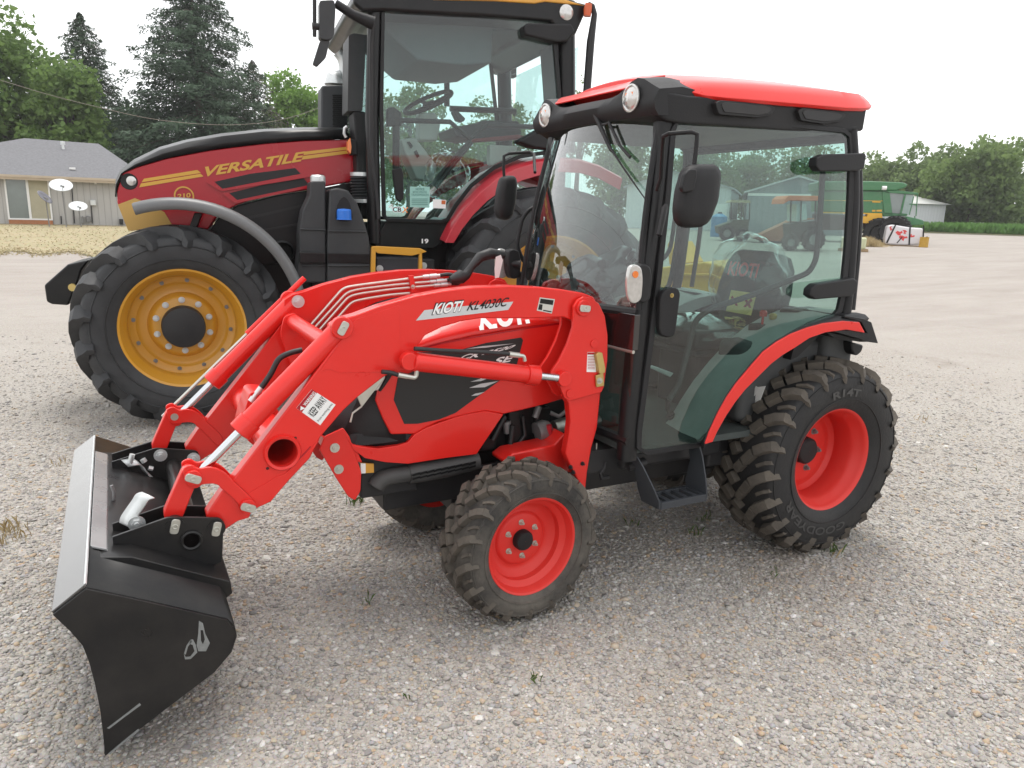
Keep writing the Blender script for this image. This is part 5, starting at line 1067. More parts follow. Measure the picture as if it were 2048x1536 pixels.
# steps, battery box, lower cab skirt
q = MB()
for pl in ([(965, 915), (1010, 915), (1015, 960), (1008, 1340), (955, 1340)], [(1530, 950), (1560, 960), (1575, 1340), (1520, 1340)], [(968, 905), (1040, 900), (1540, 925), (1620, 965), (1560, 985), (1440, 1015), (1040, 985), (985, 940)]): q.slab(vxz(y6(pl), .02), -.03, .02)
q.build('step_frame', M['yellow'], G, bevel=.006)
q = MB(); q.bx(V(*y6([(1540, 1100)])[0], -.05).x, V(*y6([(1030, 1100)])[0], -.05).x, -.6, -.08, .62, V(*y6([(1200, 1035)])[0], -.08).z); q.build('battery_box', pbr('slate_step_box', (.035, .037, .045), .5), G, bevel=.012)
for u, v in ((1060, 1165), (1578, 1130)): bolt(V(*y6([(u, v)])[0], -.06), .018, 'galv', 1, G)
q = MB(); q.slab(vxz(y6([(1130, 600), (1810, 610), (1890, 560), (1860, 700), (1790, 870), (1700, 930), (1000, 905), (1010, 830)]), -.22), -.8, -.22); q.build('cab_skirt', M['black'], G, bevel=.01)
q = MB(); a_, b_ = y6([(1555, 868)])[0], y6([(1635, 868)])[0]; text(q, '19', [V(*a_, -.20), V(*b_, -.20), V(*y6([(1555, 812)])[0], -.20)], .03); q.build('stock_number', M['white'], G, smooth=0)
q = MB(); q.bx(V(870, 560, -.1).x, V(800, 560, -.1).x, -.5, -.12, .98, 1.28); q.build('step_box', M['charcoal'], G, bevel=.01)

# cab
CYL = -.22
pane = [(540, 78), (800, 88), (1200, 108), (1590, 140), (1602, 160), (1625, 420), (1640, 600), (1650, 955), (1560, 965), (1400, 990), (1230, 1062), (1080, 1180), (980, 1310), (930, 1395), (900, 1405), (560, 1395), (548, 1380), (530, 700)]
po = grow(pane, 26, (1090, 700))
P1, P2 = [V(u, v, CYL) for u, v in y2(pane)], [V(u, v, CYL) for u, v in y2(po)]
def cabside(Y, s):
    f = lambda p: Vector((p.x, Y, p.z)); n = len(P1); q = MB()
    a, b = [f(p) for p in P2], [f(p) for p in P1]; o = Vector((0, s*.03, 0)); vs = a+b+[p+o for p in a]+[p+o for p in b]; fs = []
    for i in range(n): j = (i+1) % n; fs += [(i, j, n+j, n+i), (2*n+i, 3*n+i, 3*n+j, 2*n+j), (i, 2*n+i, 2*n+j, j), (n+i, n+j, 3*n+j, 3*n+i)]
    o_ = q.add(vs, fs).build('cab_door', M['black'], G, smooth=30, bevel=.006)
    q = MB(); q.add([p+Vector((0, s*.012, 0)) for p in b], [tuple(range(n))]); q.build('door_glass', M['bigglass'], o_, smooth=0); return o_
cd = cabside(CYL, 1); cabside(2*CY-CYL, -1)
fb, ft = V(*y2([(500, 1400)])[0], CYL), V(*y2([(510, 60)])[0], CYL); rt, rbm = V(*y2([(1665, 250)])[0], CYL), V(*y2([(1690, 900)])[0], CYL)
for Y in (CYL-.02, 2*CY-CYL+.02):
    q = MB(); q.tube([(fb.x+.03, Y, fb.z-.2), (fb.x+.035, Y, (fb.z+ft.z)/2), (ft.x+.03, Y, ft.z+.1)], .055, 12); q.build('cab_post', M['black'], G)
    q = MB(); q.tube([(rt.x-.05, Y, rt.z+.3), (rbm.x-.02, Y, rbm.z+.3), (rbm.x-.04, Y, rbm.z-.1)], .075, 14); q.build('cab_post', M['black'], G)
q = MB(); q.slab(vxz(y2([(1640, 560), (1620, 280), (1700, 240), (1712, 590), (1700, 900), (1655, 900)]), CYL), CYL-.3, CYL-.02); q.build('rear_corner_panel', pbr('grey_pillar_trim', (.10, .10, .11), .5), G)
xb = rbm.x-.10
q = MB(); q.add([(xb, CYL-.05, 1.55), (xb, 2*CY-CYL+.05, 1.55), (xb-.02, 2*CY-CYL+.05, 3.1), (xb-.02, CYL-.05, 3.1)], [(0, 1, 2, 3)]); q.build('rear_window', M['bigglass'], G, smooth=0)
xf = ft.x+.08
q = MB(); q.add([(fb.x+.12, CYL-.06, 1.6), (fb.x+.12, 2*CY-CYL+.06, 1.6), (xf, 2*CY-CYL+.06, 3.15), (xf, CYL-.06, 3.15)], [(0, 1, 2, 3)]); q.build('windscreen', M['bigglass'], G, smooth=0)
q = MB(); q.bx(xb, fb.x+.05, 2*CY-CYL+.03, CYL-.03, 1.48, 1.55); q.build('cab_floor', M['floor'], G)
rp_ = vxz(y2([(340, 20), (345, -60), (700, -110), (1500, -60), (1860, 30), (1840, 60), (1770, 215), (1700, 285), (1610, 140), (1200, 105), (800, 85), (545, 70), (400, 75)]), CYL+.06)
q = MB(); q.slab(rp_, 2*CY-CYL-.06, CYL+.06); rf2 = q.build('roof', M['black'], G, bevel=.03, seg=3)
q = MB(); rl_ = vxz(y2([(545, 78), (1600, 150), (1600, 185), (1250, 190), (1240, 400), (1060, 415), (940, 400), (760, 380), (545, 180)]), CYL-.25); q.slab(rl_, 2*CY-CYL+.3, CYL-.3); q.build('headliner', pbr('grey_headliner', (.16, .17, .18), .8), G, bevel=.03)
q = MB(); q.slab(vxz(y2([(850, -3), (1250, 6), (1500, 22), (1570, 10), (1830, 36), (1500, -70), (900, -70)]), CYL+.075), 2*CY-CYL-.07, CYL+.072); q.build('roof_trim', M['yellow'], rf2, bevel=.01)
p = V(*y2([(1706, 78)])[0], CYL+.07); q = MB(); q.tube([p+Vector((0, -.05, 0)), p, p+Vector((0, .012, 0))], [.062, .062, .04], 22); q.build('work_light', M['lens'], rf2)
q = MB(); q.slab(rpoly(vxz(y2([(1430, 170), (1460, 145), (1740, 150), (1765, 200), (1715, 265), (1640, 270), (1440, 225)]), CYL+.10), .02), CYL-.02, CYL+.10); q.build('corner_lamp_housing', M['plastic'], G, bevel=.02)
q = MB(); q.slab(vxz(y2([(1390, 905), (1560, 810), (1740, 800), (1740, 945), (1620, 960), (1500, 945)]), CYL+.1), CYL-.05, CYL+.10); q.build('fender_extension', M['plastic'], G, bevel=.02)
q = MB(); q.tube([V(*c, CYL+.12) for c in y2([(1835, 600), (1860, 270), (1885, 90), (1870, 40), (1845, 25)])], [.034, .034, .024, .024, .02], 12); pl_ = q.build('beacon_arm', M['charcoal'], G); q = MB(); q.tube([V(*c, CYL+.12) for c in y2([(1838, 105), (1842, 60), (1848, 25)])], [.03, .035, .03], 12); q.build('beacon', pbr('dusty_orange', (.55, .10, .03), .4), pl_)
# air intake / exhaust column and perforated silencer
q = MB(); q.slab(rpoly(vxz(y2([(312, 225), (345, 212), (430, 225), (425, 240), (400, 710), (305, 712)]), -.45), .01), -.8, -.45); q.build('intake_column', M['greyplastic'], G, bevel=.025, seg=3)
q = MB(); q.slab(vxz(y2([(340, 710), (420, 712), (470, 1150), (480, 1400), (370, 1400), (355, 900)]), -.45), -.75, -.45); q.build('lower_column', M['plastic'], G, bevel=.02)
q = MB(); a_, b_ = V(*y2([(405, 1130)])[0], -.42), V(*y2([(415, 1275)])[0], -.42); nseg = 8; pts_, rs_ = [], []
for i in range(nseg*2+1): pts_.append(a_.lerp(b_, i/(nseg*2))); rs_.append(.115 if i % 2 else .098)
q.tube(pts_, rs_, 20); q.build('bellows', M['greyplastic'], G, smooth=25)
MB().tube([a_+Vector((0, 0, .03)), a_], .108, 20).build('clamp', M['galv'], G); MB().tube([b_, b_-Vector((0, 0, .03))], .108, 20).build('clamp', M['galv'], G)
q = MB(); q.tube(smooth_open([V(*c, CYL+.05) for c in y2([(478, 95), (460, 230), (455, 500), (455, 780), (460, 1000), (490, 1250), (500, 1400)])]), .018, 10); q.build('hand_rail', M['charcoal'], G)
q = MB(); q.slab(rpoly(vxz(y2([(135, 545), (300, 540), (300, 850), (135, 850)]), CY-.05), .03), CY-.35, CY-.05); sg = q.build('silencer_guard', pbr('perforated_guard', (.05, .052, .056), .5, metal=.4), G, bevel=.05, seg=3)
q = MB()
for i in range(11):
    for j in range(18):
        c = V(*y2([(212+8.5*i+(4 if j % 2 else 0), 612+13*j)])[0], CY-.048); q.box(c, (.014, .003, .016))
q.build('guard_perforation', M['black'], sg, smooth=0); sg.children[0]['kind'] = 'stuff'
q = MB(); q.tube([V(*c, CY-.2) for c in y2([(240, 545), (240, 505), (262, 500)])], [.12, .10, .07], 18); q.tube(smooth_open([V(*c, CY-.2) for c in y2([(282, 510), (280, 430), (268, 375), (240, 335)])], 4), [.045]*12+[.047], 16); q.build('exhaust_stack', M['galv'], G)
# mirrors, lamps on the bonnet edge
q = MB(); q.tube([V(*c, -.02) for c in y2([(470, 150), (340, 95), (225, 20)])], [.05, .035, .03], 10); m_ = q.build('mirror_arm', M['plastic'], G)
q = MB(); q.slab(rpoly(vxz(y2([(122, 10), (215, 5), (225, 60), (215, 235), (180, 262), (122, 250)]), .05), .02), -.02, .08); q.slab(rpoly(vxz(y2([(128, 262), (190, 262), (165, 370), (110, 425), (82, 408)]), .05), .01), -.0, .06); q.build('mirror_housing', M['greyplastic'], m_, bevel=.02)
q = MB(); q.rod(V(*y2([(93, 235)])[0], .05), V(*y2([(93, -40)])[0], .05), .014); q.rod(V(*y2([(78, 168)])[0], .05), V(*y2([(150, 172)])[0], .05), .025); q.build('mirror_bracket', M['charcoal'], m_)
p = V(*y2([(312, 935)])[0], -.35); q = MB(); q.slab(rpoly(vxz(y2([(305, 905), (322, 880), (330, 940), (325, 985), (305, 960)]), -.33), .005), -.42, -.33); q.build('turn_signal', M['orange'], G, bevel=.006)
q = MB(); q.slab(rpoly(vxz(y2([(325, 890), (360, 895), (370, 990), (328, 990)]), -.36), .01), -.5, -.36); q.build('lamp_block', M['plastic'], G, bevel=.01)
q = MB(); q.tube([V(*c, -.4) for c in y2([(295, 880), (282, 855), (285, 820), (300, 810)])], .012, 8); q.build('bonnet_latch', M['galv'], G)
# rear mudguard: crimson arc
ua = [(890, 486), (905, 455), (930, 420), (960, 386), (995, 357), (1035, 337), (1080, 324), (1120, 319), (1160, 322), (1200, 334), (1245, 358)]
la = [(908, 486), (925, 458), (947, 430), (975, 402), (1008, 378), (1045, 361), (1085, 349), (1120, 344), (1160, 346), (1196, 356), (1240, 380)]
def fend(Y, s):
    U, L_ = [V(u, v, Y) for u, v in ua], [V(u, v, Y) for u, v in la]; q = MB(); secs = []
    q.loft([[a, b, b+Vector((0, -s*.02, 0)), a+Vector((0, -s*.03, .012)), a+Vector((0, -s*.55, .04)), a+Vector((0, -s*.55, .06)), a+Vector((0, -s*.03, .02))] for a, b in zip(U, L_)])
    for i in range(len(q.v)): q.v[i] = tuple(q.v[i])
    return q
q = fend(-.05, 1); q.build('rear_mudguard', pbr('pale_crimson_paint', (.45, .02, .035), .35, coat=.5, dust=.06), G, smooth=40, bevel=.005)
m = MB(); m.v = [(x, 2*CY-y, z) for x, y, z in q.v]; m.f = q.f; m.build('rear_mudguard', M['crimson'], G, smooth=40)
# door furniture and stickers
q = MB(); q.slab(rpoly(vxz(y2([(590, 1085), (650, 1070), (662, 1110), (665, 1270), (640, 1295), (615, 1270)]), CYL+.04), .012), CYL-.0, CYL+.045); q.build('door_handle', M['plastic'], cd, bevel=.012)
def g2(pl, off=.02): return [V(u, v, CYL+off) for u, v in y2(pl)]
q = MB(); q.sheet(g2([(703, 1195), (830, 1195), (828, 1330), (703, 1325)]), (0, .002, 0)); q.build('notice_sticker', pbr('aqua_paper', (.28, .50, .45), .6), cd, smooth=0)
q = MB(); text(q, 'NOTICE', g2([(740, 1218), (795, 1218), (740, 1203)]), .02, 0, .003); text(q, 'BEFORE OPERATING', g2([(722, 1236), (812, 1236), (722, 1222)]), 0, 0, .003); text(q, 'TRANSMISSION', g2([(712, 1254), (822, 1254), (712, 1240)]), 0, 0, .003)
for k in range(4): q.sheet(g2([(715, 1272+12*k), (818, 1272+12*k), (818, 1275+12*k), (715, 1275+12*k)], .0235), (0, .001, 0))
q.build('notice_print', pbr('teal_print', (.05, .16, .14), .6), cd, smooth=0)
q = MB(); q.sheet(g2([(850, 1275), (935, 1280), (932, 1335), (850, 1332)]), (0, .002, 0)); q.build('white_sticker', M['white'], cd, smooth=0)
q = MB(); q.sheet(g2([(906, 1282), (932, 1283), (930, 1308), (905, 1306)], .0225), (0, .001, 0)); q.build('sticker_mark', pbr('rust_orange', (.5, .12, .03), .5), cd, smooth=0)
q = MB(); text(q, 'CB', g2([(590, 1358), (652, 1360), (590, 1322)]), .06, 0, .001); text(q, 'X', g2([(652, 1360), (692, 1362), (652, 1322)]), .06, .1, .001) if False else None
for r in (20, 30, 40):
    q.tube([V(605-r*.0+(-r*math.cos(R(a)))*.31+188-188, 0, 0) if False else V(*y2([(604-r*math.cos(R(a)), 1345-r*math.sin(R(a)))])[0], CYL+.022) for a in range(25, 75, 8)], .004, 5)
q.build('logo_lettering', M['white'], cd, smooth=0)
glyphs('CB', .06); q = MB(); text(q, 'X', g2([(652, 1360), (690, 1362), (652, 1324)]), .02, .1, .002); q.build('logo_letter', M['orange'], cd, smooth=0)
q = MB(); text(q, 'CB', g2([(594, 1354), (648, 1356), (594, 1326)]), .02, 0, .0025); q.build('logo_inner', M['charcoal'], cd, smooth=0)
# inside: steering wheel, white column, seat, arm-rest, rails
sw = V(*y2([(820, 655)])[0], CY+.1); SWB = empty('steering_wheel', tuple(sw), 0, G); SWB.rotation_euler = (R(-12), R(28), 0)
q = MB(); q.tube([(.23*math.cos(R(a)), .23*math.sin(R(a)), 0) for a in range(0, 361, 12)], .02, 10); q.build('rim', M['plastic'], SWB)
q = MB()
for a in (30, 150, 270): q.rod((0, 0, -.03), (.23*math.cos(R(a)), .23*math.sin(R(a)), 0), .018, 8)
q.cyl((0, 0, -.03), .06, .05, 'z'); q.build('spokes', M['plastic'], SWB)
q = MB(); q.slab(vxz(y2([(640, 890), (740, 880), (880, 1060), (860, 1160), (745, 1150), (660, 960)]), CY+.15), CY-.1, CY+.15); q.slab(vxz(y2([(760, 720), (870, 720), (900, 800), (880, 900), (760, 900)]), CY+.1), CY-.05, CY+.1); q.build('steering_column', M['cream'], G, bevel=.02)
q = MB(); q.slab(vxz(y2([(700, 905), (722, 935), (712, 950), (685, 910)]), CY+.16), CY+.14, CY+.165); q.slab(vxz(y2([(745, 960), (765, 1000), (750, 1010), (730, 970)]), CY+.16), CY+.14, CY+.165); q.build('column_slot', M['black'], G)
q = MB(); q.slab(rpoly(vxz(y2([(980, 710), (1000, 705), (1055, 760), (1045, 780), (1010, 770)]), CY+.3), .01), CY+.2, CY+.32); q.slab(rpoly(vxz(y2([(975, 815), (1130, 790), (1170, 770), (1400, 775), (1420, 860), (1100, 890), (1000, 870)]), CY+.35), .02), CY-.2, CY+.35); st_ = q.build('driver_seat', M['seat'], G, bevel=.03)
q = MB(); q.slab(vxz(y2([(1090, 890), (1400, 860), (1440, 870), (1420, 890), (1100, 910)]), CY+.42), CY+.3, CY+.42); q.build('arm_rest', pbr('dull_red_trim', (.22, .03, .03), .6), G, bevel=.01)
q = MB(); q.slab(vxz(y2([(1215, 925), (1395, 935), (1380, 990), (1230, 1060), (1215, 1050)]), CY+.4), CY+.3, CY+.4); q.build('console', M['cream'], G, bevel=.02)
q = MB(); q.tube([V(*c, CYL-.05) for c in y2([(640, 770), (960, 780), (1090, 890), (1200, 800), (1560, 815)])], .02, 8); q.tube([V(*c, CYL-.05) for c in y2([(1090, 900), (960, 1040), (850, 1180), (870, 1200), (960, 1080), (1100, 910)])], .018, 8); q.tube([V(*c, CYL-.05) for c in y2([(615, 800), (615, 1080)])], .03, 8); q.build('door_rail', M['charcoal'], cd)
q = MB(); q.slab(rpoly(vxz(y2([(560, 690), (600, 683), (650, 720), (652, 805), (560, 808)]), CYL-.02), .01), CYL-.1, CYL-.02); q.build('door_latch', M['black'], cd, bevel=.01)
q = MB(); q.tube([V(*c, 2*CY-CYL+.1) for c in y2([(940, 400), (940, 680)])], .03, 8); q.tube([V(*c, 2*CY-CYL+.1) for c in y2([(960, 695), (1380, 712)])], .03, 8); q.tube([V(*c, 2*CY-CYL-.15) for c in y2([(1380, 740), (1320, 640), (1325, 500), (1380, 480)])], .022, 8); q.build('far_side_rail', M['charcoal'], G)
q = MB(); q.slab(rpoly(vxz(y2([(1230, 440), (1250, 412), (1390, 415), (1390, 500), (1240, 465)]), 2*CY-CYL-.2), .03), 2*CY-CYL-.3, 2*CY-CYL-.2); q.build('far_mirror', M['plastic'], G, bevel=.02)
q = MB(); q.slab(vxz(y2([(1380, 420), (1500, 330), (1600, 300), (1640, 700), (1480, 760), (1400, 720)]), 2*CY-CYL+.25), 2*CY-CYL+.1, 2*CY-CYL+.25) if False else q.bx(xb+.02, xb+.12, CYL-.45, CYL-.1, 1.6, 3.1); q.build('rear_pillar_trim', pbr('pale_pillar_trim', (.22, .23, .24), .7), G, bevel=.02)
crumple((0, 0, 0), .2, .2, .24, 12, .2).build('floor_film', M['film'], G, smooth=25, loc=tuple(V(*y2([(940, 1130)])[0], CY+.35)))
# ================================================================== yard, house, sheds, machines behind
class Fr:                                      # a local frame standing on the ground: x to the viewer's right, y towards the viewer
    def __init__(s, u, v, Dm, turn=0, z=None):
        p = on_ground(u, v, Dm); d = np.array([p.x-CAM_O[0], p.y-CAM_O[1]]); a = math.atan2(d[1], d[0])-math.pi/2+R(turn)
        s.o = np.array([p.x, p.y, p.z if z is None else z]); s.a = a; s.X = np.array([math.cos(a), math.sin(a), 0]); s.Y = np.array([math.sin(a), -math.cos(a), 0])
    def root(s, name): o = empty(name, tuple(s.o), s.a); return o
    def at(s, u, v, Y=0):
        d = ray(u, v); t = (Y-(CAM_O-s.o)@s.Y)/(d@s.Y); P = CAM_O+d*t-s.o; return Vector((P@s.X, -Y, P[2]))   # blender-local (y away from viewer)
    def xz(s, pts, Y=0): return [(p.x, p.z) for p in (s.at(u, v, Y) for u, v in pts)]
def siding_mat(name, col, pitch, dark=.75, axis=0, rough=.6):
    m, t, b, out = newmat(name); tc = N(t, 'ShaderNodeTexCoord'); sx = N(t, 'ShaderNodeSeparateXYZ'); t.links.new(tc.outputs['Object'], sx.inputs[0])
    mu = N(t, 'ShaderNodeMath', operation='MULTIPLY'); t.links.new(sx.outputs[axis], mu.inputs[0]); mu.inputs[1].default_value = 1/pitch
    fr = N(t, 'ShaderNodeMath', operation='FRACT'); t.links.new(mu.outputs[0], fr.inputs[0])
    lt = N(t, 'ShaderNodeMath', operation='LESS_THAN'); t.links.new(fr.outputs[0], lt.inputs[0]); lt.inputs[1].default_value = .12
    nz = N(t, 'ShaderNodeTexNoise', Scale=1.2, Detail=8.0, Roughness=.7); mp = N(t, 'ShaderNodeMapping'); mp.inputs['Scale'].default_value = (4, 4, .5); t.links.new(tc.outputs['Object'], mp.inputs[0]); t.links.new(mp.outputs[0], nz.inputs['Vector'])
    c = mixc(t, nz.outputs['Fac'], tuple(q*.82 for q in col), tuple(q*1.15 for q in col)); c = mixc(t, lt.outputs[0], c, tuple(q*dark for q in col))
    t.links.new(c, b.inputs['Base Color']); b.inputs['Roughness'].default_value = rough
    bp = N(t, 'ShaderNodeBump', Strength=.5, Distance=.02); bp.invert = True; t.links.new(lt.outputs[0], bp.inputs['Height']); t.links.new(bp.outputs[0], b.inputs['Normal'])
    return m
M['siding'] = siding_mat('weathered_siding', (.43, .42, .405), .28)
M['metalshed'] = siding_mat('grey_ribbed_metal', (.22, .25, .27), .45, .8)
M['whitemetal'] = siding_mat('white_ribbed_metal', (.62, .63, .65), .35, .85)
M['shingle'] = pbr('grey_shingles', (.155, .155, .165), .9, var=.45, scale=9, bump=.4, bump_scale=20)
M['fascia'] = pbr('beige_fascia', (.46, .38, .29), .6)
M['curtain'] = pbr('window_curtain', (.40, .37, .27), .8, var=.25, scale=2)
M['dimglass'] = pbr('dim_window', (.16, .19, .18), .08, var=.3, scale=1.2, coat=1)
M['brick'] = pbr('orange_brick', (.40, .17, .08), .8, var=.3, scale=12)
M['dish'] = pbr('white_dish', (.60, .63, .64), .5, var=.06)
M['darkdish'] = pbr('grey_dish', (.16, .16, .19), .5)
M['green'] = pbr('farm_green_paint', (.020, .150, .045), .35, var=.1, coat=.4, dust=.1)
M['fyellow'] = pbr('farm_yellow_paint', (.70, .38, .02), .4, var=.1, dust=.1)
M['wrap'] = pbr('white_plastic_wrap', (.66, .64, .66), .3, var=.12, scale=3, coat=.5)
M['rust'] = pbr('rust_brown', (.26, .09, .045), .7, var=.3, scale=6)
M['timber'] = pbr('pallet_timber', (.33, .23, .13), .8, var=.25)
M['canopy'] = pbr('faded_orange_canopy', (.60, .16, .06), .5)

# dry lawn in front of the house
def lawn():
    m, t, b, out = newmat('dry_lawn'); tc = N(t, 'ShaderNodeTexCoord'); n1 = N(t, 'ShaderNodeTexNoise', Scale=.5, Detail=8.0, Roughness=.7); n2 = N(t, 'ShaderNodeTexNoise', Scale=9.0, Detail=6.0)
    t.links.new(tc.outputs['Object'], n1.inputs['Vector']); t.links.new(tc.outputs['Object'], n2.inputs['Vector'])
    c = mixc(t, ramp(t, n1.outputs['Fac'], .35, .65), (.36, .295, .185), (.29, .255, .14)); c = mixc(t, .35, c, n2.outputs['Color'], 'OVERLAY'); t.links.new(c, b.inputs['Base Color']); b.inputs['Roughness'].default_value = .95
    bp = N(t, 'ShaderNodeBump', Strength=.6, Distance=.05); t.links.new(n2.outputs['Fac'], bp.inputs['Height']); t.links.new(bp.outputs[0], b.inputs['Normal'])
    q = MB(); nu, nd = 60, 24
    for i in range(nu):
        u = -700+i*1900/(nu-1); near = 25+1.6*math.sin(u*.021)+1.2*math.sin(u*.047+1)+max(0, (u-150)*.012)
        for j in range(nd): p = on_ground(u, 470, near+(75-near)*j/(nd-1)); q.v.append((p.x, p.y, p.z+.02))
    for i in range(nu-1):
        for j in range(nd-1): a = i*nd+j; q.f.append((a, a+nd, a+nd+1, a+1))
    tag(q.build('lawn', m, smooth=180), kind='structure')
    q = MB()
    for _ in range(9000):
        u = rng.uniform(-60, 720); Dm = rng.uniform(25.5, 43) if rng.random() < .6 else rng.uniform(23.5, 26.5); near = 25+1.6*math.sin(u*.021)+1.2*math.sin(u*.047+1)+max(0, (u-150)*.012)
        p = on_ground(u, 470, max(near+rng.gauss(0, .7), Dm)); a = rng.uniform(0, 3.14); h = rng.uniform(.02, .06); w = rng.uniform(.02, .05); l = rng.uniform(-.05, .05)
        q.add([(p.x-w*math.cos(a), p.y-w*math.sin(a), p.z+.01), (p.x+w*math.cos(a), p.y+w*math.sin(a), p.z+.01), (p.x+l, p.y+l, p.z+h)], [(0, 1, 2)])
    tag(q.build('lawn_grass', foliage('lawn_straw', (.36, .29, .18), (.31, .265, .15), .2), smooth=0), kind='stuff')
lawn()

# ---- the house
F = Fr(120, 449, 43, -2.0); H = F.root('house')
tag(H, 'low grey house with shingled hip roof and a sliding window, beyond the dry lawn', 'house')
x0, x1 = F.at(-260, 448).x, F.at(290, 452).x; ev = F.at(100, 352).z; dp = 8.5
q = MB(); q.bx(x0, x1, 0, dp, -.5, ev); q.build('wall', M['siding'], H)
ov = .5; rz_ = ev+1.95; mid = dp/2; ra, rb2 = F.at(50, 286, -mid).x, F.at(198, 297, -mid).x
q = MB(); e = [(x0-ov, -ov, ev-.05), (x1+ov, -ov, ev-.05), (x1+ov, dp+ov, ev-.05), (x0-ov, dp+ov, ev-.05)]; q.add(e+[(ra, mid, rz_), (rb2, mid, rz_-.05)], [(0, 1, 5, 4), (1, 2, 5), (2, 3, 4, 5), (3, 0, 4), (0, 3, 2, 1)]); rf_ = q.build('roof', M['shingle'], H, smooth=0)
q = MB(); q.bx(x0-ov, x1+ov, -ov-.04, -ov+.01, ev-.24, ev-.03); q.bx(x0-ov, x1+ov, -ov-.10, -ov-.04, ev-.13, ev-.02); q.build('gutter', M['fascia'], H)
p = F.at(127, 302, -3.2); q = MB(); q.tube([(p.x, 3.2, p.z-.6), (p.x, 3.2, p.z+.3)], .07, 10); q.tube([(p.x, 3.2, p.z+.3), (p.x, 3.2, p.z+.48)], .11, 10); q.build('vent_pipe', M['galv'], rf_)
p = F.at(145, 338, -.6); q = MB(); q.box((p.x, .5, p.z+.02), (.26, .2, .1)); q.build('roof_vent', M['white'], rf_)
def win(pl, n, mats):
    P = F.xz(pl, .05); xs = [c[0] for c in P]; zs_ = [c[1] for c in P]; a, b, c_, d = min(xs), max(xs), min(zs_), max(zs_)
    q = MB(); fw_ = .07
    q.bx(a-fw_, b+fw_, -.10, -.01, d, d+fw_*1.4); q.bx(a-fw_, b+fw_, -.10, -.01, c_-fw_, c_); q.bx(a-fw_, a, -.10, -.01, c_, d); q.bx(b, b+fw_, -.10, -.01, c_, d); m_ = (a+b)/2; q.bx(m_-.05, m_+.05, -.09, -.012, c_, d); o = q.build('window_frame', M['white'], H)
    for (s, e_), mt in zip(((a, m_-.05), (m_+.05, b)), mats): k = MB(); k.bx(s, e_, -.06, -.015, c_, d); k.build('pane', mt, o)
    return a, b, c_
a, b, c_ = win([(14, 359), (94, 359), (94, 434), (20, 436)], 2, (M['dimglass'], M['curtain']))
q = MB(); q.bx(a-.05, b+.05, -.14, -.01, -.1, c_-.08); q.build('brick_sill', M['brick'], H)
for pl, m_ in (([(180, 400), (191, 400), (191, 411), (180, 411)], 'galv'), ([(160, 433), (166, 433), (166, 447), (160, 447)], 'steel'), ([(172, 432), (180, 432), (180, 444), (172, 444)], 'steel'), ([(238, 438), (246, 438), (246, 449), (238, 449)], 'charcoal')):
    P = F.xz(pl, .1); q = MB(); q.bx(P[0][0], P[1][0], -.2, -.01, P[2][1], P[0][1]); q.build('meter_box', M[m_], H, bevel=.02)
for (u0, v0), (u1, v1) in (((143, 368), (149, 447)), ((182, 411), (185, 447)), ((122, 432), (123, 448))):
    q = MB(); q.rod(F.at(u0, v0, .06), F.at(u1, v1, .06), .025, 8); q.build('conduit', M['charcoal'], H)
p = F.at(191, 366, .1); q = MB(); q.box((p.x, -.1, p.z), (.1, .12, .12)); q.build('wall_lamp', M['white'], H)
def dish(u, v, w_, Dm, tilt, mat, lab, yaw=0):
    f = Fr(u, 449, Dm); o = f.root('satellite_dish'); c = f.at(u, v); r = w_/2/CAM_F*Dm*1.05
    q = MB(); q.rod((c.x+.05, .10, -.1), (c.x+.02, .12, c.z-.1), .025, 8); q.rod((c.x+.02, .12, c.z-.1), (c.x, .05, c.z), .03, 8); q.build('pole', M['steel'], o)
    q = MB(); q.lathe([(r*k, -.22*r*(1-k*k)) for k in (.001, .25, .5, .75, 1)], n=30); k = q.build('reflector', M[mat], o, solid=.02, loc=tuple(c)); k.rotation_euler = (R(-tilt), 0, R(180+yaw))
    q = MB(); q.rod((c.x, 0, c.z-r*.5), (c.x+.08, -.42, c.z-.12), .015, 6); q.box((c.x+.08, -.45, c.z-.08), (.09, .12, .09)); q.build('feed_arm', M['steel'], o)
    tag(o, lab, 'satellite dish', 'satellite dishes by the house')
dish(122, 370, 33, 40.5, -55, 'dish', 'largest white satellite dish, highest on its pole before the grey house wall')
dish(90, 394, 25, 40.5, -40, 'darkdish', 'dark grey satellite dish in front of the house window', 60)
dish(156, 412, 27, 40.8, -58, 'dish', 'low white satellite dish between the big dish and the red hood')

# ---- white shed, big grey shed and white lean-to
def gable(F, name, lab, uL, uR, vE, uA, vA, depth, wall, roof, trim=None):
    o = F.root(name); a, b = F.at(uL, 450).x, F.at(uR, 450).x; e = F.at((uL+uR)/2, vE).z; c = F.at(uA, vA); ax, az = c.x, c.z
    q = MB(); q.slab([(a, -.6), (b, -.6), (b, e), (ax, az), (a, e)], 0, depth); q.build('wall', wall, o, smooth=0)
    q = MB(); q.add([(a-.3, -.3, e-.10), (ax, -.3, az+.06), (ax, depth+.3, az+.06), (a-.3, depth+.3, e-.10)], [(0, 1, 2, 3)]); q.add([(b+.3, -.3, e-.10), (ax, -.3, az+.06), (ax, depth+.3, az+.06), (b+.3, depth+.3, e-.10)], [(0, 1, 2, 3)]); q.build('roof', roof, o, smooth=0, solid=.12)
    tag(o, lab, 'shed'); return o, a, b, e
F = Fr(1850, 470, 96, 38); o = F.root('shed'); a, b = F.at(1818, 440).x, F.at(1888, 440).x; e = F.at(1888, 407).z
q = MB(); q.bx(a-3, b, 0, 9, -1, e); q.build('wall', M['whitemetal'], o)
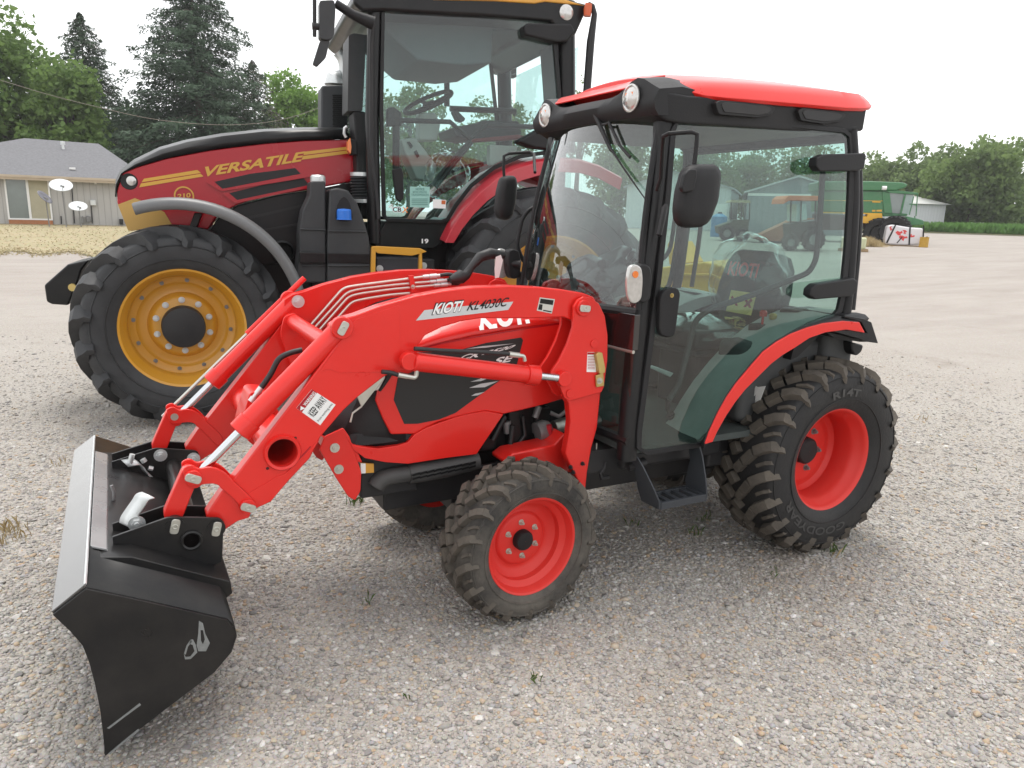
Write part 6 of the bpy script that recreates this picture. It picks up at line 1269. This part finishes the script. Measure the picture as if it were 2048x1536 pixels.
tp_ = F.at(1838, 387, -4.5).z; q = MB(); q.add([(a-3.3, -.4, e-.12), (b+.4, -.4, e-.12), (b-2.2, 4.5, tp_), (a-1, 4.5, tp_), (a-3.3, 9.4, e-.12), (b+.4, 9.4, e-.12)], [(0, 1, 2, 3), (3, 2, 5, 4), (1, 5, 2), (0, 3, 4)]); q.build('roof', pbr('pale_metal_roof', (.66, .66, .64), .4), o, smooth=0)
tag(o, 'low white metal shed with pale roof beyond the green combine', 'shed')
F = Fr(1590, 472, 64, 4); o, a, b, e = gable(F, 'machine_shed', 'large grey ribbed metal shed with a gable front, seen through the small cab', 1490, 1700, 384, 1598, 354, 22, M['metalshed'], pbr('pale_shed_roof', (.50, .52, .53), .5))
q = MB(); q.bx(a, b, -.03, .0, e-.35, e-.15); q.build('trim_band', M['white'], o)
F = Fr(1400, 470, 66, -5); o, a, b, e = gable(F, 'white_building', 'white building beside the grey shed, behind the utility vehicle', 1250, 1456, 374, 1350, 345, 15, M['whitemetal'], pbr('grey_shed_roof', (.30, .32, .33), .5))
x_ = F.at(1441, 430).x; q = MB(); q.bx(x_-.5, x_+.5, -.05, 0, -.3, 2.2); q.build('door', M['white'], o)

# ---- green combine
F = Fr(1740, 488, 50, 14); C_ = F.root('combine_harvester'); tag(C_, 'green and yellow combine harvester parked at the edge of the yard', 'combine harvester')
z4_ = lambda p: zoomed((1600, 200), 4.5714, p)
q = MB(); q.slab(F.xz(z4_([(180, 830), (815, 830), (870, 840), (850, 900), (835, 1030), (985, 1040), (985, 1060), (760, 1065), (750, 1040), (180, 1020)])), 0, 2.8); q.build('body', M['green'], C_, bevel=.05)
q = MB(); q.slab(F.xz(z4_([(160, 745), (640, 742), (940, 755), (985, 775), (960, 800), (870, 830), (160, 832)])), -.15, 3.0); q.build('grain_tank', M['green'], C_, bevel=.08)
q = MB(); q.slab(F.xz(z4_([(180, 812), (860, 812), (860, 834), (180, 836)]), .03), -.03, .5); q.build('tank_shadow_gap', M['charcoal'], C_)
q = MB(); q.slab(F.xz(z4_([(180, 1022), (750, 1036), (750, 1046), (180, 1034)]), .04), -.04, 0); q.slab(F.xz(z4_([(180, 914), (830, 922), (830, 926), (180, 918)]), .03), -.03, 0); q.build('yellow_stripe', M['fyellow'], C_, smooth=0)
q = MB(); q.slab(F.xz(z4_([(660, 1005), (690, 1005), (690, 1020), (660, 1020)]), .03), -.03, 0); q.slab(F.xz(z4_([(700, 1005), (748, 1003), (748, 1020), (700, 1020)]), .03), -.03, 0); q.slab(F.xz(z4_([(662, 926), (735, 928), (735, 938), (662, 936)]), .03), -.035, 0); q.build('number_decal', M['fyellow'], C_, smooth=0)
q = MB(); q.slab(F.xz(z4_([(620, 1042), (752, 1040), (755, 1075), (745, 1135), (560, 1125), (545, 1060), (615, 1065)]), .1), -.1, .5); q.build('yellow_panel', M['fyellow'], C_, bevel=.03)
q = MB(); q.slab(F.xz(z4_([(180, 1040), (640, 1060), (640, 1150), (520, 1190), (180, 1190)])), .3, 2.4); q.build('underbody', pbr('dark_machinery', (.05, .03, .03), .7, var=.5, scale=4), C_)
q = MB(); q.slab(F.xz(z4_([(820, 848), (962, 862), (925, 1040), (842, 1032)]), .02), -.02, 2.3); q.build('cab_window', M['dimglass'], C_)
q = MB(); q.slab(F.xz(z4_([(962, 862), (1040, 866), (1010, 1050), (930, 1042)]), .0), .05, 2.2); q.build('cab_front_window', pbr('pale_cab_glass', (.30, .38, .36), .06, coat=1), C_)
q = MB(); q.slab(F.xz(z4_([(790, 832), (890, 825), (1085, 848), (1075, 866), (820, 850)]), .1), -.1, 2.5); q.slab(F.xz(z4_([(750, 838), (822, 850), (845, 1040), (770, 1036)]), .06), -.06, .3); q.slab(F.xz(z4_([(955, 862), (972, 864), (930, 1045), (912, 1043)]), .08), -.08, .1); q.build('cab_frame', M['green'], C_, bevel=.02)
for pl in ([(1075, 860), (1060, 1060)], [(1040, 880), (1000, 1050)], [(1000, 950), (1070, 960)], [(1050, 1060), (1050, 1140)]):
    q = MB(); q.tube([F.at(*c, .3) for c in z4_(pl)], .03, 6); q.build('platform_rail', M['green'], C_)
q = MB(); q.slab(F.xz(z4_([(975, 1062), (1060, 1080), (1130, 1100), (1135, 1140), (960, 1150)]), .5), -.5, 1.8); q.build('feeder_house', M['green'], C_, bevel=.05)
p = F.at(*z4_([(770, 805)])[0], .2); q = MB(); q.tube([p+Vector((-.12, 0, 0)), p+Vector((.12, 0, 0))], .12, 10); q.build('lamp', M['white'], C_)
def cwheel(u, v, r, w_, Y):
    p = F.at(u, v, Y); o = empty('combine_wheel', tuple(p), 0, C_); q = MB(); q.lathe([(r*.55, -w_*.4), (r*.9, -w_*.5), (r*.97, -w_*.3), (r*.97, w_*.3), (r*.9, w_*.5), (r*.55, w_*.4)], n=36)
    for k in range(22):
        a = 2*math.pi*k/22
        for sg in (1, -1): lug(q, [(a+(sg < 0)*.14, 0), (a+.14+(sg < 0)*.14, sg*w_*.5)], .07, lambda y: r*.95, .055)
    q.build('tyre', M['rubber'], o, smooth=30); q = MB(); q.lathe([(r*.56, -w_*.35), (r*.5, -w_*.2), (.001, -w_*.15)], n=30); q.build('rim', M['charcoal'], o); o.rotation_euler = (0, 0, R(-25))
cwheel(1790, 462, .85, .8, .6); cwheel(1758, 466, .85, .7, .2)

# ---- wrapped bundle on a pallet, stack at the cab's edge, yellow barrel
F = Fr(1808, 492, 46, 6); o = F.root('wrapped_bundle'); tag(o, 'white wrapped bundle with red print and black straps, on a pallet beside the combine', 'bundle')
bp_ = F.xz(z4_([(800, 1150), (850, 1140), (1000, 1165), (1120, 1172), (1135, 1200), (1110, 1320), (960, 1325), (780, 1318), (775, 1270)])); q = MB(); q.slab(bp_, 0, 1.3); q.build('wrap', M['wrap'], o, bevel=.08, seg=3)
q = MB()
for pl in ([(872, 1212), (890, 1196), (915, 1206), (930, 1196), (940, 1214), (918, 1224), (925, 1240), (895, 1236)], [(935, 1188), (965, 1190), (980, 1206), (962, 1212), (972, 1226), (945, 1222), (950, 1205)], [(905, 1245), (935, 1238), (960, 1250), (975, 1245), (985, 1262), (955, 1266), (945, 1290), (925, 1270), (908, 1264)], [(1005, 1232), (1025, 1224), (1022, 1240), (1050, 1236), (1046, 1252), (1012, 1256)], [(818, 1162), (840, 1150), (832, 1172), (850, 1180), (828, 1196)]): q.slab(F.xz(z4_(pl), .02), -.012, .001)
q.build('red_print', pbr('red_print', (.62, .05, .05), .5, var=.3, scale=4), o, smooth=0)
for pl in ([(865, 1145), (882, 1140), (800, 1310), (785, 1305)], [(1000, 1165), (1014, 1165), (1005, 1325), (990, 1325)], [(930, 1250), (938, 1256), (890, 1310), (882, 1306)], [(1125, 1150), (1138, 1150), (1132, 1290), (1120, 1290)]):
    q = MB(); q.slab(F.xz(z4_(pl), .03), -.025, .0); q.build('strap', M['black'], o, smooth=0)
q = MB(); a, b = bp_[-1][0], bp_[4][0]
for k in range(6): q.bx(a-.05, b+.1, .05+k*.24, .17+k*.24, -.02, .03)
for x in (a, (a+b)/2, b): q.bx(x-.05, x+.05, 0, 1.35, -.14, -.02)
q.build('pallet', M['timber'], o)
F = Fr(1847, 491, 45.6); o = F.root('barrel'); r = .22; q = MB(); q.lathe([(.001, 0), (r, 0), (r, .27), (r+.015, .29), (r, .31), (r, .50), (r+.01, .53), (.001, .53)], (0, 0, 0), 'z', 24); k = q.build('drum', pbr('dull_yellow_drum', (.46, .27, .03), .5, var=.25, scale=8), o, smooth=30); k2 = MB(); k2.lathe([(.05, .53), (.05, .56), (.001, .56)], (.1, 0, 0), 'z', 10); k2.build('bung', M['charcoal'], o); tag(o, 'small yellow barrel at the right end of the wrapped bundle', 'barrel')
F = Fr(1716, 502, 38); o = F.root('pallet_stack'); tag(o, 'pale stack on a wooden pallet just behind the small cab rear post', 'stack')
q = MB(); q.bx(-.75, .30, -.5, .5, .10, .62); q.build('load', pbr('pale_green_sacks', (.50, .52, .33), .7, var=.2), o, bevel=.08, seg=3); q = MB(); q.bx(-.85, .42, -.6, .6, 0, .05); q.bx(-.85, .42, -.6, -.45, .05, .10); q.bx(-.85, .42, .45, .6, .05, .10); q.build('pallet', M['timber'], o)
# dry straw heap between them
q = MB()
for _ in range(2600):
    u = rng.gauss(1738, 17); p = on_ground(u, 480, rng.uniform(43, 49)); h = max(.1, .9-abs(u-1735)*.022)*rng.uniform(.3, 1); a = rng.uniform(0, 3.14); w_ = .03
    q.add([(p.x-w_*math.cos(a), p.y-w_*math.sin(a), p.z), (p.x+w_*math.cos(a), p.y+w_*math.sin(a), p.z), (p.x+rng.uniform(-.3, .3), p.y+rng.uniform(-.3, .3), p.z+h*.6)], [(0, 1, 2)])
tag(q.build('dry_brush', M['straw'], smooth=0), kind='stuff')

# ---- small orange tractor, rusty ramp, utility vehicle and blue drum seen through the glass
def wheel_simple(parent, p, r, w_, mat='rubber', rim='steel'):
    o = empty('wheel', tuple(p), 0, parent); q = MB(); q.lathe([(r*.5, -w_*.45), (r*.85, -w_*.5), (r, -w_*.35), (r, w_*.35), (r*.85, w_*.5), (r*.5, w_*.45)], n=26)
    for k in range(16): lug(q, [(k*.3927, -w_*.5), (k*.3927+.12, w_*.5)], .03, lambda y: r*.99, .03)
    q.build('tyre', M[mat], o, smooth=30); q = MB(); q.lathe([(r*.52, -w_*.4), (r*.45, -w_*.2), (.001, -w_*.2)], n=20); q.build('rim', M[rim], o)
F = Fr(1605, 497, 37, 25); o = F.root('canopy_tractor'); tag(o, 'small dark tractor under a faded orange canopy, seen through the small cab', 'tractor')
q = MB(); q.slab(F.xz(zd([(1050, 690), (1060, 650), (1090, 625), (1320, 628), (1350, 645), (1345, 665), (1090, 662)]), .7), -.7, .7); q.build('canopy', M['canopy'], o, bevel=.04)
for u in (1105, 1180, 1285):
    for Y in (.6, -.6): q = MB(); q.tube([F.at(*zd([(u, 660)])[0], Y), F.at(*zd([(u-5, 830)])[0], Y)], .035, 8); q.build('post', M['charcoal'], o)
q = MB(); q.slab(F.xz(zd([(1070, 830), (1300, 800), (1310, 960), (1080, 965)])), -.45, .45); q.build('body', M['charcoal'], o, bevel=.05); q = MB(); q.slab(F.xz(zd([(1110, 690), (1180, 685), (1185, 800), (1110, 815)])), -.5, .5); q.build('cab_window', pbr('hazy_window', (.32, .42, .42), .1, coat=1), o)
for u, v, r in ((1100, 950, .35), (1270, 925, .5)):
    for Y in (.62, -.62): p = F.at(*zd([(u, v)])[0], Y); wheel_simple(o, (p.x, -Y, r), r, .3)
F = Fr(1570, 480, 43, 12); o = F.root('grain_auger'); tag(o, 'rusty red sloping auger deck lying beside the canopy tractor', 'auger')
q = MB(); q.slab(F.xz(zd([(830, 935), (1120, 800), (1290, 790), (1280, 830), (1130, 960), (900, 960)])), 0, 1.2); q.build('deck', M['rust'], o, bevel=.03); q = MB(); q.bx(F.at(*zd([(900, 960)])[0]).x, F.at(*zd([(1130, 960)])[0]).x, .1, 1.1, -.1, .15); q.build('skid', M['charcoal'], o)
F = Fr(1470, 478, 44, 10); o = F.root('utility_vehicle'); tag(o, 'dark utility vehicle with a cage roof, parked before the white building', 'utility vehicle')
q = MB(); q.slab(F.xz(zd([(570, 850), (660, 820), (690, 800), (800, 800), (790, 900), (580, 905)])), 0, 1.4); q.build('body', pbr('dark_olive', (.05, .055, .035), .6), o, bevel=.05)
for u, Y in ((665, 0), (740, 0), (800, 0), (665, -1.3), (800, -1.3)): q = MB(); q.tube([F.at(*zd([(u, 810)])[0], Y), F.at(*zd([(u+3, 665)])[0], Y)], .035, 6); q.build('cage_post', M['charcoal'], o)
q = MB(); q.slab(F.xz(zd([(655, 675), (670, 658), (800, 660), (810, 680)])), -.1, 1.5); q.build('roof', pbr('khaki_roof', (.30, .27, .16), .6), o)
for u, r in ((632, .42), (745, .36)):
    for Y in (-.05, 1.4): p = F.at(*zd([(u, 940)])[0], -Y); wheel_simple(o, (p.x, Y, r), r, .28)
F = Fr(1436, 470, 52); o = F.root('water_tank'); tag(o, 'blue plastic tank standing by the white building door', 'tank'); q = MB(); q.lathe([(.001, 0), (.5, 0), (.52, .3), (.5, .6), (.52, .9), (.5, 1.3), (.2, 1.5), (.001, 1.5)], (0, 0, 0), 'z', 20); q.build('vessel', pbr('faded_blue_plastic', (.06, .22, .42), .5), o, smooth=30); q = MB(); q.cyl((0, 0, 1.54), .14, .1, 'z'); q.build('lid', M['charcoal'], o)
# ---- yellow hopper behind the red cab
F = Fr(1420, 640, 9.6, -20); o = F.root('grain_hopper'); tag(o, 'yellow steel hopper on legs, seen through the side glass of the small cab', 'hopper')
hp_ = F.xz(zd([(150, 1150), (470, 1110), (520, 1118), (800, 1195), (880, 1280), (800, 1330), (560, 1540), (250, 1540), (110, 1280)])); q = MB(); q.slab(hp_, 0, 1.4); q.build('bin', M['fyellow'], o, bevel=.03)
q = MB(); q.slab(F.xz(zd([(225, 1196), (520, 1196), (740, 1290), (730, 1310), (515, 1215), (225, 1212)]), .03), -.05, .0); q.build('rib', M['fyellow'], o, bevel=.01)
q = MB(); q.slab(F.xz(zd([(150, 990), (165, 960), (235, 1090), (260, 1130), (165, 1140)])), .2, 1.0); q.build('chute', M['fyellow'], o, bevel=.02)
for x in (hp_[8][0]+.3, hp_[4][0]-.5):
    for y in (.1, 1.3): q = MB(); q.bx(x-.05, x+.05, y-.05, y+.05, 0, .9); q.build('leg', M['fyellow'], o)

# ---- crop rows at the far right
q = MB()
for _ in range(26000):
    u = rng.uniform(1560, 2330); Dm = 84+rng.random()**1.6*70; p = on_ground(u, 460, Dm); h = rng.uniform(.4, 1.15); a = rng.uniform(0, 6.28); w_ = rng.uniform(.12, .30); t2 = rng.uniform(-.5, .5)
    q.add([(p.x-w_*math.cos(a), p.y-w_*math.sin(a), p.z+h*.4), (p.x, p.y, p.z+h*.15), (p.x+w_*math.cos(a), p.y+w_*math.sin(a), p.z+h*.5), (p.x+t2*.3, p.y+t2*.3, p.z+h)], [(0, 1, 2, 3)])
tag(q.build('crop_field', foliage('crop_leaves', (.08, .19, .04), (.14, .27, .07), .4), smooth=0), kind='stuff')
q = MB()
for i in range(41):
    u = 1500+i*25
    for Dm in (81, 84, 170): p = on_ground(u, 460, Dm); q.v.append((p.x, p.y, p.z+.03))
for i in range(40):
    for j in range(2): a = i*3+j; q.f.append((a, a+3, a+4, a+1))
tag(q.build('crop_soil', pbr('field_soil', (.13, .13, .06), .9, var=.3), smooth=180), kind='structure')
# ---- overhead cable
q = MB(); q.tube(smooth_open([tuple(at_depth(u, v, 33)) for u, v in ((-160, 112), (0, 160), (100, 190), (200, 215), (300, 237), (400, 248), (480, 249), (560, 240), (640, 215), (720, 180), (1000, 30), (1200, -120))], 6), .011, 6)
tag(q.build('overhead_cable', pbr('weathered_cable', (.22, .20, .17), .7)), 'thin sagging overhead cable crossing in front of the spruces', 'cable')
# ================================================================== trees
def quads(C, Nrm, size, aspect, rot):
    """leaf-sized quads: centres C, normals, half size -> verts, faces (numpy)."""
    n = len(C); up = np.tile([0., 0, 1], (n, 1)); t = np.cross(Nrm, up); L = np.linalg.norm(t, axis=1, keepdims=True); t = np.where(L > 1e-3, t/np.maximum(L, 1e-3), [1., 0, 0]); b = np.cross(Nrm, t)
    c, s = np.cos(rot)[:, None], np.sin(rot)[:, None]; t, b = t*c+b*s, b*c-t*s; s1 = size[:, None]; s2 = s1*aspect
    V = np.stack([C-t*s1*.9, C-b*s2*.8+t*s1*.1, C+t*s1, C+b*s2*.7], 1)
    return V.reshape(-1, 3)
def leafmesh(name, V, mat, parent):
    n = len(V)//4; me = bpy.data.meshes.new(name); me.vertices.add(len(V)); me.vertices.foreach_set('co', V.reshape(-1).astype(np.float32)); me.loops.add(n*4); me.loops.foreach_set('vertex_index', np.arange(n*4, dtype=np.int32))
    me.polygons.add(n); me.polygons.foreach_set('loop_start', np.arange(0, n*4, 4, dtype=np.int32)); me.polygons.foreach_set('loop_total', np.full(n, 4, np.int32)); me.update(calc_edges=True); me.materials.append(mat)
    o = bpy.data.objects.new(name, me); COL.objects.link(o); o.parent = parent; return o
def rnd_dir(r, n): v = r.normal(size=(n, 3)); return v/np.linalg.norm(v, axis=1, keepdims=True)
M['bark'] = pbr('bark', (.085, .07, .055), .9, var=.3, bump=.4)
def deciduous(u, vtop, Dm, wpx, lab, mat, seed, n=9000, leaf=.2, hfrac=.22, open_=.0, group=None, vb=460, name='leafy_tree', wl=None):
    p = on_ground(u, vb, Dm); r = np.random.default_rng(seed); Hh = at_depth(u, vtop, Dm)[2]-p.z; rx = wpx/2/CAM_F*Dm*.84; root = empty(name, tuple(p)); tag(root, lab, 'tree', group)
    zc = Hh*(hfrac+(1-hfrac)*.5); rz = Hh*(1-hfrac)*.5
    # clump centres through the crown, smaller towards the outside
    k = 46; d = rnd_dir(r, k); rad = r.uniform(.15, .86, k)**.6; cc = d*rad[:, None]*np.array([rx, rx*.9, rz])+np.array([0, 0, zc]); cs = r.uniform(.20, .36, k)*min(rx, rz)*1.15
    cc[:, 2] += rz*.12*r.normal(size=k); top = cc[:, 2].max()+cs[cc[:, 2].argmax()]*.8; cc[:, 2] *= Hh/top
    w = cs**2; idx = r.choice(k, n, p=w/w.sum()); dd = rnd_dir(r, n); q = r.uniform(.25, 1.0, n)**.45; C = cc[idx]+dd*(q*cs[idx])[:, None]*np.array([1, 1, .8])
    C += r.normal(size=(n, 3))*.05*rx
    if open_: C = C[r.uniform(size=n) > open_*(np.sin(C[:, 0]*1.9+seed)+np.sin(C[:, 2]*2.3)+np.sin(C[:, 1]*2.1) > .4)]
    n = len(C); Nn = dd[:n]*.6+rnd_dir(r, n)+np.array([0, 0, .35]); Nn /= np.linalg.norm(Nn, axis=1, keepdims=True)
    leafmesh('crown', quads(C, Nn, leaf*r.uniform(.6, 1.35, n), .75, r.uniform(0, 6.28, n)), mat, root)
    q = MB(); tr = max(.12, Hh*.018); q.tube([(0, 0, -.3), (.05*rx, 0, Hh*.25), (-.03*rx, .02*rx, Hh*.55), (0, 0, Hh*.8)], [tr*1.4, tr, tr*.6, tr*.15], 8)
    for i in range(11): a = Vector((0, 0, Hh*r.uniform(.22, .6))); b = Vector(cc[r.integers(k)]); m = a.lerp(b, .5)+Vector((0, 0, .06*Hh)); q.tube([a, m, b], [tr*.5, tr*.32, tr*.08], 6)
    q.build('trunk', M['bark'], root); return root
def spruce(u, vtop, Dm, wpx, lab, mat, seed, n=15000, vb=450, droop=.35, group=None, sparse=0):
    p = on_ground(u, vb, Dm); r = np.random.default_rng(seed); Hh = at_depth(u, vtop, Dm)[2]-p.z; Rb = wpx/2/CAM_F*Dm; root = empty('spruce_tree', tuple(p)); tag(root, lab, 'tree', group); Cs, Ns, Sz, Rt = [], [], [], []; tk = MB()
    nb = 260; z = Hh*(.05+.95*np.linspace(0, 1, nb)**.9); per = n//nb
    for i in range(nb):
        f = 1-z[i]/Hh; L = Rb*(f**.72)*r.uniform(.68, 1.12)*(1 if f > .04 else .6)+.12; a = i*2.399+r.normal()*.35; dx, dy = math.cos(a), math.sin(a); nq = max(14, int(per*(.35+1.4*f)))
        if r.uniform() < sparse*.45: nq //= 4
        t = r.uniform(.08, 1, nq)**.75; sag = -droop*L*(t**1.4)+.20*L*np.maximum(0, t-.72)*1.5; wid = .24*L*np.sqrt(np.clip(1-t, .02, 1))*(.3+t)
        side = r.normal(size=nq)*wid*.75; hang = -np.abs(r.normal(size=nq))*(.10*L*(.3+np.clip(1-t, 0, 1))+.12)
        C = np.stack([dx*L*t-dy*side, dy*L*t+dx*side, z[i]+sag*.8+hang], 1); Cs.append(C); nn = rnd_dir(r, nq)*.55+np.stack([np.full(nq, dx*.45), np.full(nq, dy*.45), np.full(nq, .75)], 1); Ns.append(nn/np.linalg.norm(nn, axis=1, keepdims=True)); Sz.append(r.uniform(.11, .26, nq)*(.6+.6*f)); Rt.append(r.uniform(0, 6.28, nq))
        if i % 3 == 0: tk.tube([(0, 0, z[i]), (dx*L*.5, dy*L*.5, z[i]-droop*L*.25), (dx*L*.85, dy*L*.85, z[i]-droop*L*.6)], [.05, .035, .01], 5)
    C = np.concatenate(Cs); leafmesh('crown', quads(C, np.concatenate(Ns), np.concatenate(Sz), .42, np.concatenate(Rt)), mat, root)
    tk.tube([(0, 0, -.3), (0, 0, Hh*.5), (0, 0, Hh)], [Hh*.017, Hh*.01, .01], 8); tk.build('trunk', M['bark'], root); return root
M['leafA'] = foliage('leaf_mid_green', (.075, .140, .036), (.16, .245, .07), .45)
M['leafB'] = foliage('leaf_bright_green', (.11, .22, .032), (.19, .32, .07), .5)
M['leafC'] = foliage('leaf_dark_green', (.045, .088, .03), (.10, .155, .055), .4)
M['leafD'] = foliage('leaf_grey_green', (.11, .17, .062), (.19, .26, .10), .45)
M['leafE'] = foliage('leaf_pale_green', (.10, .165, .05), (.19, .265, .09), .45)  # paler green for the largest right-hand tree
M['needle'] = foliage('spruce_needles', (.022, .050, .028), (.058, .098, .050), .25)
M['needleB'] = foliage('blue_spruce_needles', (.030, .062, .037), (.072, .114, .068), .28)
M['needleC'] = foliage('browned_needles', (.060, .066, .046), (.11, .108, .078), .25)
gT, gR, gB = 'trees behind the house', 'trees beyond the crop field', 'trees behind the big tractor'
deciduous(40, 22, 63, 330, 'tall mid-green leafy tree at the left edge, behind the house', M['leafA'], 1, 17000, .23, .12, .25, gT, 450)
deciduous(150, 128, 58, 150, 'shorter leafy tree leaning over the house roof, before the dark spruce', M['leafA'], 2, 9000, .2, .1, 0, gT, 450)
spruce(198, 30, 67, 290, 'narrow dark spruce between the leafy tree and the tall spruce', M['needle'], 3, 44000, group=gT)
spruce(412, -110, 60, 430, 'tallest blue-green spruce, its top cut off by the frame', M['needleB'], 4, 100000, group=gT)
spruce(520, 122, 64, 230, 'thin browned spruce to the right of the tallest spruce', M['needleC'], 5, 22000, group=gT, sparse=.6, droop=.25)
deciduous(608, 138, 74, 150, 'bright green leafy tree beside the exhaust silencer guard', M['leafB'], 6, 9000, .22, .1, 0, gT, 450)
deciduous(280, 205, 70, 120, 'low dark leafy tree filling the gap between the two spruces', M['leafC'], 7, 7000, .22, .05, 0, gT, 450)
deciduous(225, 250, 66, 130, 'dark bushy tree just above the house ridge', M['leafC'], 8, 6000, .22, .02, 0, gT, 450)
deciduous(490, 235, 78, 170, 'low green tree under the browned spruce', M['leafA'], 9, 7000, .22, .02, 0, gT, 450)
deciduous(820, 150, 85, 190, 'leafy tree seen through the big cab, behind its steering wheel', M['leafD'], 10, 8000, .26, .08, 0, gB)
deciduous(1000, 196, 95, 170, 'leafy tree seen through the rear half of the big cab', M['leafD'], 11, 7000, .28, .05, 0, gB)
deciduous(905, 245, 90, 150, 'low tree between two taller ones, seen through the big cab', M['leafA'], 12, 5000, .27, .03, 0, gB)
deciduous(1150, 152, 90, 70, 'sparse thin-topped tree between the two tractor cabs', M['leafD'], 13, 1700, .22, .3, .5, gB)
deciduous(1240, 250, 100, 190, 'broad tree behind the red cab windscreen', M['leafD'], 14, 6000, .3, .03, 0, gB)
for a in ((1400, 285, 105, 180, 'rounded tree behind the white building', 'leafD', 15, 6500), (1500, 290, 112, 160, 'grey-green tree behind the left slope of the big shed roof', 'leafD', 16, 6000), (1610, 282, 115, 170, 'tree rising over the shed apex', 'leafA', 17, 6000),
          (1700, 300, 112, 150, 'tree right behind the rear post of the red cab', 'leafD', 18, 6000), (1790, 288, 104, 140, 'rounded pale tree above the green combine', 'leafD', 19, 8000), (1862, 290, 108, 90, 'narrow tree between the combine tree and the largest right-hand tree', 'leafD', 20, 5000),
          (1935, 277, 100, 210, 'largest leafy tree on the right, over the crop rows', 'leafE', 21, 17000), (2062, 352, 112, 120, 'low tree cut by the right edge of the frame', 'leafD', 22, 5000)):
    deciduous(a[0], a[1], a[2], a[3], a[4], M[a[5]], a[6], a[7], .30, .05, .28, gR)
for a in ((1750, 385, 109, 150, 'dark hedge tree behind the combine grain tank', 'leafC', 23, 4000), (1900, 375, 108, 190, 'dark bushy tree at the foot of the largest right-hand tree', 'leafC', 24, 5000), (2010, 400, 112, 130, 'low bush beside the frame edge on the right', 'leafA', 25, 3500), (1560, 380, 118, 330, 'wide low hedge tree behind the big shed', 'leafC', 26, 5000), (1330, 370, 112, 200, 'low hedge tree left of the white building', 'leafC', 27, 4000)):
    deciduous(a[0], a[1], a[2], a[3], a[4], M[a[5]], a[6], a[7], .32, .0, 0, gR, name='bushy_tree')
# ================================================================== thin summer haze over the whole yard
q = MB(); q.bx(-260, 260, -260, 200, -1.2, 60); hz_ = q.build('haze', None, smooth=0)
hz_.data.materials.clear(); hm = bpy.data.materials.new('haze_air'); hm.use_nodes = True; t = hm.node_tree; t.nodes.clear()
pv = t.nodes.new('ShaderNodeVolumePrincipled'); pv.inputs['Density'].default_value = .0006; pv.inputs['Color'].default_value = (.98, .985, .99, 1); pv.inputs['Anisotropy'].default_value = .2
oo = t.nodes.new('ShaderNodeOutputMaterial'); t.links.new(pv.outputs[0], oo.inputs['Volume']); hz_.data.materials.append(hm); tag(hz_, kind='stuff')
